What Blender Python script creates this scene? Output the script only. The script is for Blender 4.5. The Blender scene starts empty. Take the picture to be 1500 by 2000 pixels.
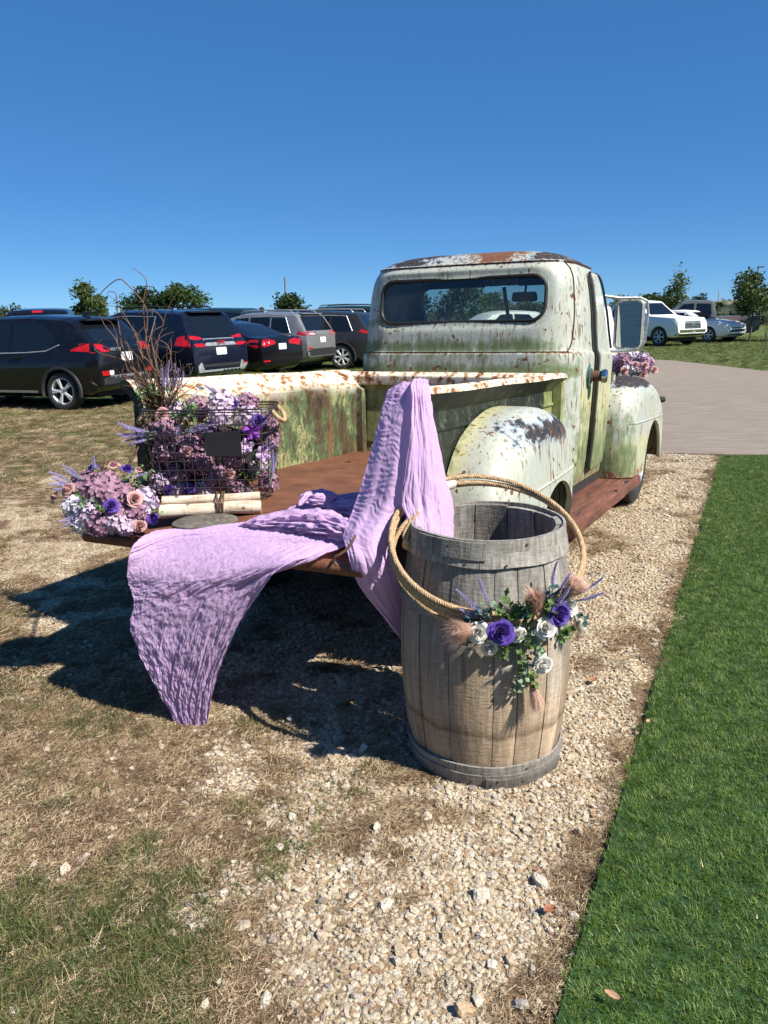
import bpy, bmesh, math, random
import numpy as np
from mathutils import Vector, Matrix, Euler, noise, geometry
from mathutils.bvhtree import BVHTree
R = math.radians
S = bpy.context.scene
COL = S.collection
rng = random.Random(11)
nrg = np.random.default_rng(7)

# ------------------------------------------------------------------ camera
cd = bpy.data.cameras.new('camera'); cam = bpy.data.objects.new('camera', cd); COL.objects.link(cam)
cd.sensor_fit = 'HORIZONTAL'; cd.sensor_width = 36.0; cd.lens = 36.0 * 1503.0 / 1500.0
cd.clip_start = 0.05; cd.clip_end = 6000.0
cam.matrix_world = Matrix.Translation((0, 0, 1.56)) @ Matrix.Rotation(R(90 - 14.419), 4, 'X') @ Matrix.Rotation(R(-1.186), 4, 'Z')
S.camera = cam
# ------------------------------------------------------------------ world, sun, exposure
SUN_EL, SUN_AZ = 46.0, 124.0            # azimuth clockwise from +Y
w = bpy.data.worlds.new('World'); S.world = w; w.use_nodes = True
wn = w.node_tree; bg = wn.nodes['Background']
sky = wn.nodes.new('ShaderNodeTexSky'); sky.sky_type = 'NISHITA'; sky.sun_disc = False
sky.sun_elevation = R(SUN_EL); sky.sun_rotation = R(SUN_AZ)
sky.altitude = 0; sky.air_density = 0.5; sky.dust_density = 0.0; sky.ozone_density = 10.0
# the clear deep blue of the day: the sky model tinted a little, over an even blue
def mixn(mode, a, c):
    x = wn.nodes.new('ShaderNodeMix'); x.data_type = 'RGBA'; x.blend_type = mode; x.inputs[0].default_value = 1
    wn.links.new(a, x.inputs[6]); x.inputs[7].default_value = (*c, 1); return x.outputs[2]
wn.links.new(mixn('ADD', mixn('MULTIPLY', sky.outputs[0], (.66, .72, .62)), (.16, 1.0, 2.9)), bg.inputs[0]); bg.inputs[1].default_value = 0.064
sd = bpy.data.lights.new('sun', 'SUN'); sd.energy = 5.0; sd.angle = R(0.53); sd.color = (1.0, 0.935, 0.835)
sun = bpy.data.objects.new('sun', sd); COL.objects.link(sun)
sv = Vector((math.sin(R(SUN_AZ)) * math.cos(R(SUN_EL)), math.cos(R(SUN_AZ)) * math.cos(R(SUN_EL)), math.sin(R(SUN_EL))))
sun.rotation_euler = sv.to_track_quat('Z', 'Y').to_euler(); sun.location = sv * 50
S.view_settings.view_transform = 'Standard'; S.view_settings.look = 'None'
S.view_settings.gamma = 1.0; S.view_settings.use_curve_mapping = False; S.view_settings.exposure = 0.78
S.render.engine = 'CYCLES'
S.cycles.max_bounces = 8; S.cycles.transparent_max_bounces = 16; S.cycles.diffuse_bounces = 2
S.cycles.use_denoising = True

# ------------------------------------------------------------------ helpers
def tag(o, label=None, cat=None, group=None, kind=None):
    if label: o['label'] = label
    if cat: o['category'] = cat
    if group: o['group'] = group
    if kind: o['kind'] = kind
    return o

def empty(name, loc=(0, 0, 0), rz=0.0, label=None, cat=None, group=None):
    o = bpy.data.objects.new(name, None); COL.objects.link(o)
    o.location = loc; o.rotation_euler = (0, 0, rz); o.empty_display_size = .1
    return tag(o, label, cat, group)

def link(me, name, m=None, parent=None):
    if m is not None and not len(me.materials):
        for x in (m if isinstance(m, (list, tuple)) else [m]): me.materials.append(x)
    o = bpy.data.objects.new(name, me); COL.objects.link(o)
    if parent: o.parent = parent
    return o

def mesh(name, V, F, smooth=True, angle=None):
    me = bpy.data.meshes.new(name)
    if isinstance(F, np.ndarray):
        V = np.asarray(V, dtype=np.float32); n, k = F.shape
        me.vertices.add(len(V)); me.vertices.foreach_set('co', V.ravel())
        me.loops.add(n * k); me.loops.foreach_set('vertex_index', F.astype(np.int32).ravel())
        me.polygons.add(n); me.polygons.foreach_set('loop_start', np.arange(0, n * k, k, dtype=np.int32))
        me.update(calc_edges=True)
    else:
        me.from_pydata([tuple(v) for v in V], [], [tuple(f) for f in F])
    me.validate()
    if smooth:
        me.polygons.foreach_set('use_smooth', [True] * len(me.polygons))
        if angle: me.set_sharp_from_angle(angle=R(angle))
    me.update()
    return me

class MB:
    """collects simple shapes into one mesh"""
    def __init__(s): s.v = []; s.f = []; s.mi = []
    def add(s, V, F, mi=0, M=None):
        b = len(s.v)
        s.v += [tuple(M @ Vector(v)) for v in V] if M else [tuple(v) for v in V]
        s.f += [tuple(i + b for i in f) for f in F]; s.mi += [mi] * len(F); return s
    def box(s, c, d, rot=None, mi=0, taper=1.0):
        x, y, z = d[0] / 2, d[1] / 2, d[2] / 2; t = taper
        V = [(-x, -y, -z), (x, -y, -z), (x, y, -z), (-x, y, -z), (-x*t, -y*t, z), (x*t, -y*t, z), (x*t, y*t, z), (-x*t, y*t, z)]
        F = [(0, 3, 2, 1), (4, 5, 6, 7), (0, 1, 5, 4), (1, 2, 6, 5), (2, 3, 7, 6), (3, 0, 4, 7)]
        M = Matrix.Translation(c) @ (rot.to_matrix().to_4x4() if rot is not None else Matrix.Identity(4))
        return s.add(V, F, mi, M)
    def tube(s, P, r, n=8, closed=False, cap=True, mi=0):
        P = [Vector(p) for p in P]; m = len(P)
        rr = r if isinstance(r, (list, tuple)) else [r] * m
        T = []
        for i in range(m):
            a = P[(i - 1) % m] if (closed or i > 0) else P[i]; b = P[(i + 1) % m] if (closed or i < m - 1) else P[i]
            t = (b - a); T.append(t.normalized() if t.length > 1e-9 else Vector((0, 0, 1)))
        u = T[0].orthogonal().normalized(); V = []
        for i in range(m):
            u = (u - T[i] * u.dot(T[i])); u = u.normalized() if u.length > 1e-6 else T[i].orthogonal().normalized()
            w_ = T[i].cross(u)
            for k in range(n):
                a = 2 * math.pi * k / n
                V.append(P[i] + (u * math.cos(a) + w_ * math.sin(a)) * rr[i])
        F = []
        for i in range(m if closed else m - 1):
            j = (i + 1) % m
            for k in range(n):
                l = (k + 1) % n; F.append((i*n+k, i*n+l, j*n+l, j*n+k))
        if cap and not closed:
            F.append(tuple(range(n - 1, -1, -1))); F.append(tuple((m - 1) * n + k for k in range(n)))
        return s.add(V, F, mi)
    def lathe(s, prof, n=24, M=None, mi=0, closed=False, cap=True):
        V = []; F = []; m = len(prof)
        for (r, z) in prof:
            for k in range(n):
                a = 2 * math.pi * k / n; V.append((r * math.cos(a), r * math.sin(a), z))
        for i in range(m if closed else m - 1):
            j = (i + 1) % m
            for k in range(n):
                l = (k + 1) % n; F.append((i*n+k, i*n+l, j*n+l, j*n+k))
        if not closed and cap:
            if prof[0][0] > 1e-5: F.append(tuple(range(n - 1, -1, -1)))
            if prof[-1][0] > 1e-5: F.append(tuple((m-1)*n+k for k in range(n)))
        return s.add(V, F, mi, M)
    def prism(s, poly, h0, h1, M=None, mi=0):
        n = len(poly); V = [(p[0], p[1], h0) for p in poly] + [(p[0], p[1], h1) for p in poly]
        F = [tuple(range(n - 1, -1, -1)), tuple(range(n, 2 * n))] + [(i, (i+1) % n, n+(i+1) % n, n+i) for i in range(n)]
        return s.add(V, F, mi, M)
    def mesh(s, name, smooth=True, angle=35):
        me = mesh(name, s.v, s.f, smooth, angle)
        if any(s.mi): me.polygons.foreach_set('material_index', s.mi)
        return me
    def obj(s, name, m, parent=None, smooth=True, angle=35):
        return link(s.mesh(name, smooth, angle), name, m, parent)

def frame(o, x=None, z=None):
    """matrix from an origin with local Z along z"""
    q = Vector(z).to_track_quat('Z', 'Y'); return Matrix.Translation(o) @ q.to_matrix().to_4x4()

def cr(P, t):
    """Catmull-Rom through the points P, t in 0..1"""
    P = np.asarray(P, float); n = len(P) - 1; x = min(max(t, 0), 1) * n; i = min(int(x), n - 1); u = x - i
    a, b = P[max(i-1, 0)], P[i]; c, d = P[i+1], P[min(i+2, n)]
    return .5 * ((2*b) + (-a + c)*u + (2*a - 5*b + 4*c - d)*u*u + (-a + 3*b - 3*c + d)*u**3)

def spl(P, n): return [Vector(cr(P, i / (n - 1))) for i in range(n)]

def pchip(x, X, Y):
    X = np.asarray(X, float); Y = np.asarray(Y, float); h = np.diff(X); d = np.diff(Y) / h; m = np.zeros(len(X)); m[0], m[-1] = d[0], d[-1]
    for i in range(1, len(X) - 1):
        if d[i-1]*d[i] > 0: w1, w2 = 2*h[i]+h[i-1], h[i]+2*h[i-1]; m[i] = (w1+w2)/(w1/d[i-1]+w2/d[i])
    i = min(max(int(np.searchsorted(X, x)) - 1, 0), len(X) - 2); t = (x - X[i]) / h[i]
    return float((2*t**3-3*t*t+1)*Y[i] + (t**3-2*t*t+t)*h[i]*m[i] + (3*t*t-2*t**3)*Y[i+1] + (t**3-t*t)*h[i]*m[i+1])
def lin(x, X, Y): return float(np.interp(x, X, Y))
def sstep(a, b, x):
    t = np.clip((x - a) / (b - a), 0, 1); return t * t * (3 - 2 * t)

def copy_tree(o, parent=None):
    c = o.copy(); COL.objects.link(c); c.parent = parent
    for ch in o.children: copy_tree(ch, c)
    return c

DG = None
def boolean(me, cutter, op='DIFFERENCE'):
    a = bpy.data.objects.new('a', me); b = bpy.data.objects.new('b', cutter)
    COL.objects.link(a); COL.objects.link(b)
    md = a.modifiers.new('b', 'BOOLEAN'); md.operation = op; md.object = b; md.solver = 'EXACT'; md.use_hole_tolerant = True
    dg = bpy.context.evaluated_depsgraph_get(); dg.update()
    r = bpy.data.meshes.new_from_object(a.evaluated_get(dg)); r.name = me.name
    bpy.data.objects.remove(a); bpy.data.objects.remove(b)
    return r

def smooth_me(me, angle=30):
    me.polygons.foreach_set('use_smooth', [True] * len(me.polygons)); me.set_sharp_from_angle(angle=R(angle)); me.update(); return me

def bvh_of(me): return BVHTree.FromPolygons([v.co.copy() for v in me.vertices], [tuple(p.vertices) for p in me.polygons])

def rrect(cx, cy, w, h, r, n=6):
    P = []
    for (sx, sy, a0) in ((1, 1, 0), (-1, 1, 90), (-1, -1, 180), (1, -1, 270)):
        for i in range(n + 1):
            a = R(a0 + 90 * i / n); P.append((cx + sx * (w/2 - r) + r * math.cos(a), cy + sy * (h/2 - r) + r * math.sin(a)))
    return P

def patch(bvh, poly, axis, side, off=.004, thick=.012, step=.06, far=9.0):
    """a thin panel with the outline poly laid on the surface under it. axis 'x': poly is (y,z) seen along x; 'y': (x,z); 'z': (x,y)"""
    P = [Vector(p) for p in poly]; n = len(P); pts = []
    for i in range(n):
        a, b = P[i], P[(i+1) % n]; k = max(1, int((b - a).length / step))
        for j in range(k): pts.append(a.lerp(b, j / k))
    nb = len(pts); edges = [(i, (i + 1) % nb) for i in range(nb)]
    xs = [p.x for p in P]; ys = [p.y for p in P]; x = min(xs) + step / 2
    while x < max(xs):
        y = min(ys) + step / 2
        while y < max(ys):
            q = Vector((x, y)); ins = False
            for i in range(nb):
                a, b = pts[i], pts[(i+1) % nb]
                if (a.y > y) != (b.y > y) and x < (b.x-a.x)*(y-a.y)/(b.y-a.y)+a.x: ins = not ins
            if ins and min((q - pts[i]).length for i in range(nb)) > step * .4: pts.append(q)
            y += step
        x += step
    vs, es, fs, _, _, _ = geometry.delaunay_2d_cdt(pts, edges, [], 1, 1e-5)
    V = []; last = None
    for p in vs:
        if axis == 'x': o = Vector((side*far, p.x, p.y)); d = Vector((-side, 0, 0))
        elif axis == 'y': o = Vector((p.x, side*far, p.y)); d = Vector((0, -side, 0))
        else: o = Vector((p.x, p.y, side*far)); d = Vector((0, 0, -side))
        h, nn, _, _ = bvh.ray_cast(o, d)
        if h is None:
            h, nn, _, _ = bvh.find_nearest(o + d * (far - .8))
        V.append(h + (-d) * off)
    m = len(V); D = Vector({'x': (side, 0, 0), 'y': (0, side, 0), 'z': (0, 0, side)}[axis])
    V2 = [v - D * thick for v in V]; F = []
    cnt = {}
    for f in fs:
        a, b, c = (V[i] for i in f[:3]); fl = (b - a).cross(c - a).dot(D) < 0
        f = tuple(reversed(f)) if fl else tuple(f)
        F.append(f); F.append(tuple(i + m for i in reversed(f)))
        for i in range(len(f)):
            e = (f[i], f[(i+1) % len(f)]); cnt[e] = 1
    for (a, b) in list(cnt):
        if (b, a) not in cnt: F.append((b, a, a + m, b + m))
    return V + V2, F

# ------------------------------------------------------------------ materials
class NT:
    def __init__(s, name):
        s.m = bpy.data.materials.new(name); s.m.use_nodes = True; s.t = s.m.node_tree
        s.b = s.t.nodes['Principled BSDF']; s.out = s.t.nodes['Material Output']
    def n(s, typ, **k):
        x = s.t.nodes.new('ShaderNode' + typ)
        for a, v in k.items():
            if hasattr(x, a): setattr(x, a, v)
            else: s.set(x, a.replace('_', ' '), v)
        return x
    def set(s, x, a, v):
        i = x.inputs[a] if not a.isdigit() else x.inputs[int(a)]
        if hasattr(v, 'bl_idname') and hasattr(v, 'outputs'): v = v.outputs[0]
        if isinstance(v, bpy.types.NodeSocket): s.t.links.new(v, i)
        else:
            if isinstance(v, (tuple, list)) and len(v) == 3 and i.type == 'RGBA': v = (*v, 1)
            i.default_value = v
    def coord(s, scale=(1, 1, 1), kind='Object', rot=(0, 0, 0)):
        c = s.n('TexCoord'); mp = s.n('Mapping', Scale=scale, Rotation=rot); s.t.links.new(c.outputs[kind], mp.inputs[0]); return mp
    def noise(s, co, scale, detail=4, rough=.55, dist=0, out='Fac'):
        x = s.n('TexNoise', Vector=co, Scale=scale, Detail=detail, Roughness=rough, Distortion=dist); return x.outputs['Fac' if out == 'Fac' else 'Color']
    def vor(s, co, scale, feature='F1', out=0):
        x = s.n('TexVoronoi', feature=feature, Vector=co, Scale=scale); return x.outputs[out]
    def ramp(s, f, stops, interp='LINEAR'):
        x = s.n('ValToRGB'); x.color_ramp.interpolation = interp; e = x.color_ramp.elements
        while len(e) < len(stops): e.new(.5)
        for i, (p, c) in enumerate(stops):
            e[i].position = p; e[i].color = (*c, 1) if isinstance(c, (tuple, list)) else (c, c, c, 1)
        s.set(x, 'Fac', f); return x.outputs[0]
    def math(s, op, a, b=0.0, c=None, clamp=False):
        x = s.n('Math', operation=op); x.use_clamp = clamp; s.set(x, '0', a); s.set(x, '1', b)
        if c is not None: s.set(x, '2', c)
        return x.outputs[0]
    def mix(s, f, a, b, mode='MIX'):
        x = s.n('Mix'); x.data_type = 'RGBA'; x.blend_type = mode
        s.set(x, '0', f); s.set(x, '6', a); s.set(x, '7', b); return x.outputs[2]
    def attr(s, name): 
        x = s.n('Attribute'); x.attribute_name = name; return x.outputs['Fac']
    def attrc(s, name):
        x = s.n('Attribute'); x.attribute_name = name; return x.outputs['Color']
    def bump(s, h, strength=.5, dist=.01, normal=None):
        x = s.n('Bump', Strength=strength, Distance=dist, Height=h)
        if normal is not None: s.set(x, 'Normal', normal)
        return x.outputs[0]
    def fin(s, color=None, rough=.6, metal=None, normal=None, spec=None, **k):
        if color is not None: s.set(s.b, 'Base Color', color)
        s.set(s.b, 'Roughness', rough)
        if metal is not None: s.set(s.b, 'Metallic', metal)
        if normal is not None: s.set(s.b, 'Normal', normal)
        if spec is not None: s.set(s.b, 'Specular IOR Level', spec)
        for a, v in k.items(): s.set(s.b, a.replace('_', ' '), v)
        return s.m

def simple(name, color, rough=.6, metal=0, var=.18, scale=14, bump=0, spec=.5, **k):
    t = NT(name); co = t.coord(); n = t.noise(co, scale, 5, .6)
    f = t.ramp(n, [(.3, 1 - var), (.7, 1 + var)])
    c = t.mix(1.0, (*color, 1), f, 'MULTIPLY')
    r = t.math('MULTIPLY_ADD', n, .2, rough - .1, clamp=True)
    nn = t.bump(n, .4, bump) if bump else None
    return t.fin(c, r, metal, nn, spec, **k)
# ------------------------------------------------------------------ ground masks (numpy)
def vnoise(x, y, seed=0):
    x = np.asarray(x, float); y = np.asarray(y, float)
    xi = np.floor(x).astype(np.int64); yi = np.floor(y).astype(np.int64); fx = x - xi; fy = y - yi
    fx = fx*fx*(3-2*fx); fy = fy*fy*(3-2*fy)
    def h(i, j):
        n = (i * 374761393 + j * 668265263 + seed * 974634777) & 0x7fffffff
        n = ((n ^ (n >> 13)) * 1274126177) & 0x7fffffff
        return ((n ^ (n >> 16)) & 0xffff) / 65535.0
    return (h(xi, yi)*(1-fx) + h(xi+1, yi)*fx)*(1-fy) + (h(xi, yi+1)*(1-fx) + h(xi+1, yi+1)*fx)*fy
def fbm(x, y, sc, o=4, seed=0):
    x = np.asarray(x, float) * sc; y = np.asarray(y, float) * sc; a = .5; s = 0; t = 0
    for k in range(o):
        s = s + a * vnoise(x + 17.3*k, y - 9.1*k, seed + k); t += a; a *= .55; x = x*2.03; y = y*2.03
    return s / t
def turf_e(x, y): return x - (0.38 + (y - 1.41) * .484)
CONC = [(2.2, 8.62), (3.3, 8.36), (4.12, 8.14), (9, 6.9), (16, 5.0), (20, 9), (14.0, 16.5), (10.6, 18.2), (9.45, 19.4), (9.25, 21.5), (8.9, 24.0), (8.1, 25.1), (6.2, 25.4), (3.8, 22), (2.4, 15)]
def inpoly(x, y, P):
    ins = np.zeros(np.shape(x), bool)
    for i in range(len(P)):
        a, b = P[i], P[(i+1) % len(P)]
        c = (a[1] > y) != (b[1] > y)
        with np.errstate(divide='ignore', invalid='ignore'):
            ins ^= c & (x < (b[0]-a[0])*(y-a[1])/((b[1]-a[1]) or 1e-9)+a[0])
    return ins
def m_gravel(x, y):
    e = turf_e(x, y); wd = np.interp(y, [1.2, 1.45, 1.9, 2.5, 3.2, 5, 8.6], [.62, .78, 1.25, 1.8, 2.2, 2.3, 1.8])
    n = fbm(x, y, 2.6, 4, 3); n2 = fbm(x, y, 7.5, 3, 9)
    g = sstep(-wd*1.25, -wd*.7, e + (n - .5) * 1.3) * (1 - .8*sstep(-.15, -.03, e + (n2 - .5) * .30)) * (1 - sstep(8.5, 8.9, y))
    g = g * (1 - .85 * sstep(.52, .64, n2 * .5 + n * .5 + .09 * sstep(.8, 0, np.abs(e + 1.15)) - .07 * sstep(2.0, 1.75, y)))
    patch_ = sstep(.53, .64, fbm(x, y, 2.1, 4, 21)) * .8 * sstep(1.75, 2.0, y + .4*x + .5)
    return np.clip(np.maximum(g, patch_ * (e < -.1) * (y < 9)), 0, 1)
def m_green(x, y):
    n = fbm(x, y, 1.1, 4, 33); n2 = fbm(x, y, 4, 3, 35)
    corner = sstep(2.0, 1.62, y + .35*(n2 - .5)) * sstep(-.22, -.45, x + .25 * (n - .5) + .14)
    far = np.maximum(sstep(4.5, 7.5, y) * .5, sstep(-1.0, -1.8, x)*.45) * sstep(.34, .60, n)
    tuft = sstep(.55, .68, n2) * .8 * (turf_e(x, y) < -.9)
    return np.clip(np.maximum(np.maximum(corner, far), tuft) * (1 - .8*m_gravel(x, y)), 0, 1)
def gz(x, y): return (fbm(x, y, 1.6, 3, 51) - .5) * .03 + (fbm(x, y, 9, 3, 55) - .5) * .014 - .004

gm = NT('ground_soil')
c = gm.coord()
cg = gm.attr('gravel'); cgr = gm.attr('green'); clawn = gm.attr('lawn')
n1 = gm.noise(c, 5, 6, .65); n2 = gm.noise(c, 38, 6, .7); n3 = gm.noise(c, 150, 4, .7)
v1 = gm.vor(c, 62); v1c = gm.n('TexVoronoi', Vector=c, Scale=62.).outputs['Color']; v2 = gm.vor(c, 140)
sep = gm.n('SeparateColor', Color=v1c).outputs[0]
stone = gm.ramp(sep, [(0, (.44, .34, .22)), (.35, (.60, .50, .35)), (.7, (.68, .60, .46)), (1, (.54, .40, .25))])
stone = gm.mix(gm.ramp(v1, [(.35, 0.), (.75, 1.)]), stone, (.30, .215, .125))
straw = gm.ramp(n2, [(.25, (.06, .038, .023)), (.45, (.15, .098, .058)), (.62, (.29, .21, .125)), (.8, (.50, .40, .26))])
straw = gm.mix(gm.ramp(n1, [(.4, 0.), (.65, .6)]), straw, gm.ramp(n3, [(.3, (.06, .036, .024)), (.7, (.26, .185, .115))]))
grn = gm.ramp(n2, [(.3, (.045, .055, .018)), (.55, (.10, .115, .04)), (.75, (.20, .19, .08))])
gf = gm.math('MULTIPLY_ADD', gm.math('SUBTRACT', n2, .5), 1.0, cg, True)
gf = gm.ramp(gf, [(.3, 0.), (.6, 1.)])
col = gm.mix(gm.math('MULTIPLY', cgr, .8), straw, grn)
lawnc = gm.ramp(gm.noise(c, 1.2, 8, .7), [(.3, (.055, .085, .020)), (.55, (.10, .13, .036)), (.75, (.20, .19, .085))])
col = gm.mix(clawn, col, lawnc)
col = gm.mix(gf, col, stone)
bh = gm.math('ADD', gm.math('MULTIPLY', gm.ramp(v1, [(0., 1.), (.7, 0.)]), gf), gm.math('ADD', gm.math('MULTIPLY', n2, .8), gm.math('MULTIPLY', n3, .6)))
M_GROUND = gm.fin(col, .95, None, gm.bump(bh, .9, .012), .15)

def build_ground():
    X = np.concatenate([np.arange(-9, -2.4, .09), np.arange(-2.4, 4.6, .04), np.arange(4.6, 7.01, .12)])
    Y = np.concatenate([np.arange(.3, 4.6, .04), np.arange(4.6, 9.4, .07), np.arange(9.4, 18.1, .2)])
    gx, gy = np.meshgrid(X, Y); nx, ny = len(X), len(Y)
    ed = np.minimum(np.minimum(gx - X[0], X[-1] - gx), np.minimum(gy - Y[0], Y[-1] - gy))
    flat = np.maximum(sstep(-.15, .05, turf_e(gx, gy)) * (gy < 8.6), inpoly(gx, gy, CONC) * 1.0)
    z = gz(gx, gy) * sstep(0, .4, ed) * (1 - flat) - .012 * flat
    V = np.stack([gx, gy, z], -1).reshape(-1, 3)
    i = np.arange(nx * ny).reshape(ny, nx)
    F = np.stack([i[:-1, :-1], i[:-1, 1:], i[1:, 1:], i[1:, :-1]], -1).reshape(-1, 4)
    # ring out to the horizon
    xs = [-4000, X[0], X[-1], 4000]; ys = [-300, Y[0], Y[-1], 5500]
    b = len(V); RV = [(xx, yy, 0) for yy in ys for xx in xs]
    RF = [(b+j*4+k, b+j*4+k+1, b+(j+1)*4+k+1, b+(j+1)*4+k) for j in range(3) for k in range(3) if (j, k) != (1, 1)]
    V = np.concatenate([V, np.array(RV, float)]); F = np.concatenate([F, np.array(RF)])
    me = mesh('ground', V, F)
    x, y = V[:, 0], V[:, 1]
    for nm, a in (('gravel', m_gravel(x, y)), ('green', m_green(x, y)), ('lawn', np.maximum(sstep(9, 16, y), sstep(8.5, 9.5, y) * (x > 2)))):
        a = np.array(a, dtype=np.float32); a[len(V)-16:] = {'gravel': 0, 'green': .5, 'lawn': 1}[nm]
        me.attributes.new(nm, 'FLOAT', 'POINT').data.foreach_set('value', a)
    tag(link(me, 'ground', M_GROUND), kind='structure')
build_ground()

# concrete drive
cm = NT('concrete'); c = cm.coord()
a = cm.noise(c, .9, 6, .6); b = cm.noise(cm.coord((.6, 4, 1), rot=(0, 0, R(14))), 3.2, 9, .78); d = cm.noise(c, 90, 3, .6)
cc = cm.ramp(b, [(.34, (.12, .10, .083)), (.5, (.215, .185, .157)), (.64, (.33, .29, .25))])
cc = cm.mix(cm.ramp(a, [(.4, 0.), (.7, .45)]), cc, (.23, .195, .16))
cc = cm.mix(.35, cc, cm.ramp(d, [(.3, (.13, .10, .082)), (.7, (.36, .30, .24))]))
M_CONC = cm.fin(cc, .9, None, cm.bump(d, .4, .004), .2)
m = MB(); m.prism(CONC, -.15, .012)
tag(m.obj('concrete_driveway', M_CONC, None, False), kind='structure')

# ------------------------------------------------------------------ scatter (countless small stuff)
def scatter(name, protos, P, rot, sc, idx):
    me = bpy.data.meshes.new(name); P = np.asarray(P, np.float32); n = len(P)
    me.vertices.add(n); me.vertices.foreach_set('co', P.ravel())
    me.attributes.new('rot', 'FLOAT_VECTOR', 'POINT').data.foreach_set('vector', np.asarray(rot, np.float32).ravel())
    me.attributes.new('sc', 'FLOAT_VECTOR', 'POINT').data.foreach_set('vector', np.asarray(sc, np.float32).ravel())
    me.attributes.new('idx', 'INT', 'POINT').data.foreach_set('value', np.asarray(idx, np.int32))
    co = bpy.data.collections.new(name + '_kinds')
    for i, p in enumerate(protos):
        o = bpy.data.objects.new('%s_%02d' % (name, i), p); co.objects.link(o)
    ob = link(me, name)
    g = bpy.data.node_groups.new(name, 'GeometryNodeTree')
    g.interface.new_socket('Geometry', in_out='INPUT', socket_type='NodeSocketGeometry')
    g.interface.new_socket('Geometry', in_out='OUTPUT', socket_type='NodeSocketGeometry')
    N = g.nodes; L = g.links
    i = N.new('NodeGroupInput'); o = N.new('NodeGroupOutput'); ci = N.new('GeometryNodeCollectionInfo')
    ci.inputs[0].default_value = co; ci.inputs[1].default_value = True; ci.inputs[2].default_value = True
    ip = N.new('GeometryNodeInstanceOnPoints'); ip.inputs['Pick Instance'].default_value = True
    def na(nm, t):
        x = N.new('GeometryNodeInputNamedAttribute'); x.data_type = t; x.inputs[0].default_value = nm; return x.outputs[0]
    L.new(i.outputs[0], ip.inputs['Points']); L.new(ci.outputs[0], ip.inputs['Instance'])
    L.new(na('idx', 'INT'), ip.inputs['Instance Index'])
    e = N.new('FunctionNodeEulerToRotation'); L.new(na('rot', 'FLOAT_VECTOR'), e.inputs[0]); L.new(e.outputs[0], ip.inputs['Rotation'])
    L.new(na('sc', 'FLOAT_VECTOR'), ip.inputs['Scale']); L.new(ip.outputs[0], o.inputs[0])
    md = ob.modifiers.new('scatter', 'NODES'); md.node_group = g
    return tag(ob, kind='stuff')

def blades(n, spread, hmin, hmax, wid, lean, seed, mat_, flat=0.0, seg=2):
    r = random.Random(seed); V = []; F = []
    for k in range(n):
        a = r.uniform(0, 6.283); d = spread * math.sqrt(r.random()); x, y = d*math.cos(a), d*math.sin(a)
        h = r.uniform(hmin, hmax); az = r.uniform(0, 6.283); ln = lean * r.uniform(.3, 1.2); b = len(V)
        dx, dy = math.cos(az), math.sin(az); px, py = -dy, dx; z0 = r.uniform(0, .006) if flat else -.003
        for i in range(seg + 1):
            t = i / seg; wv = wid * (1 - .85*t) * r.uniform(.8, 1.2)
            if flat: ox = h*t; oz = z0 + h*(flat*t*(1-t)*1.6 + ln*.25*t) ; cx = x+dx*ox+px*h*.25*t*t*(ln-.5); cy = y+dy*ox+py*h*.25*t*t*(ln-.5)
            else: th = ln*t; ox = h*t*math.sin(th); oz = h*t*math.cos(th*.8) + z0; cx, cy = x+dx*ox, y+dy*ox
            V.append((cx-px*wv, cy-py*wv, oz)); V.append((cx+px*wv, cy+py*wv, oz + (wid*.6 if flat else 0)))
        for i in range(seg): F.append((b+2*i, b+2*i+1, b+2*i+3, b+2*i+2))
    me = mesh('blades', V, F); me.materials.append(mat_); return me

def leafmat(name, stops, rough=.5, trans=.25, spec=.35):
    t = NT(name); oi = t.n('ObjectInfo').outputs['Random']; co = t.coord(); nz = t.noise(co, 55, 2)
    f = t.math('MULTIPLY_ADD', nz, .6, t.math('MULTIPLY', oi, .7), True)
    c = t.ramp(t.math('SUBTRACT', f, .12), stops)
    t.fin(c, rough, None, None, spec)
    tr = t.n('BsdfTranslucent', Color=c); mx = t.n('MixShader'); mx.inputs[0].default_value = trans
    t.t.links.new(t.b.outputs[0], mx.inputs[1]); t.t.links.new(tr.outputs[0], mx.inputs[2]); t.t.links.new(mx.outputs[0], t.out.inputs[0])
    return t.m

M_STRAW = leafmat('straw', [(.1, (.065, .040, .025)), (.4, (.18, .115, .066)), (.65, (.37, .265, .155)), (.9, (.66, .54, .36))], .6, .15, .25)
M_WEED = leafmat('weed_grass', [(.1, (.028, .048, .010)), (.45, (.070, .105, .024)), (.7, (.135, .165, .045)), (.92, (.36, .32, .14))], .55, .3)
M_TURF = leafmat('turf_fibre', [(.1, (.025, .054, .006)), (.4, (.064, .130, .014)), (.7, (.120, .205, .028)), (.93, (.27, .35, .11))], .45, .25, .35)
def stone_mat():
    t = NT('limestone'); oi = t.n('ObjectInfo').outputs['Random']; co = t.coord()
    c = t.ramp(oi, [(0., (.50, .39, .25)), (.2, (.68, .59, .45)), (.45, (.63, .54, .40)), (.62, (.74, .68, .57)), (.78, (.52, .37, .22)), (.88, (.55, .50, .43)), (.97, (.40, .23, .12)), (1., (.33, .31, .29))])
    n = t.noise(co, 3.0, 5, .65); c = t.mix(1., c, t.ramp(n, [(.3, .68), (.7, 1.12)]), 'MULTIPLY')
    return t.fin(c, .9, None, t.bump(n, .5, .15), .2)
M_STONE = stone_mat()
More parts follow.
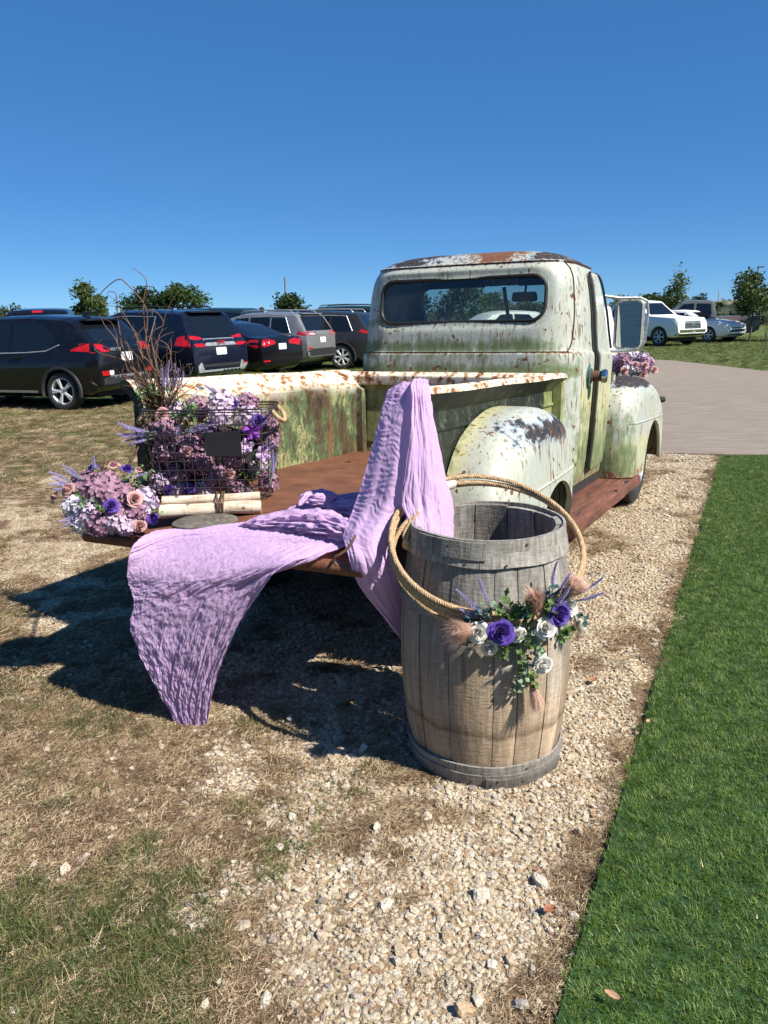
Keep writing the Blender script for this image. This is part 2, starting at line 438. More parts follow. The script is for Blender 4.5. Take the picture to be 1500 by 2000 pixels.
def stone_mesh(seed, sub=1):
    bm = bmesh.new(); bmesh.ops.create_icosphere(bm, subdivisions=sub, radius=1); r = random.Random(seed)
    o = Vector((r.uniform(0, 90), r.uniform(0, 90), r.uniform(0, 90))); sx, sy, sz = r.uniform(.75, 1.25), r.uniform(.6, .95), r.uniform(.45, .75)
    for v in bm.verts:
        d = 1 + .55 * (noise.noise(v.co * 1.3 + o)) + .14 * noise.noise(v.co * 4 + o); v.co *= d
        v.co.x = max(-.85, min(.9, v.co.x)); v.co.z = max(-.8, min(.82, v.co.z)); v.co = Vector((v.co.x*sx, v.co.y*sy, v.co.z*sz))
    me = bpy.data.meshes.new('stone'); bm.to_mesh(me); bm.free(); me.materials.append(M_STONE); return me

def rnd_pts(n, x0, x1, y0, y1): return nrg.uniform(x0, x1, n), nrg.uniform(y0, y1, n)
TRK = lambda x, y: None
def keep(x, y, m): 
    bx = (x - .365)**2 + (y - 2.57)**2 > .27**2
    return bx & (nrg.random(len(x)) < m) & (turf_e(x, y) < -.0) & ~inpoly(x, y, CONC)

def build_scatter():
    # stones
    SX, SY, SC = [], [], []
    for n, x0, x1, y0, y1, smin, smax, pw in ((66000, -1.9, 1.1, .95, 3.2, .0028, .0125, 2.8), (38000, -2.2, 3.0, 3.2, 6.0, .0055, .015, 2.0), (16000, -.5, 4.2, 6.0, 9, .009, .019, 1.8), (2200, -1.9, 1.1, .95, 3.2, .010, .023, 3.0), (1500, -2, 3.2, 3.2, 6.5, .012, .024, 2.6), (1500, -7, -.5, 2., 8.6, .008, .02, 2), (16000, -2.3, .8, .95, 3.6, .003, .017, 3)):
        x, y = rnd_pts(n, x0, x1, y0, y1); m = m_gravel(x, y); m = m * (.35 + .65*m)
        if x0 == -7: m = np.maximum(m, .06)
        if n == 16000: m = np.maximum(m, .42 * sstep(.35, .6, fbm(x, y, 4, 3, 91)) + .06)
        k = keep(x, y, m); x, y = x[k], y[k]; s = smin + (smax - smin) * nrg.random(len(x))**pw
        SX.append(x); SY.append(y); SC.append(s)
    x, y, s = map(np.concatenate, (SX, SY, SC)); n = len(x); z = gz(x, y) + s * .18
    rot = np.stack([nrg.uniform(-.45, .45, n), nrg.uniform(-.45, .45, n), nrg.uniform(0, 6.28, n)], -1)
    scatter('gravel', [stone_mesh(i) for i in range(9)], np.stack([x, y, z], -1), rot, np.stack([s*nrg.uniform(.85, 1.2, n), s, s*nrg.uniform(.8, 1.2, n)], -1), nrg.integers(0, 9, n))
    # dry straw lying about
    SX, SY, SC = [], [], []
    for n, x0, x1, y0, y1, s0, s1 in ((11500, -2.3, 1.0, .95, 3.0, .30, .85), (15000, -4.5, 3.4, 3.0, 7.5, .5, 1.2), (14000, -8.5, 4, 7.5, 15, 1.0, 2.0)):
        x, y = rnd_pts(n, x0, x1, y0, y1); m = np.clip(1.05 - 1.0 * m_gravel(x, y), .05, 1) * (.25 + .75 * sstep(.38, .6, fbm(x, y, 5, 4, 77)))
        k = keep(x, y, m); x, y = x[k], y[k]; SX.append(x); SY.append(y); SC.append(nrg.uniform(s0, s1, len(x)))
    x, y, s = map(np.concatenate, (SX, SY, SC)); n = len(x)
    rot = np.stack([nrg.uniform(-.12, .12, n), nrg.uniform(-.12, .12, n), nrg.uniform(0, 6.28, n)], -1)
    scatter('dry_grass', [blades(24, .05, .012, .075, .0011, 1.1, 100 + i, M_STRAW, .20, 3) for i in range(6)], np.stack([x, y, gz(x, y) + .003], -1), rot, np.stack([s, s, s*.9], -1), nrg.integers(0, 6, n))
    # short broken straw that mats the soil
    SX, SY, SC = [], [], []
    for n, x0, x1, y0, y1, s0, s1 in ((30000, -2.2, .9, .95, 3.0, .5, 1.1), (26000, -4.5, 3.4, 3.0, 7.5, .8, 1.7)):
        x, y = rnd_pts(n, x0, x1, y0, y1); k = keep(x, y, np.clip(1.05 - 1.05 * m_gravel(x, y), .03, 1)); x, y = x[k], y[k]; SX.append(x); SY.append(y); SC.append(nrg.uniform(s0, s1, len(x)))
    x, y, s = map(np.concatenate, (SX, SY, SC)); n = len(x)
    rot = np.stack([nrg.uniform(-.1, .1, n), nrg.uniform(-.1, .1, n), nrg.uniform(0, 6.28, n)], -1)
    scatter('straw_litter', [blades(16, .030, .006, .026, .0011, .9, 150 + i, M_STRAW, .10, 2) for i in range(6)], np.stack([x, y, gz(x, y) + .002], -1), rot, np.stack([s, s, s], -1), nrg.integers(0, 6, n))
    # green weeds
    SX, SY, SC = [], [], []
    for n, x0, x1, y0, y1, s0, s1 in ((4200, -1.5, -.05, .95, 2.1, .5, 1.05), (9000, -2.2, .6, .95, 3.2, .45, .95), (9000, -5, 3, 3.2, 8, .5, 1.1), (16000, -9, 3.5, 8, 16, .8, 1.6)):
        x, y = rnd_pts(n, x0, x1, y0, y1); m = m_green(x, y) * .9
        k = keep(x, y, m); x, y = x[k], y[k]; SX.append(x); SY.append(y); SC.append(nrg.uniform(s0, s1, len(x)))
    # lawn beyond the drive and around the cars
    x, y = rnd_pts(26000, 2.5, 22, 8.4, 42); k = ~inpoly(x, y, CONC) & (nrg.random(len(x)) < .8); x, y = x[k], y[k]
    SX.append(x); SY.append(y); SC.append(nrg.uniform(1.2, 2.6, len(x)))
    x, y = rnd_pts(9000, -14, 3, 15, 32); SX.append(x); SY.append(y); SC.append(nrg.uniform(1.2, 2.4, len(x)))
    x, y, s = map(np.concatenate, (SX, SY, SC)); n = len(x); z = np.where((y < 17.5) & (x > -8.5) & (x < 6.5), gz(x, y), 0)
    rot = np.stack([nrg.uniform(-.15, .15, n), nrg.uniform(-.15, .15, n), nrg.uniform(0, 6.28, n)], -1)
    scatter('green_grass', [blades(22, .035, .02, .07, .0014, 1.5, 200 + i, M_WEED) for i in range(6)], np.stack([x, y, z], -1), rot, np.stack([s, s, s*nrg.uniform(.6, 1., n)], -1), nrg.integers(0, 6, n))
    # scraps blown onto the turf
    x = nrg.uniform(.3, 3.6, 420); y = nrg.uniform(1.0, 7.6, 420); e = turf_e(x, y); k = (e > .02) & (nrg.random(420) < np.exp(-e*1.6)); x, y = x[k], y[k]; n = len(x)
    scatter('turf_scraps', [blades(1, .004, .012, .045, .0016, .6, 170 + i, M_STRAW, .1, 2) for i in range(5)], np.stack([x, y, np.full(n, .034)], -1), np.stack([nrg.uniform(-.2, .2, n), nrg.uniform(-.2, .2, n), nrg.uniform(0, 6.28, n)], -1), np.ones((n, 3)), nrg.integers(0, 5, n))
    # artificial turf
    st = .026; gx, gy = np.meshgrid(np.arange(-.2, 7.4, st), np.arange(.7, 8.12, st)); x, y = gx.ravel(), gy.ravel()
    e = turf_e(x, y); k = (e > -.004) & (e < np.interp(y, [.7, 1.5, 8], [1.3, 1.3, 2.6])); x, y = x[k], y[k]; n = len(x)
    x = x + nrg.uniform(-.01, .01, n); y = y + nrg.uniform(-.01, .01, n)
    rot = np.stack([nrg.uniform(-.12, .12, n), nrg.uniform(-.12, .12, n) + .1, nrg.uniform(0, 6.28, n)], -1); s = nrg.uniform(.8, 1.2, n)
    scatter('artificial_turf', [blades(40, .021, .013, .026, .0011, 1.1, 300 + i, M_TURF) for i in range(6)], np.stack([x, y, np.full(n, .012)], -1), rot, np.stack([s, s, s], -1), nrg.integers(0, 6, n))
TB = simple('turf_backing', (.02, .06, .014), .9, var=.4, scale=80)
m = MB(); m.prism([(-.605, -.6), (9.5, -.6), (9.5, 6.55), (3.645, 8.12)], -.008, .014); tag(m.obj('turf_base', TB, None, False), kind='structure')
build_scatter()
# ------------------------------------------------------------------ old pickup truck
def paint(name='worn_paint'):
    t = NT(name); co = t.coord(); st = t.coord((3.2, 3.2, .7))
    rust, dark, green, yel = t.attr('rust'), t.attr('dark'), t.attr('green'), t.attr('yellow')
    nl = t.noise(co, 2.2, 4, .6); nm = t.noise(co, 9, 6, .62); nh = t.noise(co, 34, 5, .65); nst = t.noise(st, 9, 6, .6); nx = t.noise(co, 90, 4, .6)
    base = t.mix(t.ramp(nl, [(.35, 0.), (.65, 1.)]), (.42, .462, .43), (.46, .475, .405))
    base = t.mix(t.ramp(nst, [(.42, 0.), (.7, .6)]), base, (.36, .37, .28))
    # yellow lichen and green under paint
    yf = t.ramp(t.math('ADD', yel, t.math('MULTIPLY', t.math('SUBTRACT', nst, .5), 1.5)), [(.3, 0.), (.75, .85)])
    base = t.mix(yf, base, t.mix(nm, (.40, .40, .17), (.60, .57, .33)))
    gf = t.ramp(t.math('ADD', green, t.math('ADD', t.math('MULTIPLY', t.math('SUBTRACT', nm, .5), 1.5), t.math('MULTIPLY', t.math('SUBTRACT', nst, .5), 1.1))), [(.38, 0.), (.58, .55), (.9, .95)])
    base = t.mix(gf, base, t.mix(nh, (.055, .10, .042), (.20, .25, .105)))
    # bare dark metal with a blue cast
    df = t.math('ADD', dark, t.math('ADD', t.math('MULTIPLY', t.math('SUBTRACT', nm, .5), 1.9), t.math('MULTIPLY', t.math('SUBTRACT', nh, .5), .9)))
    base = t.mix(t.ramp(df, [(.32, 0.), (.5, .75)]), base, (.36, .44, .52))
    dk = t.ramp(df, [(.46, 0.), (.62, 1.)])
    base = t.mix(dk, base, t.mix(nm, (.007, .009, .014), (.030, .034, .044)))
    # rust
    rv = t.math('ADD', rust, t.math('ADD', t.math('MULTIPLY', t.math('SUBTRACT', nm, .5), 1.25), t.math('MULTIPLY', t.math('SUBTRACT', nh, .5), .75)))
    halo = t.ramp(rv, [(.40, 0.), (.52, .75)])
    base = t.mix(halo, base, (.50, .33, .19))
    rf = t.ramp(rv, [(.50, 0.), (.525, 1.)])
    rc = t.ramp(nh, [(.3, (.085, .032, .018)), (.5, (.17, .065, .032)), (.7, (.30, .125, .055))])
    base = t.mix(rf, base, rc)
    # small chips and runs
    ch = t.ramp(t.math('ADD', t.noise(co, 21, 3, .5), t.math('MULTIPLY', nl, .22)), [(.775, 0.), (.79, 1.)])
    run = t.ramp(t.math('MULTIPLY_ADD', rust, .35, t.noise(t.coord((13, 13, 1.6)), 4.2, 4, .6)), [(.63, 0.), (.68, 1.)])
    cf = t.math('MAXIMUM', ch, t.math('MULTIPLY', run, .8))
    base = t.mix(cf, base, t.mix(nx, (.07, .035, .02), (.22, .10, .05)))
    grime = t.ramp(nx, [(.3, .86), (.7, 1.06)]); base = t.mix(1., base, grime, 'MULTIPLY')
    rg = t.mix(t.math('MAXIMUM', t.math('MAXIMUM', rf, gf), dk), (.40,)*3 + (1,), (.8,)*3 + (1,))
    h = t.math('ADD', t.math('MULTIPLY', rf, -.6), t.math('MULTIPLY', nx, .15))
    return t.fin(base, rg, None, t.bump(h, .45, .004), .4)
M_PAINT = paint()
def bedpaint():
    t = NT('flaking_bed_paint'); co = t.coord(); st = t.coord((1.6, 1.6, .9))
    nm = t.noise(st, 4.2, 9, .74); nh = t.noise(st, 30, 6, .75); nl = t.noise(co, 2.5, 3, .5); flare = t.attr('flare'); sl = t.noise(t.coord((1, 1, 1), rot=(0, R(35), 0)), 11, 5, .6)
    c = t.ramp(t.math('ADD', nm, t.math('MULTIPLY', t.math('SUBTRACT', nl, .5), .5)), [(.32, (.035, .025, .017)), (.42, (.085, .060, .032)), (.465, (.07, .095, .045)), (.52, (.10, .145, .07)), (.555, (.19, .21, .095)), (.585, (.38, .34, .17)), (.61, (.11, .145, .07)), (.66, (.14, .062, .03)), (.74, (.06, .05, .03))])
    c = t.mix(t.ramp(nh, [(.40, 1.), (.47, 0.)]), c, (.04, .028, .02))
    c = t.mix(t.ramp(t.noise(t.coord((6, 6, .7)), 3, 5, .6), [(.6, 0.), (.66, .8)]), c, (.20, .08, .035))
    w_ = t.ramp(t.math('ADD', t.math('MULTIPLY', t.noise(t.coord((1, 1.6, 1.6), rot=(0, R(40), R(25))), 16, 6, .7), .7), t.math('MULTIPLY', nm, .35)), [(.42, (.10, .04, .025)), (.48, (.36, .17, .07)), (.52, (.62, .55, .42)), (.60, (.70, .68, .58)), (.66, (.40, .46, .47)), (.72, (.30, .12, .06))])
    c = t.mix(flare, c, w_)
    return t.fin(c, .7, None, t.bump(nh, .4, .004), .3)
M_BED = bedpaint()
def rustplate():
    t = NT('rusty_plate'); co = t.coord(); n = t.noise(co, 6, 6, .65); nh = t.noise(co, 60, 4, .65)
    k = t.n('TexBrick', Vector=t.coord((1, 1, 1), rot=(0, 0, R(45))), Scale=26., **{'Mortar Size': .03, 'Brick Width': .5, 'Row Height': .5})
    c = t.ramp(n, [(.3, (.075, .028, .017)), (.5, (.15, .058, .03)), (.66, (.22, .095, .048)), (.8, (.26, .16, .10))])
    c = t.mix(t.ramp(nh, [(.62, 0.), (.72, .6)]), c, (.33, .19, .11))
    c = t.mix(.3, c, t.mix(k.outputs[1], (.20, .08, .042), (.06, .025, .016)))
    return t.fin(c, .62, None, t.bump(t.math('ADD', k.outputs[1], t.math('MULTIPLY', nh, -.8)), .7, .004), .4)
M_RUST = rustplate()
def boardmat():
    t = NT('peeling_board'); co = t.coord((.7, 6, 3)); n = t.noise(co, 5, 7, .7); n2 = t.noise(t.coord(), 30, 4, .6)
    c = t.ramp(n, [(.34, (.03, .022, .02)), (.42, (.10, .042, .03)), (.58, (.165, .065, .04)), (.68, (.23, .10, .06)), (.74, (.55, .52, .46))])
    return t.fin(c, .65, None, t.bump(n, .5, .006), .35)
M_BOARD = boardmat()
M_RUBBER = simple('tyre_rubber', (.022, .022, .023), .75, var=.3, scale=30, bump=.002)
M_CHROME = simple('chrome', (.62, .63, .64), .16, 1.0, var=.1)
M_DULLCHROME = simple('pitted_chrome', (.62, .62, .59), .3, .85, var=.25, scale=40)
M_BLACK = simple('black_rubber', (.010, .010, .011), .55, var=.3)
M_DARK = simple('dark_underbody', (.018, .015, .013), .9, var=.4)
M_INT = simple('dark_cab_trim', (.022, .023, .026), .8, var=.3)
M_TEAL = simple('faded_teal_ring', (.05, .14, .14), .6, var=.5, scale=40)
M_IRON = simple('rusty_iron', (.085, .042, .025), .75, var=.5, scale=40)
M_STEEL = simple('grey_steel', (.25, .25, .26), .4, .8)
def glassmat(name, tint=(.55, .6, .62), dirt=.08, refl=1.0):
    t = NT(name); tr = t.n('BsdfTransparent', Color=(*tint, 1)); gl = t.n('BsdfGlossy', Color=(1, 1, 1, 1), Roughness=.02)
    fr = t.n('Fresnel', IOR=1.5); mx = t.n('MixShader'); L = t.t.links
    L.new(t.math('MULTIPLY_ADD', fr.outputs[0], refl, .015, True), mx.inputs[0]); L.new(tr.outputs[0], mx.inputs[1]); L.new(gl.outputs[0], mx.inputs[2])
    df = t.n('BsdfDiffuse', Color=(.35, .36, .33, 1)); m2 = t.n('MixShader')
    L.new(t.math('MULTIPLY', t.ramp(t.noise(t.coord(), 7, 5, .6), [(.4, .2), (.75, 1.)]), dirt), m2.inputs[0])
    L.new(mx.outputs[0], m2.inputs[1]); L.new(df.outputs[0], m2.inputs[2]); L.new(m2.outputs[0], t.out.inputs[0]); return t.m
M_GLASS = glassmat('old_window_glass', (.82, .86, .85), .07, .55)
M_MIRROR = simple('mirror_glass', (.78, .80, .82), .03, 1.0, var=.03)

def shadedbed():  # flaking paint with the shade under the flared rail painted into its colour
    t = NT('shaded_flaking_paint'); co = t.coord((1.4, 1.4, 1)); n = t.noise(co, 9, 8, .72); n2 = t.noise(co, 34, 5, .7)
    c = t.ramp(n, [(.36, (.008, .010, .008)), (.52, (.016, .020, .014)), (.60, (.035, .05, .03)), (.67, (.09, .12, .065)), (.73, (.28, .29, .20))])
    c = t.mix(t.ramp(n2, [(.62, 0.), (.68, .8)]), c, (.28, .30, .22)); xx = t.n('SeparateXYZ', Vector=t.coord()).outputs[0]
    c = t.mix(t.ramp(t.math('MULTIPLY_ADD', n, .5, xx), [(.86, 0.), (.94, .85)]), c, t.ramp(n, [(.35, (.13, .17, .06)), (.6, (.36, .37, .16))]))  # sunlit green and cream tone painted in towards the front end
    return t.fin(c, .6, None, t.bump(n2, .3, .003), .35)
M_BEDSHADE = shadedbed()
PB = Matrix.Translation((0, 0, .632)) @ Matrix.Rotation(R(-.373), 4, 'X') @ Matrix.Rotation(R(2.774), 4, 'Y') @ Matrix.Translation((0, 0, -.6))
truck = empty('pickup_truck', (.002, 4.069, 0), R(90 - 27.909), 'old rusty pickup truck with peeling pale green and white paint and lowered tailgate', 'truck')

def G(x, c, s): return np.exp(-((x - c) / s) ** 2)
def wear(me, fn):
    n = len(me.vertices); co = np.empty(n * 3, np.float32); me.vertices.foreach_get('co', co); co = co.reshape(-1, 3)
    d = fn(co[:, 0], co[:, 1], co[:, 2])
    for k in ('rust', 'dark', 'green', 'yellow', 'flare'):
        if k in d:
            a = me.attributes.new(k, 'FLOAT', 'POINT'); a.data.foreach_set('value', np.broadcast_to(np.asarray(d[k], np.float32), (n,)).copy())
def tpart(name, me, m, parent=None, fn=None, pitch=True, label=None):
    if fn: wear(me, fn)
    if pitch: me.transform(PB)
    o = link(me, name, m, parent or truck)
    if label: o['label'] = label
    return o

def spl2(P, n): return [tuple(cr(P, i/(n-1))) for i in range(n)]
# --- cab shell
CZ = [.50, .70, .90, 1.10, 1.22, 1.285, 1.318, 1.330, 1.342, 1.40, 1.48, 1.56, 1.64, 1.72, 1.78, 1.83, 1.862, 1.872, 1.884, 1.91, 1.935, 1.955, 1.968, 1.974]
CW = [.735, .755, .765, .772, .775, .776, .774, .768, .760, .752, .744, .738, .728, .716, .703, .686, .668, .668, .645, .60, .53, .42, .25, .04]
CB = [.975, .968, .965, .965, .968, .970, .972, .980, .990, .995, 1.0, 1.006, 1.012, 1.02, 1.03, 1.045, 1.06, 1.058, 1.078, 1.11, 1.16, 1.24, 1.36, 1.50]
CF = [2.12, 2.14, 2.15, 2.16, 2.16, 2.16, 2.15, 2.14, 2.12, 2.08, 2.035, 1.99, 1.95, 1.91, 1.88, 1.855, 1.84, 1.842, 1.825, 1.79, 1.745, 1.69, 1.63, 1.56]
CR = [.22, .24, .26, .27, .27, .27, .27, .265, .26, .26, .255, .25, .25, .245, .24, .235, .225, .225, .22, .21, .20, .18, .12, .02]
def wsd(y, z, cx=-.005, cz=1.652, w=1.10, h=.262, r=.085):
    qx = np.abs(y - cx) - w/2 + r; qy = np.abs(z - cz) - h/2 + r
    return np.minimum(np.maximum(qx, qy), 0) + np.hypot(np.maximum(qx, 0), np.maximum(qy, 0)) - r
def cab_loft(ins, z0=.5, z1=1.974, nz=110, recess=True):
    V = []; nper = None; Z = np.linspace(0, 1, nz); zz = np.interp(Z, np.linspace(0, 1, len(CZ)), CZ); zz = np.unique(np.concatenate([zz, CZ]))
    for z in zz:
        w_, b, f, r = (pchip(z, CZ, A) for A in (CW, CB, CF, CR))
        w_ = max(w_ - ins, .02); b += ins; f -= ins; r = max(min(r, w_*.8, (f-b)*.45) - ins*.5, .01); zc = z - ins * (z - 1.2) * .9
        P = []
        for (cx, cy, a0) in ((f - r, w_ - r, 0), (b + r, w_ - r, 90), (b + r, -w_ + r, 180), (f - r, -w_ + r, 270)):
            for i in range(15):
                a = R(a0 + 90 * i / 14); P.append((cx + r*math.cos(a), cy + r*math.sin(a)))
        # subdivide straight runs
        Q = []
        for i, p in enumerate(P):
            q = P[(i+1) % len(P)]; k = 1
            if i % 15 == 14: k = 26 if (i // 15) % 2 == 1 else 22
            for j in range(k): Q.append((p[0] + (q[0]-p[0])*j/k, p[1] + (q[1]-p[1])*j/k))
        nper = len(Q)
        for (x, y) in Q:
            if x < b + .12:                       # gentle bow of the back panel
                bow = .03 * (1 - (y / max(w_, .1))**2); x2 = x - bow * (z < 1.9) * sstep(1.9, 1.82, z)
                if recess:
                    d = float(wsd(np.float64(y), np.float64(z))); x2 += .016 * float(sstep(.062, .012, d))
                x = x2
            V.append((x, y, zc))
    F = []; nr = len(zz)
    for i in range(nr - 1):
        for k in range(nper):
            l = (k+1) % nper; F.append((i*nper+k, i*nper+l, (i+1)*nper+l, (i+1)*nper+k))
    F.append(tuple(range(nper - 1, -1, -1))); F.append(tuple((nr-1)*nper + k for k in range(nper)))
    return V, F
def cutm(poly, axis, a, b):
    m = MB(); m.prism(poly, a, b)
    if axis == 'x': m.v = [(z, x, y) for (x, y, z) in m.v]
    elif axis == 'y': m.v = [(x, z, y) for (x, y, z) in m.v]; m.f = [tuple(reversed(f)) for f in m.f]
    return mesh('cut', m.v, m.f, False)
def roundpoly(P, r, n=5):
    P = [Vector(p) for p in P]; P = [p for i, p in enumerate(P) if (p - P[i-1]).length > 1e-4]; Q = []
    for i in range(len(P)):
        a, b, c = P[i-1], P[i], P[(i+1) % len(P)]; d1 = (a-b).normalized(); d2 = (c-b).normalized(); ang = d1.angle(d2)
        k = min(r / math.tan(ang/2), (a-b).length*.45, (c-b).length*.45); p0, p1 = b + d1*k, b + d2*k
        for j in range(n + 1):
            t = j / n; Q.append(((1-t)**2*p0 + 2*t*(1-t)*b + t*t*p1)[:])
    return Q
oV, oF = cab_loft(0); iV, iF = cab_loft(.032, recess=False)
nb = len(oV); shell = mesh('cab', oV + iV, oF + [tuple(i + nb for i in reversed(f)) for f in iF])
cab_bvh = BVHTree.FromPolygons([Vector(v) for v in oV], oF)
RW = rrect(-.005, 1.652, 1.10, .262, .085, 8)
SW = roundpoly([(1.47, 1.405), (1.47, 1.77), (1.74, 1.775), (1.93, 1.405)], .05)
DOOR = roundpoly([(1.40, .56), (1.40, 1.30), (1.40, 1.80), (1.42, 1.835), (1.80, 1.835), (2.035, 1.34), (2.045, .56)], .035)
shell = boolean(shell, cutm(RW, 'x', .6, 1.25))
shell = boolean(shell, cutm(rrect(0, 1.61, 1.26, .38, .09, 6), 'x', 1.62, 2.6))
shell = boolean(shell, cutm(SW, 'y', .3, 1.2))
db = cutm(DOOR, 'y', -1.2, -.3)
door_me = boolean(shell.copy(), cutm([((x-1.71)*.938+1.722, (z-1.2)*.982+1.2) for x, z in DOOR], 'y', -1.2, -.3), 'INTERSECT')
shell = boolean(shell, db)
door_me = boolean(door_me, cutm(SW, 'y', -1.2, -.2))
DMX = Matrix.Translation((2.04, -.778, 0)) @ Matrix.Rotation(R(2.9), 4, 'Z') @ Matrix.Translation((-2.04, .772, 0))
door_me.transform(Matrix.Translation((2.04, -.778, 0)) @ Matrix.Rotation(R(2.9), 4, 'Z') @ Matrix.Translation((-2.04, .772, 0)))
def wear_cab(x, y, z):
    roof = sstep(1.868, 1.885, z); back = sstep(1.22, 1.1, x); side = 1 - back
    nz = fbm(y, z + x, 5, 3, 4)
    green = back * (.55*G(z, 1.372, .04)*(y > -.62) + .55*G(z, 1.215, .045) + .34*G(z, 1.53, .03)*sstep(.40, .6, y) + .18*sstep(1.5, 1.3, z) + .30*G(y, -.42, .05)*sstep(1.5, 1.36, z)*(z > 1.33) + .25*sstep(.5, .75, y)*sstep(1.75, 1.3, z)) + .18*back*G(wsd(y, z), .02, .03)
    green = green + side * (.66 * sstep(1.26, .8, z) + .22*(z < .75) + .5*(nz - .5))
    yellow = side * sstep(1.45, 1.0, z) * .75 + back * .12*sstep(1.4, 1.2, z)
    rust = roof * (.10 + .46*G(y, -.2, .20)) + .085 + .33*G(z, 1.328, .008)*back + .34*G(z, 1.866, .010) + .26*G(wsd(y, z), .018, .014)*(z < 1.54)*back + .15*G(y, -.70, .05)*sstep(1.2, 1.35, z)*(x < 1.3) + .32*G(y, -.34, .05)*G(z, 1.44, .03) + .25*sstep(.62, .52, z) + side*.05
    dark = roof * (.44 + .42*sstep(-.38, -.52, y) + .26*sstep(.0, .4, y) - .3*G(y, -.25, .22)) + .3*G(z, 1.864, .005)
    return dict(rust=rust, dark=dark + .03, green=green + .20*back, yellow=yellow + .04)
cab = tpart('cab', smooth_me(shell, 40), M_PAINT, None, wear_cab)
door = tpart('door', smooth_me(door_me, 40), M_PAINT, None, wear_cab)
m = MB(); m.tube([DMX @ Vector((1.424 + .012*(z > 1.8), -(pchip(z, CZ, CW) - .016), z)) for z in np.linspace(.585, 1.81, 30)], .010, 8); ds_ = m.mesh('door_gap_line'); ds_.transform(PB); link(ds_, 'door_gap_line', M_BLACK, door)  # black tube added along the rear edge to draw the shaded door gap
m = MB(); m.tube([DMX @ Vector((x, -(pchip(z, CZ, CW) - .012), z)) for x, z in spl2([(1.44, 1.822), (1.6, 1.826), (1.79, 1.822), (1.86, 1.70), (1.96, 1.48), (2.02, 1.36)], 30)], .008, 6); ds_ = m.mesh('door_gap_line'); ds_.transform(PB); link(ds_, 'door_gap_line', M_BLACK, door)  # same black line for the gap over the top and front edge
# left door as a raised seam on the shell
V, F = patch(cab_bvh, roundpoly([(1.40, .58), (1.40, 1.30), (2.03, 1.30), (2.03, .58)], .03), 'y', 1, .006, .012)
tpart('door', mesh('door', V, F, True, 40), M_PAINT, None, wear_cab)
# window rubber and glass
def ring_on(bvh, poly, side_dir, off):
    out = []
    for (a, b) in poly:
        h, n, _, _ = bvh.ray_cast(Vector((-.5, a, b)), Vector((1, 0, 0))); out.append(h + Vector((off, 0, 0)))
    return out
ring = ring_on(cab_bvh, rrect(-.005, 1.652, 1.104, .266, .087, 10), -1, -.002)
m = MB(); m.tube(ring, .011, 8, True); gasket = tpart('window_seal', m.mesh('window_seal'), M_BLACK)
m = MB(); gy = np.linspace(-.56, .55, 24)
V = [(.0, y, z) for y in gy for z in (1.512, 1.79)]; F = [(2*i, 2*i+2, 2*i+3, 2*i+1) for i in range(23)]
V = [(lin(z, CZ, CB) - .03*(1-(y/.73)**2) + .028, y, z) for (_, y, z) in V]; Vb = [(x + .004, y, z) for x, y, z in V]; n = len(V)
m.add(V + Vb, [tuple(reversed(f)) for f in F] + [tuple(i+n for i in f) for f in F] + [(0, 1, 1+n, n), (n-2, 2*n-2, 2*n-1, n-1)] + [(2*i, 2*i+n, 2*i+2+n, 2*i+2) for i in range(23)] + [(2*i+1, 2*i+3, 2*i+3+n, 2*i+1+n) for i in range(23)])
tpart('rear_window', m.mesh('rear_window', True, 30), M_GLASS)
M_WSG = glassmat('windscreen_glass', (.80, .84, .82), .04)
for s in (-1, 1):                                             # two-piece windscreen
    V = [(2.085, s*.012, 1.41), (2.06, s*.65, 1.41), (1.848, s*.65, 1.81), (1.868, s*.012, 1.81)]; V2 = [(x + .004, y, z) for x, y, z in V]
    m = MB(); m.add(V + V2, [(0, 1, 2, 3), (7, 6, 5, 4), (0, 4, 5, 1), (1, 5, 6, 2), (2, 6, 7, 3), (3, 7, 4, 0)]); tpart('windscreen', m.mesh('windscreen', False), M_WSG)
m = MB(); m.tube([(2.085, 0, 1.40), (1.98, 0, 1.6), (1.875, 0, 1.79)], .014, 6); tpart('windscreen_bar', m.mesh('windscreen_bar'), M_BLACK)
wy = {1: .728, -1: -.722}
for s in (1, -1):
    P = [(1.475, 1.42), (1.475, 1.765), (1.735, 1.77), (1.92, 1.41)]; m = MB()
    V = [(x, s*(lin(z, CZ, CW) - .022), z) for x, z in P]; V2 = [(x, y - s*.004, z) for x, y, z in V]
    m.add(V + V2, [(0, 1, 2, 3), (7, 6, 5, 4), (0, 4, 5, 1), (1, 5, 6, 2), (2, 6, 7, 3), (3, 7, 4, 0)]); g = tpart('door_window', m.mesh('door_window', False), M_GLASS)
    m = MB(); m.tube([(x, s*(lin(z, CZ, CW) - .01), z) for x, z in SW], .008, 6, True)
    m.tube([(1.80, s*(lin(1.41, CZ, CW)-.014), 1.41), (1.80, s*(lin(1.67, CZ, CW)-.014), 1.67)], .007, 6); tpart('window_frame', m.mesh('window_frame'), M_BLACK)
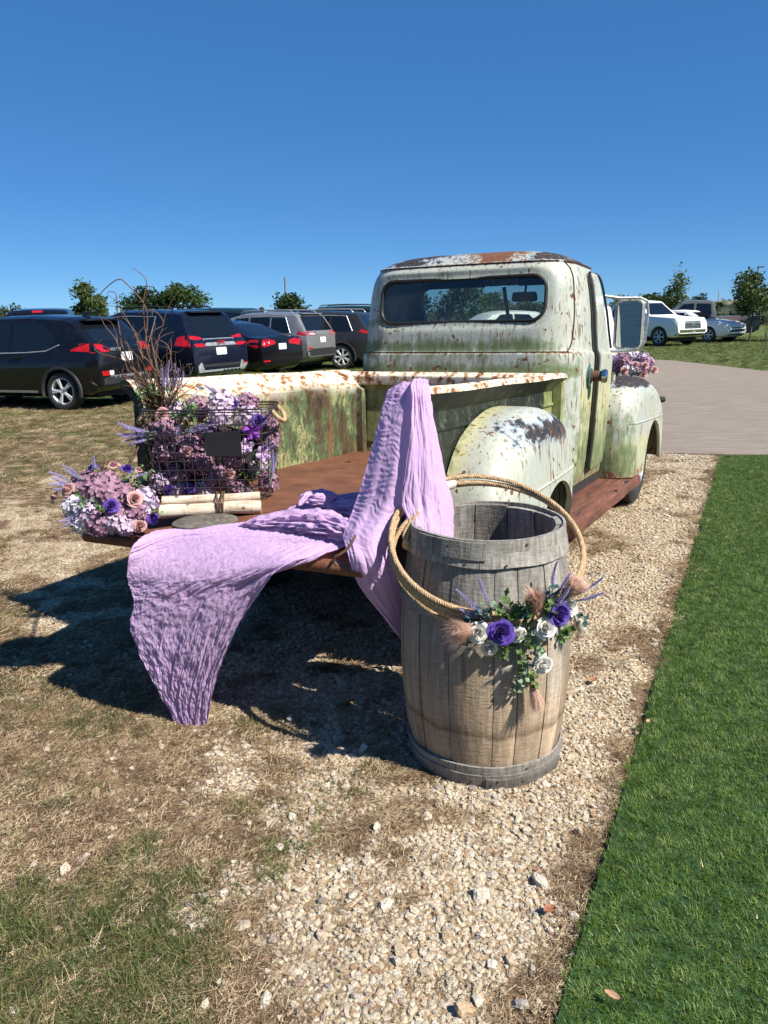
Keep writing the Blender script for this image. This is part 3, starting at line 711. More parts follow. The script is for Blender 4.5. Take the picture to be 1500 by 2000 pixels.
# seams: drip rail, belt line and the weld line down the right corner
def seam(P, r=.0045, name='body_seam'):
    m = MB(); m.tube(P, r, 6); return tpart(name, m.mesh(name), M_SEAM)
M_SEAM = simple('rusty_seam', (.060, .026, .016), .9, var=.6, scale=25)
def backx(y, z):
    h, _, _, _ = cab_bvh.ray_cast(Vector((-1, y, z)), Vector((1, 0, 0))); return h if h else Vector((1.1, y, z))
for z_, y0 in ((1.333, .70), (1.869, .60)): seam([backx(y, z_) + Vector((-.001, 0, 0)) for y in np.linspace(-y0, y0, 40)], .0042)
def sidept(x, z):
    h, _, _, _ = cab_bvh.ray_cast(Vector((x, -3, z)), Vector((0, 1, 0))); return h if h else Vector((x, -.75, z))
seam([sidept(x, z) + Vector((-.001, -.001, 0)) for x, z in spl2([(1.16, 1.865), (1.165, 1.80), (1.15, 1.70), (1.13, 1.55), (1.11, 1.42), (1.085, 1.36), (1.06, 1.335)], 30)])
seam([sidept(x, 1.868) for x in np.linspace(1.15, 1.80, 20)], .007)
# cab inside
m = MB(); m.box((1.23, 0, 1.13), (.14, 1.32, .50), Euler((0, R(-12), 0))); tpart('seat_back', m.mesh('seat_back'), M_INT)
m = MB(); m.box((1.47, 0, .86), (.5, 1.32, .18)); tpart('seat', m.mesh('seat'), M_INT)
m = MB(); m.box((2.0, 0, 1.30), (.2, 1.4, .20)); tpart('dashboard', m.mesh('dashboard'), M_INT)
m = MB(); m.tube([(1.80 + .07*math.sin(a), .36 + .205*math.cos(a), 1.36 + .19*math.sin(a)) for a in np.linspace(0, 6.28, 25)[:-1]], .013, 6, True)
m.tube([(1.80, .56, 1.36), (1.80, .16, 1.36)], .010, 6); m.tube([(1.80, .36, 1.36), (2.0, .36, 1.28)], .02, 6); tpart('steering_wheel', m.mesh('steering_wheel'), M_BLACK)
m = MB(); m.prism(roundpoly([(-.095, -.032), (.095, -.032), (.085, .034), (-.085, .034)], .02), -.012, .012, Matrix.Translation((1.83, -.17, 1.715)) @ Matrix(((0, 0, 1, 0), (1, 0, 0, 0), (0, 1, 0, 0), (0, 0, 0, 1)))); m.tube([(1.84, -.17, 1.74), (1.86, -.17, 1.80)], .008, 6)
tpart('inside_mirror', m.mesh('inside_mirror'), M_INT)
for s in (1, -1):
    m = MB(); m.box((1.80, s*.36, 1.815), (.02, .46, .06), Euler((0, R(-58), 0))); tpart('sun_visor', m.mesh('sun_visor'), M_INT)
m = MB(); m.box((1.55, 0, .52), (1.1, 1.45, .05)); tpart('cab_floor', m.mesh('cab_floor'), M_DARK)
# fuel filler and handle
m = MB(); Mf = Matrix.Translation((1.30, -.772, 1.185)) @ Matrix.Rotation(R(90), 4, 'X') @ Matrix.Rotation(R(12), 4, 'Y')
m.lathe([(.075, -.02), (.078, .006), (.066, .010), (.060, -.002)], 24, Mf); tpart('filler_ring', m.mesh('filler_ring'), M_TEAL)
m = MB(); m.lathe([(.05, -.01), (.046, .02), (.034, .022), (.032, .085)], 20, Mf); tpart('filler_neck', m.mesh('filler_neck'), M_IRON)
m = MB(); m.lathe([(.03, .075), (.044, .078), (.046, .10), (.036, .112), (.0, .116)], 20, Mf); tpart('fuel_cap', m.mesh('fuel_cap'), M_CHROME)
m = MB(); m.tube([(1.49, -.77, 1.20), (1.49, -.815, 1.20), (1.50, -.822, 1.20), (1.56, -.820, 1.20), (1.60, -.812, 1.198)], [.018, .017, .020, .017, .011], 10); m.lathe([(.026, 0), (.024, .012), (0, .014)], 16, Matrix.Translation((1.49, -.776, 1.20)) @ Matrix.Rotation(R(90), 4, 'X'))
h_ = m.mesh('handle'); h_.transform(PB); link(h_, 'handle', M_CHROME, door)
# hinge bits on the door
for z in (.78, 1.16):
    m = MB(); m.tube([(2.05, -.775, z - .03), (2.05, -.775, z + .03)], .012, 8); tpart('hinge', m.mesh('hinge'), M_PAINT, None, wear_cab)
# west-coast mirror on tube arms
mir = MB(); mc = Vector((2.02, -.865, 1.515)); rr_ = rrect(0, 0, .185, .335, .045, 6)
mir.tube([mc + Vector((0, p[0], p[1])) for p in rr_], .011, 8, True)
mir.prism(rrect(0, 0, .165, .315, .04, 6), -.006, -.018, Matrix.Translation(mc) @ Matrix(((0, 0, -1, 0), (1, 0, 0, 0), (0, 1, 0, 0), (0, 0, 0, 1))))
mo = tpart('wing_mirror', mir.mesh('wing_mirror'), M_DULLCHROME)
g = MB(); g.prism(rrect(0, 0, .158, .308, .036, 6), .0, .004, Matrix.Translation(mc - Vector((.004, 0, 0))) @ Matrix(((0, 0, -1, 0), (1, 0, 0, 0), (0, 1, 0, 0), (0, 0, 0, 1)))); gm_ = g.mesh('mirror_glass'); gm_.transform(PB @ Matrix.Translation(mc) @ Matrix.Rotation(R(4), 4, 'Z') @ Matrix.Translation(-mc)); link(gm_, 'mirror_glass', M_MIRROR, mo)
a = MB()
a.tube([(1.93, -.70, 1.71), (1.98, -.80, 1.695), (2.03, -.93, 1.695), (2.035, -.975, 1.67), (2.035, -.985, 1.60), (2.035, -.975, 1.40), (2.02, -.94, 1.345), (2.0, -.84, 1.335), (1.96, -.76, 1.335)], .011, 8)
a.tube([(2.02, -.86, 1.69), (2.02, -.86, 1.67)], .016, 8); a.tube([(2.02, -.86, 1.36), (2.02, -.86, 1.335)], .016, 8); ao = a.mesh('mirror_arm'); ao.transform(PB); link(ao, 'mirror_arm', M_DULLCHROME, mo)

# --- cargo bed
XR, XF, ZF, ZW, WB = -1.08, .925, .687, 1.114, .64
def side_rail(s):
    prof = [(WB, ZF-.05), (WB, ZW), (WB+.080, ZW+.098), (WB+.100, ZW+.106), (WB+.132, ZW+.098), (WB+.138, ZW+.072), (WB+.118, ZW+.060), (WB+.035, ZW-.005), (WB+.035, ZF-.10), (WB+.02, ZF-.10)]
    if s < 0: prof[2:7] = [(WB+.058, ZW+.092), (WB+.072, ZW+.099), (WB+.098, ZW+.092), (WB+.104, ZW+.072), (WB+.088, ZW+.058)]
    nx = 70; X = np.linspace(XR, XF - .03, nx); V = []; Q = []
    for i, p in enumerate(prof):
        q = prof[(i+1) % len(prof)]; k = max(1, int(math.dist(p, q) / .05))
        for j in range(k): Q.append((p[0]+(q[0]-p[0])*j/k, p[1]+(q[1]-p[1])*j/k))
    n = len(Q)
    for x in X:
        for (y, z) in Q: V.append((x, s*(y + .004*noise.noise((x*3, y*9, z*5))), z + .005*noise.noise((x*2.2, 4, z))))
    F = [(i*n+k, i*n+(k+1) % n, (i+1)*n+(k+1) % n, (i+1)*n+k) for i in range(nx-1) for k in range(n)]
    if s > 0: F = [tuple(reversed(f)) for f in F]
    F += [tuple(range(n)) if s > 0 else tuple(range(n-1, -1, -1)), tuple((nx-1)*n+k for k in (range(n-1, -1, -1) if s > 0 else range(n)))]
    return mesh('bed_side', V, F, True, 30)
def wear_bed(x, y, z): return dict(flare=sstep(ZW - .004, ZW + .006, z) * (np.abs(y) > WB - .01) * (z > ZW - .03 + .62*(np.abs(y) - WB)), rust=0.0, green=0.0, dark=0.0, yellow=0.0)
for s in (1, -1):
    sm = side_rail(s); sm.materials.append(M_BED); sm.materials.append(M_BEDSHADE)
    for p in sm.polygons:
        c = p.center
        if s*c.y > WB + .015 and c.z < ZW + .07 and c.z - ZW < (s*c.y - WB) - .012: p.material_index = 1  # underside of the flare gets the painted shade too
    bs = tpart('bed_side', sm, None, None, wear_bed)
    for zz, dd in ((1.035, .011), (.80, .009)):
        m = MB(); m.tube([(XR + .03, s*(WB+.035), zz), (XF - .06, s*(WB+.035), zz)], dd, 8); me = m.mesh('bed_bead'); me.transform(PB); link(me, 'bed_bead', M_BEDSHADE, bs)
    for x in (XF - .075, XR + .06):
        m = MB(); m.box((x, s*(WB+.065), (ZF+ZW)/2 + .05), (.06, .05, .42)); me = m.mesh('stake_pocket'); me.transform(PB); link(me, 'stake_pocket', M_BEDSHADE, bs)
m = MB(); m.prism([(WB, ZF-.03), (WB, ZW), (WB-.035, ZW-.02), (WB-.045, ZF-.03)], XF-.09, XF-.035, Matrix(((0, 0, 1, 0), (1, 0, 0, 0), (0, 1, 0, 0), (0, 0, 0, 1)))); tpart('corner_post', m.mesh('corner_post'), M_BED, None, wear_bed)
m = MB()
m.box((XF, 0, .93), (.03, 1.30, .49)); m.box((XF - .012, 0, .86), (.02, 1.2, .22)); tpart('front_panel', m.mesh('front_panel'), M_BEDSHADE)
m = MB(); m.prism(roundpoly([(XF-.05, 1.125), (XF-.055, 1.185), (XF-.02, 1.21), (XF+.02, 1.21), (XF+.02, 1.125)], .015), -.715, .715, Matrix(((1, 0, 0, 0), (0, 0, 1, 0), (0, 1, 0, 0), (0, 0, 0, 1)))); tpart('panel_rail', m.mesh('panel_rail'), M_BED, None, lambda x, y, z: dict(flare=1.0, rust=0, green=0, dark=0, yellow=0))
m = MB(); nx, ny = 40, 26; V = []; F = []
for i in range(nx):
    for j in range(ny):
        x = XR + (XF - XR)*i/(nx-1); y = -WB + 2*WB*j/(ny-1); V.append((x, y, ZF + .006*noise.noise((x*2.5, y*2.5, 0)) - .002))
F = [(i*ny+j, (i+1)*ny+j, (i+1)*ny+j+1, i*ny+j+1) for i in range(nx-1) for j in range(ny-1)]
tpart('bed_floor', mesh('bed_floor', V, F), M_RUST)
m = MB(); m.box(((XR+XF)/2, 0, ZF - .05), (XF-XR - .01, 2*WB + .02, .06)); m.box((XR + .02, 0, ZF - .09), (.05, 1.3, .16)); tpart('bed_frame', m.mesh('bed_frame'), M_DARK)
# tailgate hanging a little below level
TGA = R(13)
def tgl(y): return .325 + .03*y
def tg(x, z): return (XR - .012 - x*math.cos(TGA), z + ZF - .004 - x*math.sin(TGA))
m = MB(); nx, ny = 14, 30; V = []
for i in range(nx):
    for j in range(ny):
        y = -WB + 2*WB*j/(ny-1); x, z = tg(tgl(y)*i/(nx-1), 0); V.append((x, y, z + .004*noise.noise((x*4, y*4, 2))))
n = len(V); V2 = [(x, y, z - .03) for x, y, z in V]; F = [(i*ny+j, i*ny+j+1, (i+1)*ny+j+1, (i+1)*ny+j) for i in range(nx-1) for j in range(ny-1)]
bd = [j for j in range(ny)] + [i*ny+ny-1 for i in range(1, nx)] + [(nx-1)*ny+j for j in range(ny-2, -1, -1)] + [i*ny for i in range(nx-2, 0, -1)]
F2 = [tuple(k+n for k in reversed(f)) for f in F] + [(bd[(k+1) % len(bd)], bd[k], bd[k]+n, bd[(k+1) % len(bd)]+n) for k in range(len(bd))]
tgate = tpart('tailgate', mesh('tailgate', V + V2, F + F2, True, 30), M_RUST)
xe, ze = tg(tgl(-WB), 0)
def wear_tube(x, y, z): return dict(flare=1.0, rust=0, green=0, dark=0, yellow=0)
m = MB(); m.tube([(tg(tgl(y), 0)[0] - .012, y, tg(tgl(y), 0)[1] - .016) for y in np.linspace(-WB-.02, WB + .01, 30)], .026, 12); me = m.mesh('tailgate_tube'); me.transform(PB); link(me, 'tailgate_tube', M_RUST, tgate)
for y in (-.58, -.2, .2, .58):
    m = MB(); m.tube([(XR - .006, y - .05, ZF - .012), (XR - .006, y + .05, ZF - .012)], .014, 8); me = m.mesh('hinge'); me.transform(PB); link(me, 'hinge', M_IRON, tgate)
# chains that hold the tailgate
def chain(P0, P1, sag, nl, parent, name='tailgate_chain'):
    P0, P1 = Vector(P0), Vector(P1); root = None
    lm = MB(); L = (P1 - P0).length / nl * .78
    lm.tube([(math.copysign(max(abs(math.cos(a))*L*.5 - 0, 0), math.cos(a)) + math.copysign(L*.25, math.cos(a)) , .0085*math.sin(a), 0) for a in np.linspace(0, 6.283, 13)[:-1]], .0034, 6, True); lme = lm.mesh('link')
    for i in range(nl):
        t = (i + .5) / nl; c = P0.lerp(P1, t) - Vector((0, 0, sag * 4 * t * (1-t))); d = (P1 - P0).normalized(); d.z -= sag*4*(1-2*t)*.6
        q = d.to_track_quat('X', 'Z').to_matrix().to_4x4() @ Matrix.Rotation(R(90*(i % 2)), 4, 'X')
        if i == 0:
            me = lme.copy(); me.transform(Matrix.Translation(c) @ q); me.transform(PB); root = link(me, name, M_IRON, parent)
        else:
            o = link(lme, 'link', M_IRON, root); o.matrix_local = PB @ Matrix.Translation(c) @ q
    return root
M_IRON2 = M_IRON
tpx, tpz = tg(tgl(WB)*.93, .006)
chain((XR + .03, WB - .005, 1.06), (tpx, WB - .03, tpz), .01, 15, truck)
m = MB(); m.tube(spl([(-1.428, -0.639, 0.728), (-1.455, -0.64, 0.709), (-1.476, -0.63, 0.687), (-1.49, -0.614, 0.673), (-1.497, -0.6, 0.664), (-1.494, -0.592, 0.644), (-1.485, -0.598, 0.632)], 26), .0050, 8); hk = m.mesh('tailgate_hook'); tpart('tailgate_hook', hk, M_IRON)

# --- fenders
def fender_solid(prof, y0, y1, rad, sc=1.0, npf=84, shift=(0, 0), extra=0.0, capn=7):
    P = [Vector((p[0], p[1], 0)) for p in prof]; C = spl(P, npf); cx = sum(p[0] for p in prof)/len(prof); zb = prof[0][1]
    pts = [(cx + (p.x - cx)*sc + shift[0], zb + (p.y - zb)*sc + shift[1]) for p in C]
    rings = []
    s = -1 if y1 < y0 else 1
    W = abs(y1 - y0)
    for t in np.linspace(0, 1, 7): rings.append((y0 + s*(W - rad)*t, 0))
    for a in np.linspace(0, 90, 9)[1:]: rings.append((y0 + s*(W - rad + rad*math.sin(R(a))), rad*(1 - math.cos(R(a)))))
    V = []; F = []; n = npf
    hx = max(p[0] for p in pts) - cx; hz = max(p[1] for p in pts) - zb
    for (y, ins) in rings:
        kx, kz = 1 - ins/hx, 1 - ins/hz
        for (x, z) in pts: V.append((cx + (x-cx)*kx, y, zb - extra + (z - zb)*kz + (extra if z > zb + .02 else 0)))
    kx0, kz0 = 1 - rad/hx, 1 - rad/hz; base = len(rings)
    for q in range(1, capn):
        f = 1 - q / capn
        for (x, z) in pts: V.append((cx + (x-cx)*kx0*f, rings[-1][0] + s*.012*(1-f*f), zb + (z-zb)*kz0*f))
    nr = base + capn - 1
    V.append((cx, rings[-1][0] + s*.012, zb)); last = len(V) - 1
    for i in range(nr - 1):
        for k in range(n - 1): F.append((i*n+k, i*n+k+1, (i+1)*n+k+1, (i+1)*n+k))
    for k in range(n - 1): F.append(((nr-1)*n+k, (nr-1)*n+k+1, last))
    # bottom strip and inner face
    F.append(tuple([i*n for i in range(nr)] + [last] + [i*n + n-1 for i in range(nr-1, -1, -1)]))
    F.append(tuple(range(n-1, -1, -1)))
    if s > 0: pass
    else: F = F
    me = mesh('fender', V, F, True); bm = bmesh.new(); bm.from_mesh(me); bmesh.ops.recalc_face_normals(bm, faces=bm.faces); bm.to_mesh(me); bm.free()
    return me
def cyl_y(cx, cz, r, ya, yb, n=40, squash=1.0, low=None):
    P = [(cx + r*math.cos(2*math.pi*k/n), cz + r*squash*math.sin(2*math.pi*k/n)) for k in range(n)]
    if low is not None: P = [(cx + r*math.cos(math.pi*k/(n-1)), cz + r*squash*math.sin(math.pi*k/(n-1))) for k in range(n)] + [(cx - r, low), (cx + r, low)]
    me = cutm(P, 'y', min(ya, yb), max(ya, yb)); bm = bmesh.new(); bm.from_mesh(me); bmesh.ops.recalc_face_normals(bm, faces=bm.faces); bm.to_mesh(me); bm.free(); return me
RFP = [(-.80, .40), (-.82, .58), (-.78, .79), (-.62, .975), (-.32, 1.075), (.0, 1.075), (.25, 1.005), (.365, .86), (.40, .66), (.405, .37)]
FFP = [(1.985, .44), (1.975, .72), (2.0, .95), (2.12, 1.085), (2.42, 1.145), (2.80, 1.135), (3.15, 1.075), (3.42, .945), (3.54, .72), (3.52, .44)]
def make_fender(prof, s, yin, yout, rad, acx, ar, fn, crz, name='fender'):
    me = fender_solid(prof, s*yin, s*yout, rad)
    # hollow it
    inn = fender_solid(prof, s*(yin - .05), s*(yout - .022), rad*.95, .955, 40, (0, -.012)); inn.transform(Matrix.Translation((0, 0, -.004)))
    me = boolean(me, inn)
    me = boolean(me, cyl_y(acx, .36, ar, s*.3, s*1.3, 44, 1.0, .2))
    o = tpart(name, smooth_me(me, 38), M_PAINT, None, fn)
    return o
def wear_rf(x, y, z):
    e = G(x, -.20, .30) * sstep(.86, .95, z) * sstep(-.76, -.82, y)
    dark = .80 * np.exp(-(np.maximum(0, np.abs(x + .20) - .18)/.20)**2 - ((z - .985)/.07)**2 ) * sstep(.69, .78, np.abs(y)) + .25*np.exp(-((x-.15)/.2)**2 - ((z-1.0)/.06)**2)
    rust = .26*np.exp(-((x + .15)/.42)**2 - ((z - .95)/.10)**2) + .10*(z < .70) + .17*sstep(.28, .38, x)*(z < .95) + .1*np.exp(-((x-.1)/.15)**2 - ((z-.85)/.08)**2)
    yellow = .40*sstep(.75, .5, z) + .62*sstep(.80, .70, np.abs(y))*(z > .8) + .15
    green = .30*sstep(.70, .45, z) + .45*sstep(.74, .69, np.abs(y))*(z > .8) + .2*sstep(.30, .40, x)*(z < .75)
    return dict(rust=rust + .05, dark=dark - .02, green=green, yellow=yellow)
def wear_ff(x, y, z):
    dark = .85*np.exp(-((x - 2.55)/.45)**2)*sstep(1.045, 1.10, z) + .3*sstep(1.03, 1.1, z)
    rust = .10*sstep(1.03, 1.1, z) + .30*sstep(.54, .46, z) + .05 + .12*G(z, .80, .05)
    return dict(rust=rust + .05, dark=dark - .02, green=.62*sstep(2.35, 2.0, x)*sstep(1.0, .8, z) + .28*sstep(.75, .5, z) , yellow=.6*sstep(.85, .65, z))
for s in (-1, 1):
    rf = make_fender(RFP, s, .685, .955, .15, 0.0, .365, wear_rf, .72)
    bv = bvh_of(rf.data)
    ff = make_fender(FFP, s, .50, .945, .16, 2.90, .43, wear_ff, .83)
# creases across the fenders
def crease(prof, s, yin, yout, rad, A, B, fn):
    b = bvh_of(fender_solid(prof, s*yin, s*yout, rad)); V = []
    P = []
    for t in np.linspace(0, 1, 30):
        x = A[0] + (B[0]-A[0])*t; z = A[1] + (B[1]-A[1])*t
        h, n, _, _ = b.ray_cast(Vector((x, s*3, z)), Vector((0, -s, 0)))
        if h: P.append(h)
    m = MB(); m.tube(P, .007, 6); me = m.mesh('fender_crease'); return tpart('fender_crease', me, M_PAINT, None, fn)
for s in (-1, 1):
    crease(RFP, s, .685, .955, .15, (-.50, .735), (.355, .765), wear_rf); crease(FFP, s, .50, .945, .16, (2.03, .83), (3.42, .80), wear_ff)
# running boards
for s in (-1, 1):
    m = MB(); nx = 40; V = []; cs = [(.66, .43), (.80, .434), (.93, .43), (.955, .415), (.958, .36), (.935, .345), (.66, .36)]; n = len(cs)
    for i in range(nx):
        x = .385 + (2.35 - .385)*i/(nx-1)
        for (y, z) in cs: V.append((x, s*(y - .0*x + .003*noise.noise((x*7, y*20, z*9))), z + .004*noise.noise((x*5, y*11, 3)) ))
    F = [(i*n+k, i*n+(k+1) % n, (i+1)*n+(k+1) % n, (i+1)*n+k) for i in range(nx-1) for k in range(n)]
    if s < 0: F = [tuple(reversed(f)) for f in F]
    F += [tuple(range(n)), tuple((nx-1)*n+k for k in range(n))]
    tpart('running_board', mesh('running_board', V, F, True, 40), M_BOARD)
    m = MB(); m.box((1.35, s*.70, .50), (1.3, .05, .22)); tpart('sill', m.mesh('sill'), M_DARK)
# bonnet, grille and front bumper
m = MB(); V = []; F = []; X = np.linspace(2.12, 3.5, 24); na = 24
for x in X:
    t = (x - 2.12)/1.38; zt = 1.30 - .06*t - .16*t**5; hw = .62 - .12*t
    for k in range(na + 1):
        a = math.pi*k/na; V.append((x, hw*math.copysign(abs(math.cos(a))**.6, math.cos(a)), .88 + (zt-.88)*abs(math.sin(a))**.55))
F = [(i*(na+1)+k, i*(na+1)+k+1, (i+1)*(na+1)+k+1, (i+1)*(na+1)+k) for i in range(23) for k in range(na)] + [tuple((23)*(na+1)+k for k in range(na+1))]
tpart('bonnet', mesh('bonnet', V, F, True, 40), M_PAINT, None, lambda x, y, z: dict(rust=.12, dark=.25*sstep(1.2, 1.26, z), green=.1, yellow=.2))
m = MB(); m.box((3.46, 0, .80), (.08, 1.25, .34)); gr = tpart('grille', m.mesh('grille'), M_DARK)
for k in range(4):
    m = MB(); m.box((3.51, 0, .70 + .07*k), (.02, 1.2, .03)); me = m.mesh('grille_bar'); me.transform(PB); link(me, 'grille_bar', M_DULLCHROME, gr)
for s in (1, -1):
    m = MB(); m.lathe([(.10, -.05), (.105, .02), (.09, .03), (.05, .05), (0, .055)], 20, frame((3.44, s*.70, .86), z=(1, 0, .05))); tpart('headlight', m.mesh('headlight'), M_DULLCHROME)
    m = MB(); m.lathe([(.022, -.02), (.026, .01), (.026, .035), (.018, .05), (0, .052)], 14, frame((3.30, s*.915, .93), z=(.35, s, .1))); tpart('marker_lamp', m.mesh('marker_lamp'), M_INT)
m = MB(); m.box((3.68, 0, .52), (.06, 1.75, .15)); tpart('front_bumper', m.mesh('front_bumper'), M_DULLCHROME)
m = MB()
for s in (1, -1): m.box((1.3, s*.36, .50), (4.6, .07, .14))
for x in (-.9, 0, 1.2, 2.3, 3.3): m.box((x, 0, .50), (.08, .8, .10))
m.box((2.7, 0, .75), (1.1, .7, .5)); tpart('chassis', m.mesh('chassis'), M_DARK)
m = MB(); m.tube([(0, -.70, .36), (0, .70, .36)], .05, 10); m.lathe([(.02, -.16), (.14, -.1), (.16, 0), (.14, .1), (.02, .16)], 14, frame((0, 0, .36), z=(1, 0, 0))); tpart('axle', m.mesh('axle'), M_DARK, pitch=False)
m = MB(); m.tube([(2.9, -.7, .36), (2.9, .7, .36)], .035, 8); tpart('axle', m.mesh('axle'), M_DARK, pitch=False)
# wheels
def tyre_mesh(r, w_, rim):
    m = MB(); h = w_/2; s_ = r - rim
    prof = [(rim, -h*.72), (rim + s_*.25, -h*.95), (rim + s_*.6, -h), (r - .02, -h*.86), (r, -h*.66)]
    for k in range(-2, 3): prof += [(r, h*(k*.24 - .08)), (r - .007, h*(k*.24 - .06)), (r - .007, h*(k*.24 + .06)), (r, h*(k*.24 + .08))]
    prof += [(r, h*.66), (r - .02, h*.86), (rim + s_*.6, h), (rim + s_*.25, h*.95), (rim, h*.72)]
    prof.sort(key=lambda p: p[1]) if False else None
    m.lathe(prof, 48, Matrix.Rotation(R(90), 4, 'X'), closed=True); return m
for (x, y) in ((0, .76), (0, -.76), (2.9, .775), (2.9, -.775)):
    wr = empty('wheel', (x, y, .362)); wr.parent = truck; s = 1 if y > 0 else -1
    tyre_mesh(.362, .17, .21).obj('tyre', M_RUBBER, wr)
    m = MB(); m.lathe([(.0, .03), (.12, .03), (.17, .045), (.205, .075), (.215, .085), (.212, -.085), (.2, -.06)], 32, Matrix.Rotation(R(-90*s), 4, 'X')); m.obj('rim', M_DARK if x == 0 else M_DULLCHROME, wr)
    m = MB(); m.lathe([(.13, .035), (.125, .06), (.09, .085), (.03, .095), (0, .096)], 28, Matrix.Rotation(R(-90*s), 4, 'X')); m.obj('hub_cap', M_CHROME, wr)
# ------------------------------------------------------------------ world positions of cloth, flowers and twigs (metres)
SAIL = [[(-0.891, 2.897, 0.76), (-0.75, 2.894, 0.77), (-0.599, 2.891, 0.78), (-0.442, 2.919, 0.79), (-0.277, 2.86, 0.79), (-0.118, 2.732, 0.79)], [(-0.936, 2.796, 0.745), (-0.798, 2.846, 0.76), (-0.624, 2.816, 0.765), (-0.442, 2.771, 0.77), (-0.274, 2.714, 0.775), (-0.118, 2.702, 0.775)], [(-0.962, 2.767, 0.7), (-0.821, 2.811, 0.73), (-0.635, 2.765, 0.74), (-0.444, 2.708, 0.745), (-0.277, 2.667, 0.75), (-0.119, 2.683, 0.765)], [(-0.975, 2.776, 0.606), (-0.829, 2.734, 0.627), (-0.663, 2.686, 0.646), (-0.503, 2.64, 0.678), (-0.325, 2.56, 0.728), (-0.165, 2.594, 0.755)], [(-0.961, 2.765, 0.516), (-0.847, 2.732, 0.533), (-0.73, 2.699, 0.555), (-0.606, 2.662, 0.594), (-0.485, 2.626, 0.634), (-0.349, 2.544, 0.715)], [(-0.983, 2.766, 0.397), (-0.878, 2.736, 0.412), (-0.782, 2.708, 0.43), (-0.676, 2.676, 0.461), (-0.582, 2.648, 0.503), (-0.481, 2.617, 0.561)], [(-0.933, 2.757, 0.253), (-0.863, 2.737, 0.262), (-0.797, 2.718, 0.278), (-0.721, 2.695, 0.304), (-0.656, 2.676, 0.337), (-0.585, 2.654, 0.387)], [(-0.889, 2.76, 0.137), (-0.847, 2.748, 0.14), (-0.809, 2.737, 0.15), (-0.758, 2.722, 0.167), (-0.707, 2.706, 0.191), (-0.658, 2.691, 0.224)], [(-0.837, 2.759, 0.038), (-0.813, 2.753, 0.032), (-0.794, 2.747, 0.033), (-0.767, 2.74, 0.036), (-0.741, 2.732, 0.042), (-0.707, 2.722, 0.061)]]
STRIP = [[(0.052, 2.99, 1.2), (0.076, 2.98, 1.221), (0.107, 2.96, 1.242), (0.135, 2.93, 1.264)], [(0.037, 2.94, 1.269), (0.067, 2.92, 1.291), (0.1, 2.9, 1.304), (0.127, 2.86, 1.314)], [(0.022, 2.84, 1.279), (0.056, 2.81, 1.307), (0.089, 2.79, 1.317), (0.115, 2.77, 1.324)], [(0.0, 2.78, 1.223), (0.037, 2.75, 1.239), (0.073, 2.72, 1.249), (0.105, 2.7, 1.256)], [(-0.032, 2.75, 1.117), (0.011, 2.71, 1.13), (0.056, 2.68, 1.137), (0.098, 2.66, 1.143)], [(-0.069, 2.72, 0.996), (-0.015, 2.68, 1.007), (0.035, 2.64, 1.017), (0.083, 2.63, 1.018)], [(-0.111, 2.7, 0.878), (-0.054, 2.65, 0.887), (0.0, 2.61, 0.893), (0.061, 2.61, 0.888)], [(-0.143, 2.62, 0.805), (-0.094, 2.56, 0.809), (-0.037, 2.53, 0.798), (0.03, 2.58, 0.763)], [(-0.123, 2.52, 0.751), (-0.07, 2.5, 0.746), (-0.007, 2.52, 0.719), (0.07, 2.64, 0.654)], [(-0.091, 2.54, 0.641), (-0.034, 2.54, 0.626), (0.027, 2.6, 0.587), (0.101, 2.72, 0.525)], [(-0.019, 2.58, 0.518), (0.018, 2.61, 0.493), (0.064, 2.68, 0.451), (0.126, 2.78, 0.396)], [(0.054, 2.63, 0.391), (0.076, 2.68, 0.356), (0.104, 2.74, 0.318), (0.141, 2.82, 0.27)]]
FALL = [[(0.13, 2.95, 1.281), (0.158, 2.96, 1.276), (0.182, 2.97, 1.263), (0.198, 2.98, 1.242)], [(0.117, 2.8, 1.323), (0.144, 2.83, 1.32), (0.168, 2.86, 1.308), (0.18, 2.88, 1.283)], [(0.104, 2.72, 1.3), (0.128, 2.73, 1.313), (0.156, 2.75, 1.303), (0.177, 2.79, 1.27)], [(0.104, 2.69, 1.235), (0.129, 2.69, 1.244), (0.159, 2.71, 1.235), (0.183, 2.75, 1.199)], [(0.094, 2.65, 1.134), (0.13, 2.65, 1.142), (0.171, 2.68, 1.131), (0.202, 2.72, 1.098)], [(0.077, 2.62, 1.013), (0.127, 2.61, 1.023), (0.178, 2.64, 1.016), (0.224, 2.69, 0.986)], [(0.065, 2.6, 0.918), (0.125, 2.59, 0.928), (0.188, 2.61, 0.922), (0.245, 2.66, 0.899)], [(0.087, 2.55, 0.857), (0.133, 2.55, 0.862), (0.191, 2.58, 0.852), (0.244, 2.63, 0.834)], [(0.111, 2.5, 0.804), (0.148, 2.51, 0.8), (0.196, 2.55, 0.787), (0.243, 2.6, 0.771)], [(0.126, 2.48, 0.722), (0.154, 2.5, 0.715), (0.195, 2.54, 0.701), (0.239, 2.59, 0.683)]]
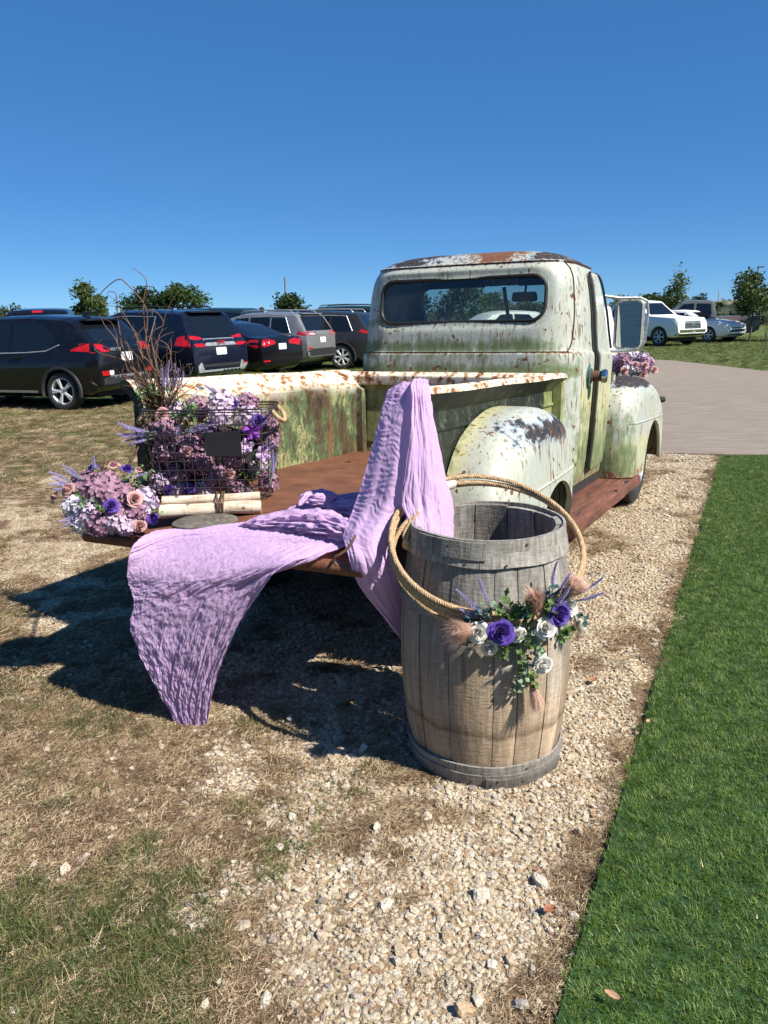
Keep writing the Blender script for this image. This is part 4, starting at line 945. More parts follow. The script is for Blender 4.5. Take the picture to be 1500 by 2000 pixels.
BQ_HYD=[('mauve', (-1.096, 2.986, 0.952), 0.062), ('mauve', (-1.132, 2.941, 0.921), 0.055), ('mauve', (-1.072, 2.934, 0.907), 0.055), ('mauve', (-1.115, 2.89, 0.791), 0.058), ('mauve', (-0.973, 2.944, 0.824), 0.05), ('white', (-1.234, 2.931, 0.858), 0.045), ('white', (-1.197, 2.903, 0.794), 0.045), ('lilac', (-1.057, 2.898, 0.796), 0.048), ('lilac', (-1.011, 2.919, 0.773), 0.042), ('lilac', (-0.941, 3.009, 0.866), 0.05), ('mauve', (-1.051, 2.904, 0.836), 0.04), ('mauve', (-1.184, 3.02, 0.957), 0.04), ('lilac', (-1.163, 2.896, 0.83), 0.05), ('mauve', (-1.026, 2.961, 0.914), 0.045), ('mauve', (-1.223, 3.011, 0.939), 0.04), ('lilac', (-0.94, 2.98, 0.814), 0.04)]
BQ_ROSE=[('pink', (-1.223, 2.957, 0.905), 0.036), ('pink', (-1.287, 2.992, 0.871), 0.03), ('purple', (-1.058, 2.908, 0.857), 0.036), ('pink', (-0.988, 2.949, 0.869), 0.04), ('purple', (-1.036, 3.046, 0.955), 0.034), ('purple', (-1.16, 3.044, 0.966), 0.024), ('pink', (-1.089, 3.058, 0.968), 0.03), ('pink', (-1.017, 3.11, 0.938), 0.024), ('pink', (-0.977, 2.941, 0.775), 0.034), ('purple', (-0.94, 2.979, 0.791), 0.03)]
BQ_GREEN=[('g', (-1.017, 2.989, 0.929)), ('g', (-0.987, 3.014, 0.92)), ('g', (-1.156, 2.907, 0.868)), ('g', (-1.103, 2.9, 0.854)), ('g', (-1.002, 3.111, 0.929)), ('g', (-0.94, 2.98, 0.814))]
BQ_LAV=[((-1.218, 2.983, 0.928), (-1.31, 2.973, 0.984)), ((-1.206, 2.961, 0.918), (-1.302, 2.951, 0.941)), ((-1.187, 2.993, 0.946), (-1.258, 2.983, 1.007)), ((-1.139, 3.024, 0.965), (-1.144, 3.014, 1.036)), ((-1.134, 2.912, 0.883), (-1.206, 2.902, 0.883)), ((-1.193, 2.905, 0.834), (-1.26, 2.895, 0.806)), ((-1.039, 2.906, 0.825), (-1.023, 2.896, 0.755)), ((-0.951, 2.982, 0.856), (-0.891, 2.972, 0.836)), ((-0.98, 3.009, 0.913), (-0.927, 2.999, 0.883)), ((-0.998, 3.022, 0.931), (-0.945, 3.012, 0.964))]
BK_HYD=[('lilac', (-0.714, 3.44, 1.19), 0.06), ('lilac', (-0.715, 3.4, 1.133), 0.055), ('mauve', (-0.962, 3.4, 1.082), 0.06), ('mauve', (-0.874, 3.4, 0.992), 0.07), ('mauve', (-0.819, 3.39, 0.93), 0.06), ('mauve', (-0.991, 3.42, 0.975), 0.06), ('mauve', (-0.747, 3.4, 0.857), 0.06), ('lilac', (-0.593, 3.42, 1.114), 0.06), ('mauve', (-0.52, 3.44, 1.09), 0.05), ('mauve', (-0.512, 3.44, 1.02), 0.05), ('mauve', (-0.528, 3.42, 0.822), 0.045), ('lilac', (-0.811, 3.41, 0.797), 0.05), ('mauve', (-0.941, 3.44, 0.864), 0.06), ('lilac', (-1.02, 3.42, 0.834), 0.05), ('mauve', (-0.676, 3.42, 0.933), 0.055), ('lilac', (-0.932, 3.46, 1.153), 0.05), ('mauve', (-0.803, 3.46, 1.046), 0.06), ('lilac', (-0.93, 3.42, 0.792), 0.045), ('mauve', (-0.663, 3.43, 0.801), 0.05), ('mauve', (-1.051, 3.44, 1.054), 0.05), ('lilac', (-0.581, 3.46, 0.888), 0.05), ('mauve', (-0.843, 3.52, 1.155), 0.06), ('mauve', (-0.623, 3.54, 1.172), 0.05), ('mauve', (-1.06, 3.46, 0.898), 0.05)]
BK_ROSE=[('pink', (-0.971, 3.41, 1.153), 0.034), ('purple', (-0.666, 3.46, 1.182), 0.03), ('purple', (-0.546, 3.4, 1.118), 0.032), ('pink', (-0.69, 3.375, 0.877), 0.032), ('orchid', (-0.574, 3.385, 1.069), 0.04), ('paleorchid', (-0.606, 3.375, 1.005), 0.036), ('paleorchid', (-0.53, 3.38, 0.966), 0.036), ('purple', (-0.875, 3.39, 0.814), 0.03), ('purple', (-0.97, 3.4, 0.809), 0.028), ('pink', (-0.866, 3.37, 0.993), 0.026)]
BK_GREEN=[(-0.871, 3.42, 1.168), (-0.839, 3.4, 1.143), (-0.901, 3.42, 1.134), (-1.044, 3.48, 1.226), (-1.016, 3.45, 1.213), (-1.059, 3.46, 1.217), (-0.6, 3.42, 0.861), (-0.572, 3.42, 0.931)]
BK_LAV=[((-0.994, 3.36, 1.074), (-1.144, 3.34, 1.125)), ((-0.998, 3.37, 1.064), (-1.157, 3.35, 1.075)), ((-1.009, 3.37, 1.046), (-1.132, 3.36, 1.041)), ((-0.867, 3.36, 1.085), (-0.741, 3.36, 1.121)), ((-0.891, 3.36, 1.068), (-0.764, 3.35, 1.094)), ((-0.946, 3.45, 1.223), (-0.965, 3.45, 1.347)), ((-0.942, 3.45, 1.216), (-0.895, 3.45, 1.345)), ((-0.95, 3.46, 1.21), (-0.931, 3.46, 1.379)), ((-0.905, 3.36, 1.041), (-0.888, 3.36, 1.108)), ((-0.787, 3.46, 1.252), (-0.819, 3.46, 1.271)), ((-0.717, 3.44, 1.219), (-0.781, 3.44, 1.272)), ((-0.515, 3.38, 0.821), (-0.49, 3.38, 0.983)), ((-0.641, 3.38, 0.823), (-0.584, 3.36, 0.768)), ((-0.566, 3.4, 0.981), (-0.492, 3.38, 1.025))]
TWIGS=[[(-0.984, 3.476, 1.187), (-0.993, 3.48, 1.273), (-1.036, 3.484, 1.437), (-1.021, 3.488, 1.56), (-1.033, 3.492, 1.628), (-1.102, 3.496, 1.713), (-1.137, 3.5, 1.729), (-1.193, 3.504, 1.696), (-1.225, 3.508, 1.662), (-1.215, 3.512, 1.625), (-1.143, 3.516, 1.617)], [(-0.986, 3.5, 1.184), (-1.019, 3.504, 1.344), (-1.041, 3.508, 1.501), (-1.039, 3.512, 1.628), (-1.018, 3.516, 1.718), (-1.047, 3.52, 1.758), (-1.077, 3.524, 1.78)], [(-1.012, 3.524, 1.182), (-1.114, 3.528, 1.333), (-1.156, 3.532, 1.436), (-1.163, 3.536, 1.487), (-1.167, 3.54, 1.574), (-1.165, 3.544, 1.666), (-1.19, 3.548, 1.68), (-1.207, 3.552, 1.678)], [(-0.997, 3.488, 1.185), (-1.052, 3.492, 1.346), (-1.074, 3.496, 1.48), (-1.107, 3.5, 1.542), (-1.137, 3.504, 1.573)], [(-1.008, 3.512, 1.183), (-1.093, 3.516, 1.322), (-1.159, 3.52, 1.414), (-1.185, 3.524, 1.481), (-1.224, 3.528, 1.535), (-1.246, 3.532, 1.595)], [(-0.975, 3.476, 1.186), (-1.005, 3.48, 1.412), (-1.005, 3.484, 1.499), (-0.953, 3.488, 1.535), (-0.975, 3.492, 1.583), (-1.019, 3.496, 1.597), (-1.062, 3.5, 1.585)], [(-0.972, 3.5, 1.184), (-0.93, 3.504, 1.308), (-0.937, 3.508, 1.347), (-0.944, 3.512, 1.434), (-0.983, 3.516, 1.468), (-1.018, 3.52, 1.473), (-1.06, 3.524, 1.452)], [(-1.016, 3.524, 1.182), (-1.098, 3.528, 1.31), (-1.137, 3.532, 1.354), (-1.167, 3.536, 1.386), (-1.262, 3.54, 1.415), (-1.286, 3.544, 1.44), (-1.249, 3.548, 1.477)], [(-0.988, 3.488, 1.185), (-1.0, 3.492, 1.389), (-0.981, 3.496, 1.478), (-0.966, 3.5, 1.508), (-0.961, 3.504, 1.521)], [(-1.008, 3.512, 1.183), (-1.059, 3.516, 1.389), (-1.095, 3.52, 1.502), (-1.126, 3.524, 1.569), (-1.137, 3.528, 1.6)], [(-0.989, 3.476, 1.187), (-1.012, 3.48, 1.346), (-1.063, 3.484, 1.413), (-1.074, 3.488, 1.48), (-1.043, 3.492, 1.523), (-1.023, 3.496, 1.512)], [(-1.014, 3.5, 1.184), (-1.058, 3.504, 1.288), (-1.107, 3.508, 1.346), (-1.117, 3.512, 1.413), (-1.141, 3.516, 1.463), (-1.178, 3.52, 1.445)]]
# ------------------------------------------------------------------ barrel
def woodmat(name, lo, mid, hi, grey, zgrey=(.30, .62), tint=1.0):
    t = NT(name); oi = t.n('ObjectInfo').outputs['Random']
    co = t.coord((1, 1, .06)); off = t.n('VectorMath', operation='ADD'); t.set(off, '0', co); cb = t.n('CombineXYZ', X=t.math('MULTIPLY', oi, 31.), Y=t.math('MULTIPLY', oi, 17.)); t.set(off, '1', cb)
    g = t.noise(off.outputs[0], 70, 6, .68); big = t.noise(off.outputs[0], 11, 4, .6); saw = t.noise(t.coord((.25, .25, 1)), 110, 3, .6); fine = t.noise(t.coord(), 160, 3, .6)
    c = t.ramp(t.math('MULTIPLY_ADD', big, .5, t.math('MULTIPLY', g, .5)), [(.30, lo), (.5, mid), (.68, hi)])
    z = t.n('SeparateXYZ', Vector=t.coord()).outputs[2]; nz = t.noise(t.coord((3, 3, 1.4)), 2.2, 5, .65)
    zz = t.math('ADD', z, t.math('MULTIPLY', t.math('SUBTRACT', nz, .5), .75)); zz = t.math('ADD', zz, t.math('MULTIPLY', t.math('SUBTRACT', oi, .5), .16))
    gf = t.n('MapRange'); t.set(gf, 'Value', zz); gf.inputs[1].default_value, gf.inputs[2].default_value = zgrey
    c = t.mix(gf.outputs[0], c, t.ramp(g, [(.3, tuple(x*.45 for x in grey)), (.55, grey), (.75, tuple(x*1.5 for x in grey))]))
    band = t.math('ADD', z, t.math('MULTIPLY', t.math('SUBTRACT', t.noise(t.coord((4, 4, 1)), 3, 4, .6), .5), .05))
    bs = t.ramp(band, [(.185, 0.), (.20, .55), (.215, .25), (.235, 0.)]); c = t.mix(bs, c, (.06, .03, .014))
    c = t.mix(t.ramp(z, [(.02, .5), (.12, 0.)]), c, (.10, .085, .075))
    c = t.mix(1., c, t.math('MULTIPLY_ADD', oi, .55, .72), 'MULTIPLY')
    c = t.mix(t.ramp(saw, [(.35, .22), (.6, 0.)]), c, (.05, .035, .025))
    nail = t.ramp(t.vor(t.coord(), 9), [(.022, 1.), (.030, 0.)]); c = t.mix(nail, c, (.03, .02, .015))
    h = t.math('ADD', g, t.math('ADD', t.math('MULTIPLY', saw, .9), t.math('MULTIPLY', fine, .3)))
    return t.fin(c, .85, None, t.bump(h, .65, .004), .25)
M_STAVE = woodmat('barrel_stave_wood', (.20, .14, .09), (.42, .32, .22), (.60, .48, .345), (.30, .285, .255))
M_HOOP = woodmat('barrel_hoop_wood', (.17, .15, .125), (.30, .275, .24), (.44, .41, .36), (.30, .285, .255), (-.4, -.3))
BX, BY, BH = .355, 2.565, .862
def rb(z): return .258 + (.302 - .258) * (1 - ((z - .41) / .43) ** 2) if z < .84 else .258
barrel = empty('barrel', (BX, BY, 0), 0, 'weathered grey and brown wooden barrel with an open top standing on the gravel', 'barrel')
def build_barrel():
    r = random.Random(5); n = 15; cuts = np.cumsum([r.uniform(.6, 1.35) for _ in range(n)]); cuts = cuts / cuts[-1] * 2 * math.pi
    a0 = -.25
    for i in range(n):
        A, B = (cuts[i-1] if i else 0) + a0, cuts[i] + a0; gap = r.uniform(.0012, .0035) / .28; A += gap; B -= gap
        zs = np.linspace(.012, BH - r.uniform(0, .008), 16); k = 5; V = []; dr = r.uniform(-.003, .003)
        for z in zs:
            for j in range(k + 1):
                a = A + (B - A) * j / k; q = rb(z) + dr - .004 * (abs(2*j/k - 1) > .9); V.append((q*math.cos(a), q*math.sin(a), z))
        for z in zs:
            for j in range(k + 1):
                a = A + (B - A) * j / k; q = rb(z) + dr - .024; V.append((q*math.cos(a), q*math.sin(a), z))
        m_ = (k+1) * len(zs); F = []
        for i_ in range(len(zs) - 1):
            for j in range(k):
                p = i_*(k+1)+j; F.append((p, p+1, p+k+2, p+k+1)); F.append((m_+p+k+1, m_+p+k+2, m_+p+1, m_+p))
        for i_ in range(len(zs) - 1):
            p = i_*(k+1); F.append((p, p+k+1, m_+p+k+1, m_+p)); p += k; F.append((p+k+1, p, m_+p, m_+p+k+1))
        for j in range(k):
            F.append((j+1, j, m_+j, m_+j+1)); p = (len(zs)-1)*(k+1)+j; F.append((p, p+1, m_+p+1, m_+p))
        link(mesh('stave', V, F, True, 35), 'stave', M_STAVE, barrel)
    def hoop(z0, z1, a0, a1, off, seed):
        r2 = random.Random(seed); N = 56; V = []
        for i in range(N + 1):
            a = R(a0 + (a1 - a0) * i / N); w_ = noise.noise((math.cos(a)*2, math.sin(a)*2, seed)) * .005
            for (z, o) in ((z0 + w_, off), (z1 + w_, off), (z1 + w_, off - .009), (z0 + w_, off - .009)):
                q = rb(z) + o; V.append((q*math.cos(a), q*math.sin(a), z))
        F = [(4*i+k, 4*(i+1)+k, 4*(i+1)+(k+1) % 4, 4*i+(k+1) % 4) for i in range(N) for k in range(4)] + [(3, 2, 1, 0), tuple(4*N+k for k in range(4))]
        o = link(mesh('hoop', V, F, True, 30), 'hoop', M_HOOP, barrel)
        return o
    hoop(.822, .868, 262, 262 + 359, .008, 1); hoop(.780, .826, 258, 258 + 359.5, .010, 2); hoop(.806, .862, 208, 262, .015, 3)
    hoop(.600, .634, 150, 270, .011, 4)
    hoop(.0, .048, 262, 262 + 359.5, .013, 5); hoop(.034, .078, 243, 243 + 359.4, .009, 6); hoop(-.004, .036, 264, 330, .021, 8)
    nm = MB(); nm.lathe([(.0045, 0), (.004, .002), (0, .0025)], 8); nme = nm.mesh('nail')
    for a, z, off in [(236, .845, .020), (250, .800, .0135), (275, .79, .0135), (225, .84, .0205), (268, .018, .0215), (272, .03, .0215), (290, .02, .0215), (293, .06, .0095), (310, .02, .0215), (254, .02, .0135), (290, .85, .0115)]:
        q = rb(z) + off; P = (q*math.cos(R(a)), q*math.sin(R(a)), z); o = link(nme, 'nail', M_IRON, barrel); o.matrix_local = frame(P, z=(math.cos(R(a)), math.sin(R(a)), 0))
    m = MB(); m.lathe([(0, .03), (.235, .03), (.235, .05), (0, .05)], 32); m.obj('barrel_bottom', M_STAVE, barrel)
build_barrel()

# ------------------------------------------------------------------ lasso rope
def ropemat():
    t = NT('rope_fibre'); n = t.noise(t.coord(), 160, 4, .6); c = t.ramp(n, [(.3, (.28, .18, .095)), (.55, (.48, .345, .20)), (.75, (.62, .48, .31))]); return t.fin(c, .75, None, t.bump(n, .3, .002), .25)
M_ROPE = ropemat(); M_TAPE = simple('pale_tape', (.62, .55, .47), .6, var=.2, scale=60)
def twisted(P, r, pitch=.024, spp=8, sides=5, strands=3, closed=False):
    """three strand rope along P (dense list of Vectors)"""
    P = np.array([tuple(p) for p in P]); d = np.r_[0, np.cumsum(np.linalg.norm(np.diff(P, axis=0), axis=1))]; L = d[-1]; n = max(8, int(L / pitch * spp))
    s = np.linspace(0, L, n); C = np.stack([np.interp(s, d, P[:, k]) for k in range(3)], -1)
    C = [Vector(c) for c in C]; T = [(C[min(i+1, n-1)] - C[max(i-1, 0)]).normalized() for i in range(n)]
    u = T[0].orthogonal().normalized(); U = []
    for t in T: u = (u - t*u.dot(t)).normalized(); U.append(u.copy())
    m = MB()
    for k in range(strands):
        Q = []
        for i in range(n):
            a = 2*math.pi*(s[i]/pitch + k/strands); Q.append(C[i] + (U[i]*math.cos(a) + T[i].cross(U[i])*math.sin(a)) * r * .52)
        m.tube(Q, r * .56, sides)
    return m
def build_rope():
    root = empty('lasso_rope', (.36, 2.55, .78), 0, 'coiled tan lasso rope slung around the top of the wooden barrel', 'rope')
    A = Vector((.330, -.005, -.056)); B = Vector((.068, .285, .157)); Nn = A.cross(B).normalized(); P = []
    r = random.Random(3); N = 620; turns = 3.35
    for i in range(N):
        t = i / (N - 1); k = t * turns; a = 2*math.pi*k + R(200)
        s = 1 + .012*math.sin(k*2.3) + .018*math.sin(a*1 + k*1.9)*(k/3) ; off = (k - 1.5) * .0165 + .006*math.sin(a*2 + k)
        q = A*math.cos(a)*s*1.0 + B*math.sin(a)*s + Nn*off; P.append(q)
    twisted(P, .0088).obj('coil', M_ROPE, root)
    # one loose turn that swings out on the left and ends in the eye
    Q = spl([(-.165, .10, .125), (-.235, .05, .115), (-.295, -.005, .075), (-.328, -.03, .02), (-.332, -.05, -.04), (-.300, -.12, -.10), (-.245, -.19, -.138), (-.18, -.245, -.168), (-.10, -.285, -.18), (-.02, -.30, -.18)], 120)
    twisted(Q, .0082).obj('loose_turn', M_ROPE, root)
    E_ = spl([(-.270, -.0, .088), (-.292, -.02, .050), (-.286, -.03, .02), (-.275, -.035, .012), (-.282, -.03, .035), (-.262, .0, .09), (-.24, .02, .115), (-.262, .02, .108), (-.270, .0, .088)], 90)
    twisted(E_, .0072).obj('eye_loop', M_ROPE, root)
    kn = MB(); kn.add(*sphere_vf(.017, 10, 7), M=Matrix.Translation((-.284, -.035, .018)) @ Matrix.Diagonal((1, 1, 1.25, 1))); kn.obj('knot', M_ROPE, root)
    m = MB(); pts = [P[j] for j in range(0, N)]
    for a_deg in (125,):
        a = R(a_deg); c = A*math.cos(a) + B*math.sin(a); tan = (-A*math.sin(a) + B*math.cos(a)).normalized()
        m.tube([c + tan*x for x in np.linspace(-.05, .045, 8)], [.012, .021, .022, .0225, .022, .022, .021, .013], 12)
    m.obj('tape_binding', M_TAPE, root)
def sphere_vf(r, n=10, m=7):
    V = [(0, 0, -r)]; F = []
    for i in range(1, m):
        b = -math.pi/2 + math.pi*i/m
        for k in range(n): V.append((r*math.cos(b)*math.cos(2*math.pi*k/n), r*math.cos(b)*math.sin(2*math.pi*k/n), r*math.sin(b)))
    V.append((0, 0, r)); t = len(V) - 1
    for k in range(n): F.append((0, 1+(k+1) % n, 1+k)); F.append((t, t-n+k, t-n+(k+1) % n))
    for i in range(m - 2):
        for k in range(n): a = 1+i*n; F.append((a+k, a+(k+1) % n, a+n+(k+1) % n, a+n+k))
    return V, F
build_rope()

# ------------------------------------------------------------------ lavender cloth
def clothmat():
    t = NT('crinkled_gauze'); co = t.coord(); n = t.noise(co, 60, 5, .65); w1 = t.noise(t.coord((1, 1, 1)), 210, 3, .6); lg = t.noise(co, 4, 3, .5)
    c = t.mix(t.ramp(lg, [(.3, 0.), (.7, 1.)]), (.68, .475, .74), (.62, .43, .69))
    t.fin(c, .85, None, t.bump(t.math('ADD', n, t.math('MULTIPLY', w1, .35)), .45, .005), .15)
    tr = t.n('BsdfTranslucent', Color=(.66, .42, .70, 1)); mx = t.n('MixShader'); mx.inputs[0].default_value = .30
    t.t.links.new(t.b.outputs[0], mx.inputs[1]); t.t.links.new(tr.outputs[0], mx.inputs[2]); t.t.links.new(mx.outputs[0], t.out.inputs[0]); return t.m
M_CLOTH = clothmat()
def crw(n, m):
    W = np.zeros((m, n))
    for q in range(m):
        x = q/(m-1)*(n-1); i = min(int(x), n-2); u = x - i
        w4 = .5*np.array([-u+2*u*u-u**3, 2-5*u*u+3*u**3, u+4*u*u-3*u**3, -u*u+u**3])
        for k, ww in zip((i-1, i, i+1, i+2), w4): W[q, min(max(k, 0), n-1)] += ww
    return W
def ridge(x, y, sc, o, seed): return 1 - np.abs(2*fbm(x, y, sc, o, seed) - 1)
def sheet(rows, nu, nv, disp):
    C = np.array(rows); Wv, Wu = crw(C.shape[0], nv), crw(C.shape[1], nu)
    P = np.einsum('vi,ijk,uj->vuk', Wv, C, Wu); du = np.gradient(P, axis=1); dv = np.gradient(P, axis=0)
    N = np.cross(du, dv); N /= np.linalg.norm(N, axis=-1, keepdims=True) + 1e-9; N *= -np.sign(N[..., 1:2].mean() + 1e-9) if abs(N[..., 1].mean()) > .2 else 1
    u, v = np.meshgrid(np.linspace(0, 1, nu), np.linspace(0, 1, nv)); d = disp(u, v)
    if isinstance(d, tuple): P = P + du*nu*d[1][..., None] + dv*nv*d[2][..., None]; d = d[0]
    P = P + N * d[..., None]; i = np.arange(nu*nv).reshape(nv, nu)
    return P.reshape(-1, 3), np.stack([i[:-1, :-1], i[:-1, 1:], i[1:, 1:], i[1:, :-1]], -1).reshape(-1, 4)
def dsail(u, v):
    # creases fan out from the gathered corner on the right
    a = np.arctan2(v*1.15 + .02, 1.06 - u); rr = np.hypot(v*1.1, 1.06 - u); f1 = a*3.0 + .35*fbm(u, v, 4, 3, 5); f2 = rr*1.2 + .2*fbm(u, v, 3, 3, 8)
    d = .012*(ridge(f1*1.6, f2*.6, 3.0, 2, 61) - .6) + (.0050*(ridge(f1*6, f2*1.2, 2.4, 3, 62) - .6) + .0036*(ridge(f1*18, f2*4, 1.8, 3, 63) - .6))*(1 - .7*sstep(.28, .6, v)) + .0038*(ridge(f1*40, f2*14, 1.5, 2, 64) - .6) + .0030*(ridge(u*34, v*40, 1.4, 3, 68) - .6)
    cr_ = (.011*(ridge(u*6 + v*3, v*11 - u*2, 1.2, 3, 66) - .62) + .0055*(ridge(u*13 - v*5, v*26 + u*4, 1.2, 3, 67) - .62))*sstep(.22, .55, v)
    fade = .35 + .65*sstep(0, .12, v)
    return (d + cr_)*fade*(.55 + .45*sstep(.0, .35, np.minimum(1, rr))), .012*(fbm(u*0+v*9, v*17, 1, 3, 71)-.5)*np.abs(2*u-1)**3, .010*(fbm(u*11, v*0, 1, 3, 72)-.5)
def dstrip(u, v):
    w_ = .10*fbm(u*2, v*3, 1, 3, 15)
    ph = v*60 + 5.5*fbm(u*2.4, v*12, 1, 3, 81) + 1.6*(u - .5)**2
    pl = 1 - np.abs(np.sin(math.pi*ph))**.8
    return .0030*(pl - .4)*sstep(.05, .12, v)*sstep(.68, .60, v)*(.55 + .6*fbm(u*4, v*22, 1, 2, 86)) + .0040*(ridge(u*5, v*50, 1., 3, 82) - .6) + .018*(fbm(u*3.5, v*2, 1, 2, 83) - .5) + .016*(ridge(u*5+v*2, v*3, 1., 3, 87) - .6)*sstep(.55, .7, v)
def dfall(u, v):
    x = u + .10*(fbm(v*6, u*2, 1, 3, 90) - .5)
    return .024*(ridge(x*4.2, v*1.2, 1., 2, 91) - .6) + .012*(ridge(x*11, v*4.5, 1., 3, 92) - .6) + .006*(ridge(x*22, v*16, 1., 3, 93) - .6)
def build_cloth():
    root = empty('draped_fabric', (-.35, 2.85, 0), 0, 'crinkled lavender gauze fabric draped over the truck bed and hanging to the ground', 'fabric')
    o0 = np.array([-.35, 2.85, 0])
    def put(name, V, F):
        me = mesh(name, np.asarray(V) - o0, np.asarray(F)); return link(me, name, M_CLOTH, root)
    for k, dz in ((-1, .034), (-2, .022), (-3, .008)): SAIL[k] = [(x, y, z - dz) for x, y, z in SAIL[k]]
    put('hanging_panel', *sheet(SAIL, 290, 300, dsail)); put('pleated_panel', *sheet(STRIP, 70, 330, dstrip)); put('falling_panel', *sheet(FALL, 110, 190, dfall))
    # gathered rolls lying along the tailgate
    def roll(path, rad, seed, nu=84, nv=150, flat=.75, name='gathered_roll'):
        C = spl(path, nv); V = []; T = [(C[min(i+1, nv-1)] - C[max(i-1, 0)]).normalized() for i in range(nv)]
        for i in range(nv):
            t = i/(nv-1); rr = float(np.interp(t, np.linspace(0, 1, len(rad)), rad)); e = min(1, 6*min(t, 1-t) + .15); s = T[i].cross(Vector((0, 0, 1))).normalized(); up = s.cross(T[i])
            for k in range(nu):
                a = 2*math.pi*k/nu; q = rr*e*(.92 + .42*(.55 - abs(noise.noise((math.cos(a)*2.6, math.sin(a)*2.6, t*2.6 + seed)))*2) + .34*(.5 - 2*abs(noise.noise((math.cos(a)*6 + seed, math.sin(a)*6, t*6)))) + .16*(.5 - 2*abs(noise.noise((math.cos(a)*14 + seed, math.sin(a)*14, t*15)))))
                V.append(C[i] + s*math.cos(a)*q + up*math.sin(a)*q*flat)
        F = [(i*nu+k, i*nu+(k+1) % nu, (i+1)*nu+(k+1) % nu, (i+1)*nu+k) for i in range(nv-1) for k in range(nu)]
        put(name, [tuple(v) for v in V], F)
    roll([(-.56, 2.86, .78), (-.44, 2.84, .79), (-.32, 2.80, .805), (-.21, 2.74, .81), (-.12, 2.68, .80), (-.08, 2.66, .79)], [.03, .045, .055, .06, .045, .03], 3.3)
    roll([(-.42, 2.97, .79), (-.32, 2.96, .805), (-.22, 2.93, .82), (-.13, 2.88, .83), (-.07, 2.84, .82)], [.03, .04, .052, .05, .04], 8.1)
    roll([(-.335, 2.93, .84), (-.30, 2.98, .855), (-.25, 3.0, .86), (-.215, 2.96, .86), (-.225, 2.91, .865), (-.265, 2.90, .87), (-.285, 2.93, .875)], [.022, .032, .034, .034, .032, .028, .016], 5.7)
    roll([(-.36, 3.08, .79), (-.24, 3.10, .80), (-.13, 3.12, .80), (-.05, 3.12, .80), (0.0, 3.06, .80)], [.02, .035, .045, .045, .03], 1.9)
    roll([(-.14, 2.70, .79), (-.10, 2.68, .80), (-.06, 2.68, .84), (-.03, 2.70, .89)], [.02, .03, .03, .012], 2.2)
build_cloth()
# ------------------------------------------------------------------ flowers, basket and twigs
def petalmat(name, a, b, rough=.6, trans=.2, sc=40):
    t = NT(name); oi = t.n('ObjectInfo').outputs['Random']; n = t.noise(t.coord(), sc, 3, .6); c = t.mix(t.math('MULTIPLY_ADD', n, .8, t.math('MULTIPLY', oi, .25), True), a, b)
    t.fin(c, rough, None, None, .25); tr = t.n('BsdfTranslucent', Color=c); mx = t.n('MixShader'); mx.inputs[0].default_value = trans
    t.t.links.new(t.b.outputs[0], mx.inputs[1]); t.t.links.new(tr.outputs[0], mx.inputs[2]); t.t.links.new(mx.outputs[0], t.out.inputs[0]); return t.m
M_WHITE_P = petalmat('white_petal', (.70, .68, .62), (.86, .85, .81)); M_PURPLE_P = petalmat('purple_petal', (.085, .045, .30), (.15, .085, .42))
M_PINK_P = petalmat('dusty_pink_petal', (.50, .26, .26), (.68, .43, .41)); M_MAUVE = petalmat('mauve_petal', (.24, .125, .20), (.46, .28, .37))
M_LILAC = petalmat('lilac_petal', (.47, .34, .50), (.72, .60, .71)); M_PALE = petalmat('pale_petal', (.58, .52, .60), (.80, .76, .80))
M_ORCHID = petalmat('magenta_orchid_petal', (.22, .03, .38), (.40, .09, .55)); M_PORCHID = petalmat('pale_orchid_petal', (.45, .12, .55), (.80, .68, .84), sc=25)
M_LAV = petalmat('lavender_bud', (.27, .22, .50), (.52, .46, .72), sc=90); M_SAGE = petalmat('sage_stem', (.16, .22, .17), (.30, .38, .32), sc=90)
M_LEAF = petalmat('green_leaf', (.035, .095, .02), (.16, .26, .06), .45, .3, 30); M_EUC = petalmat('eucalyptus_leaf', (.10, .19, .11), (.28, .38, .24), .5, .25, 60)
M_BLUELEAF = petalmat('blue_green_leaf', (.015, .05, .06), (.05, .11, .12), .5, .1); M_BERRY = simple('dark_blue_berry', (.02, .04, .075), .3)
M_PAMPAS = petalmat('blush_pampas', (.60, .40, .31), (.84, .64, .52), .9, .45, 20); M_WPAMPAS = petalmat('cream_pampas', (.52, .46, .36), (.76, .71, .62), .9, .3, 20)
M_TWIG = simple('curly_willow_bark', (.115, .062, .038), .7, var=.5, scale=60); M_WIRE = simple('basket_wire', (.052, .049, .048), .5, .4, var=.4, scale=60)
M_SLATE = simple('chalkboard', (.012, .013, .015), .55, var=.15, scale=8)

def rose_mesh(seed, mat_, petals=19):
    """unit rose: radius 1, facing +Z"""
    r = random.Random(seed); V = []; F = []; nu, nv = 7, 6
    for i in range(petals):
        t = (i + .5) / petals; a0 = i * 2.39996 + r.uniform(-.15, .15); wa = 1.25 - .45*t if t > .25 else 1.7; b = len(V)
        for j in range(nv):
            v = j / (nv - 1)
            for k in range(nu):
                u = 2*k/(nu-1) - 1; rad = (.07 + .62*t) * (.42 + .58*v**.6) + .36*t**2*max(0, v-.55)**1.3*2.2; edge = 1 - .22*abs(u)**2.6
                z = (.95 - .50*t) * v * edge * (1 + .12*(r.random()-.5)*(v > .8)) - .42*t**2*max(0, v-.7)*2 - .02*t; a = a0 + u*wa*(.35 + .65*v**.5)*(1 if v < .99 else .93)
                spir = 1 + .05*u*(1 - t)
                V.append((rad*spir*math.cos(a), rad*spir*math.sin(a), z - .25))
        for j in range(nv - 1):
            for k in range(nu - 1): F.append((b+j*nu+k, b+j*nu+k+1, b+(j+1)*nu+k+1, b+(j+1)*nu+k))
    me = mesh('rose', V, F); me.materials.append(mat_); return me
ROSE = {}
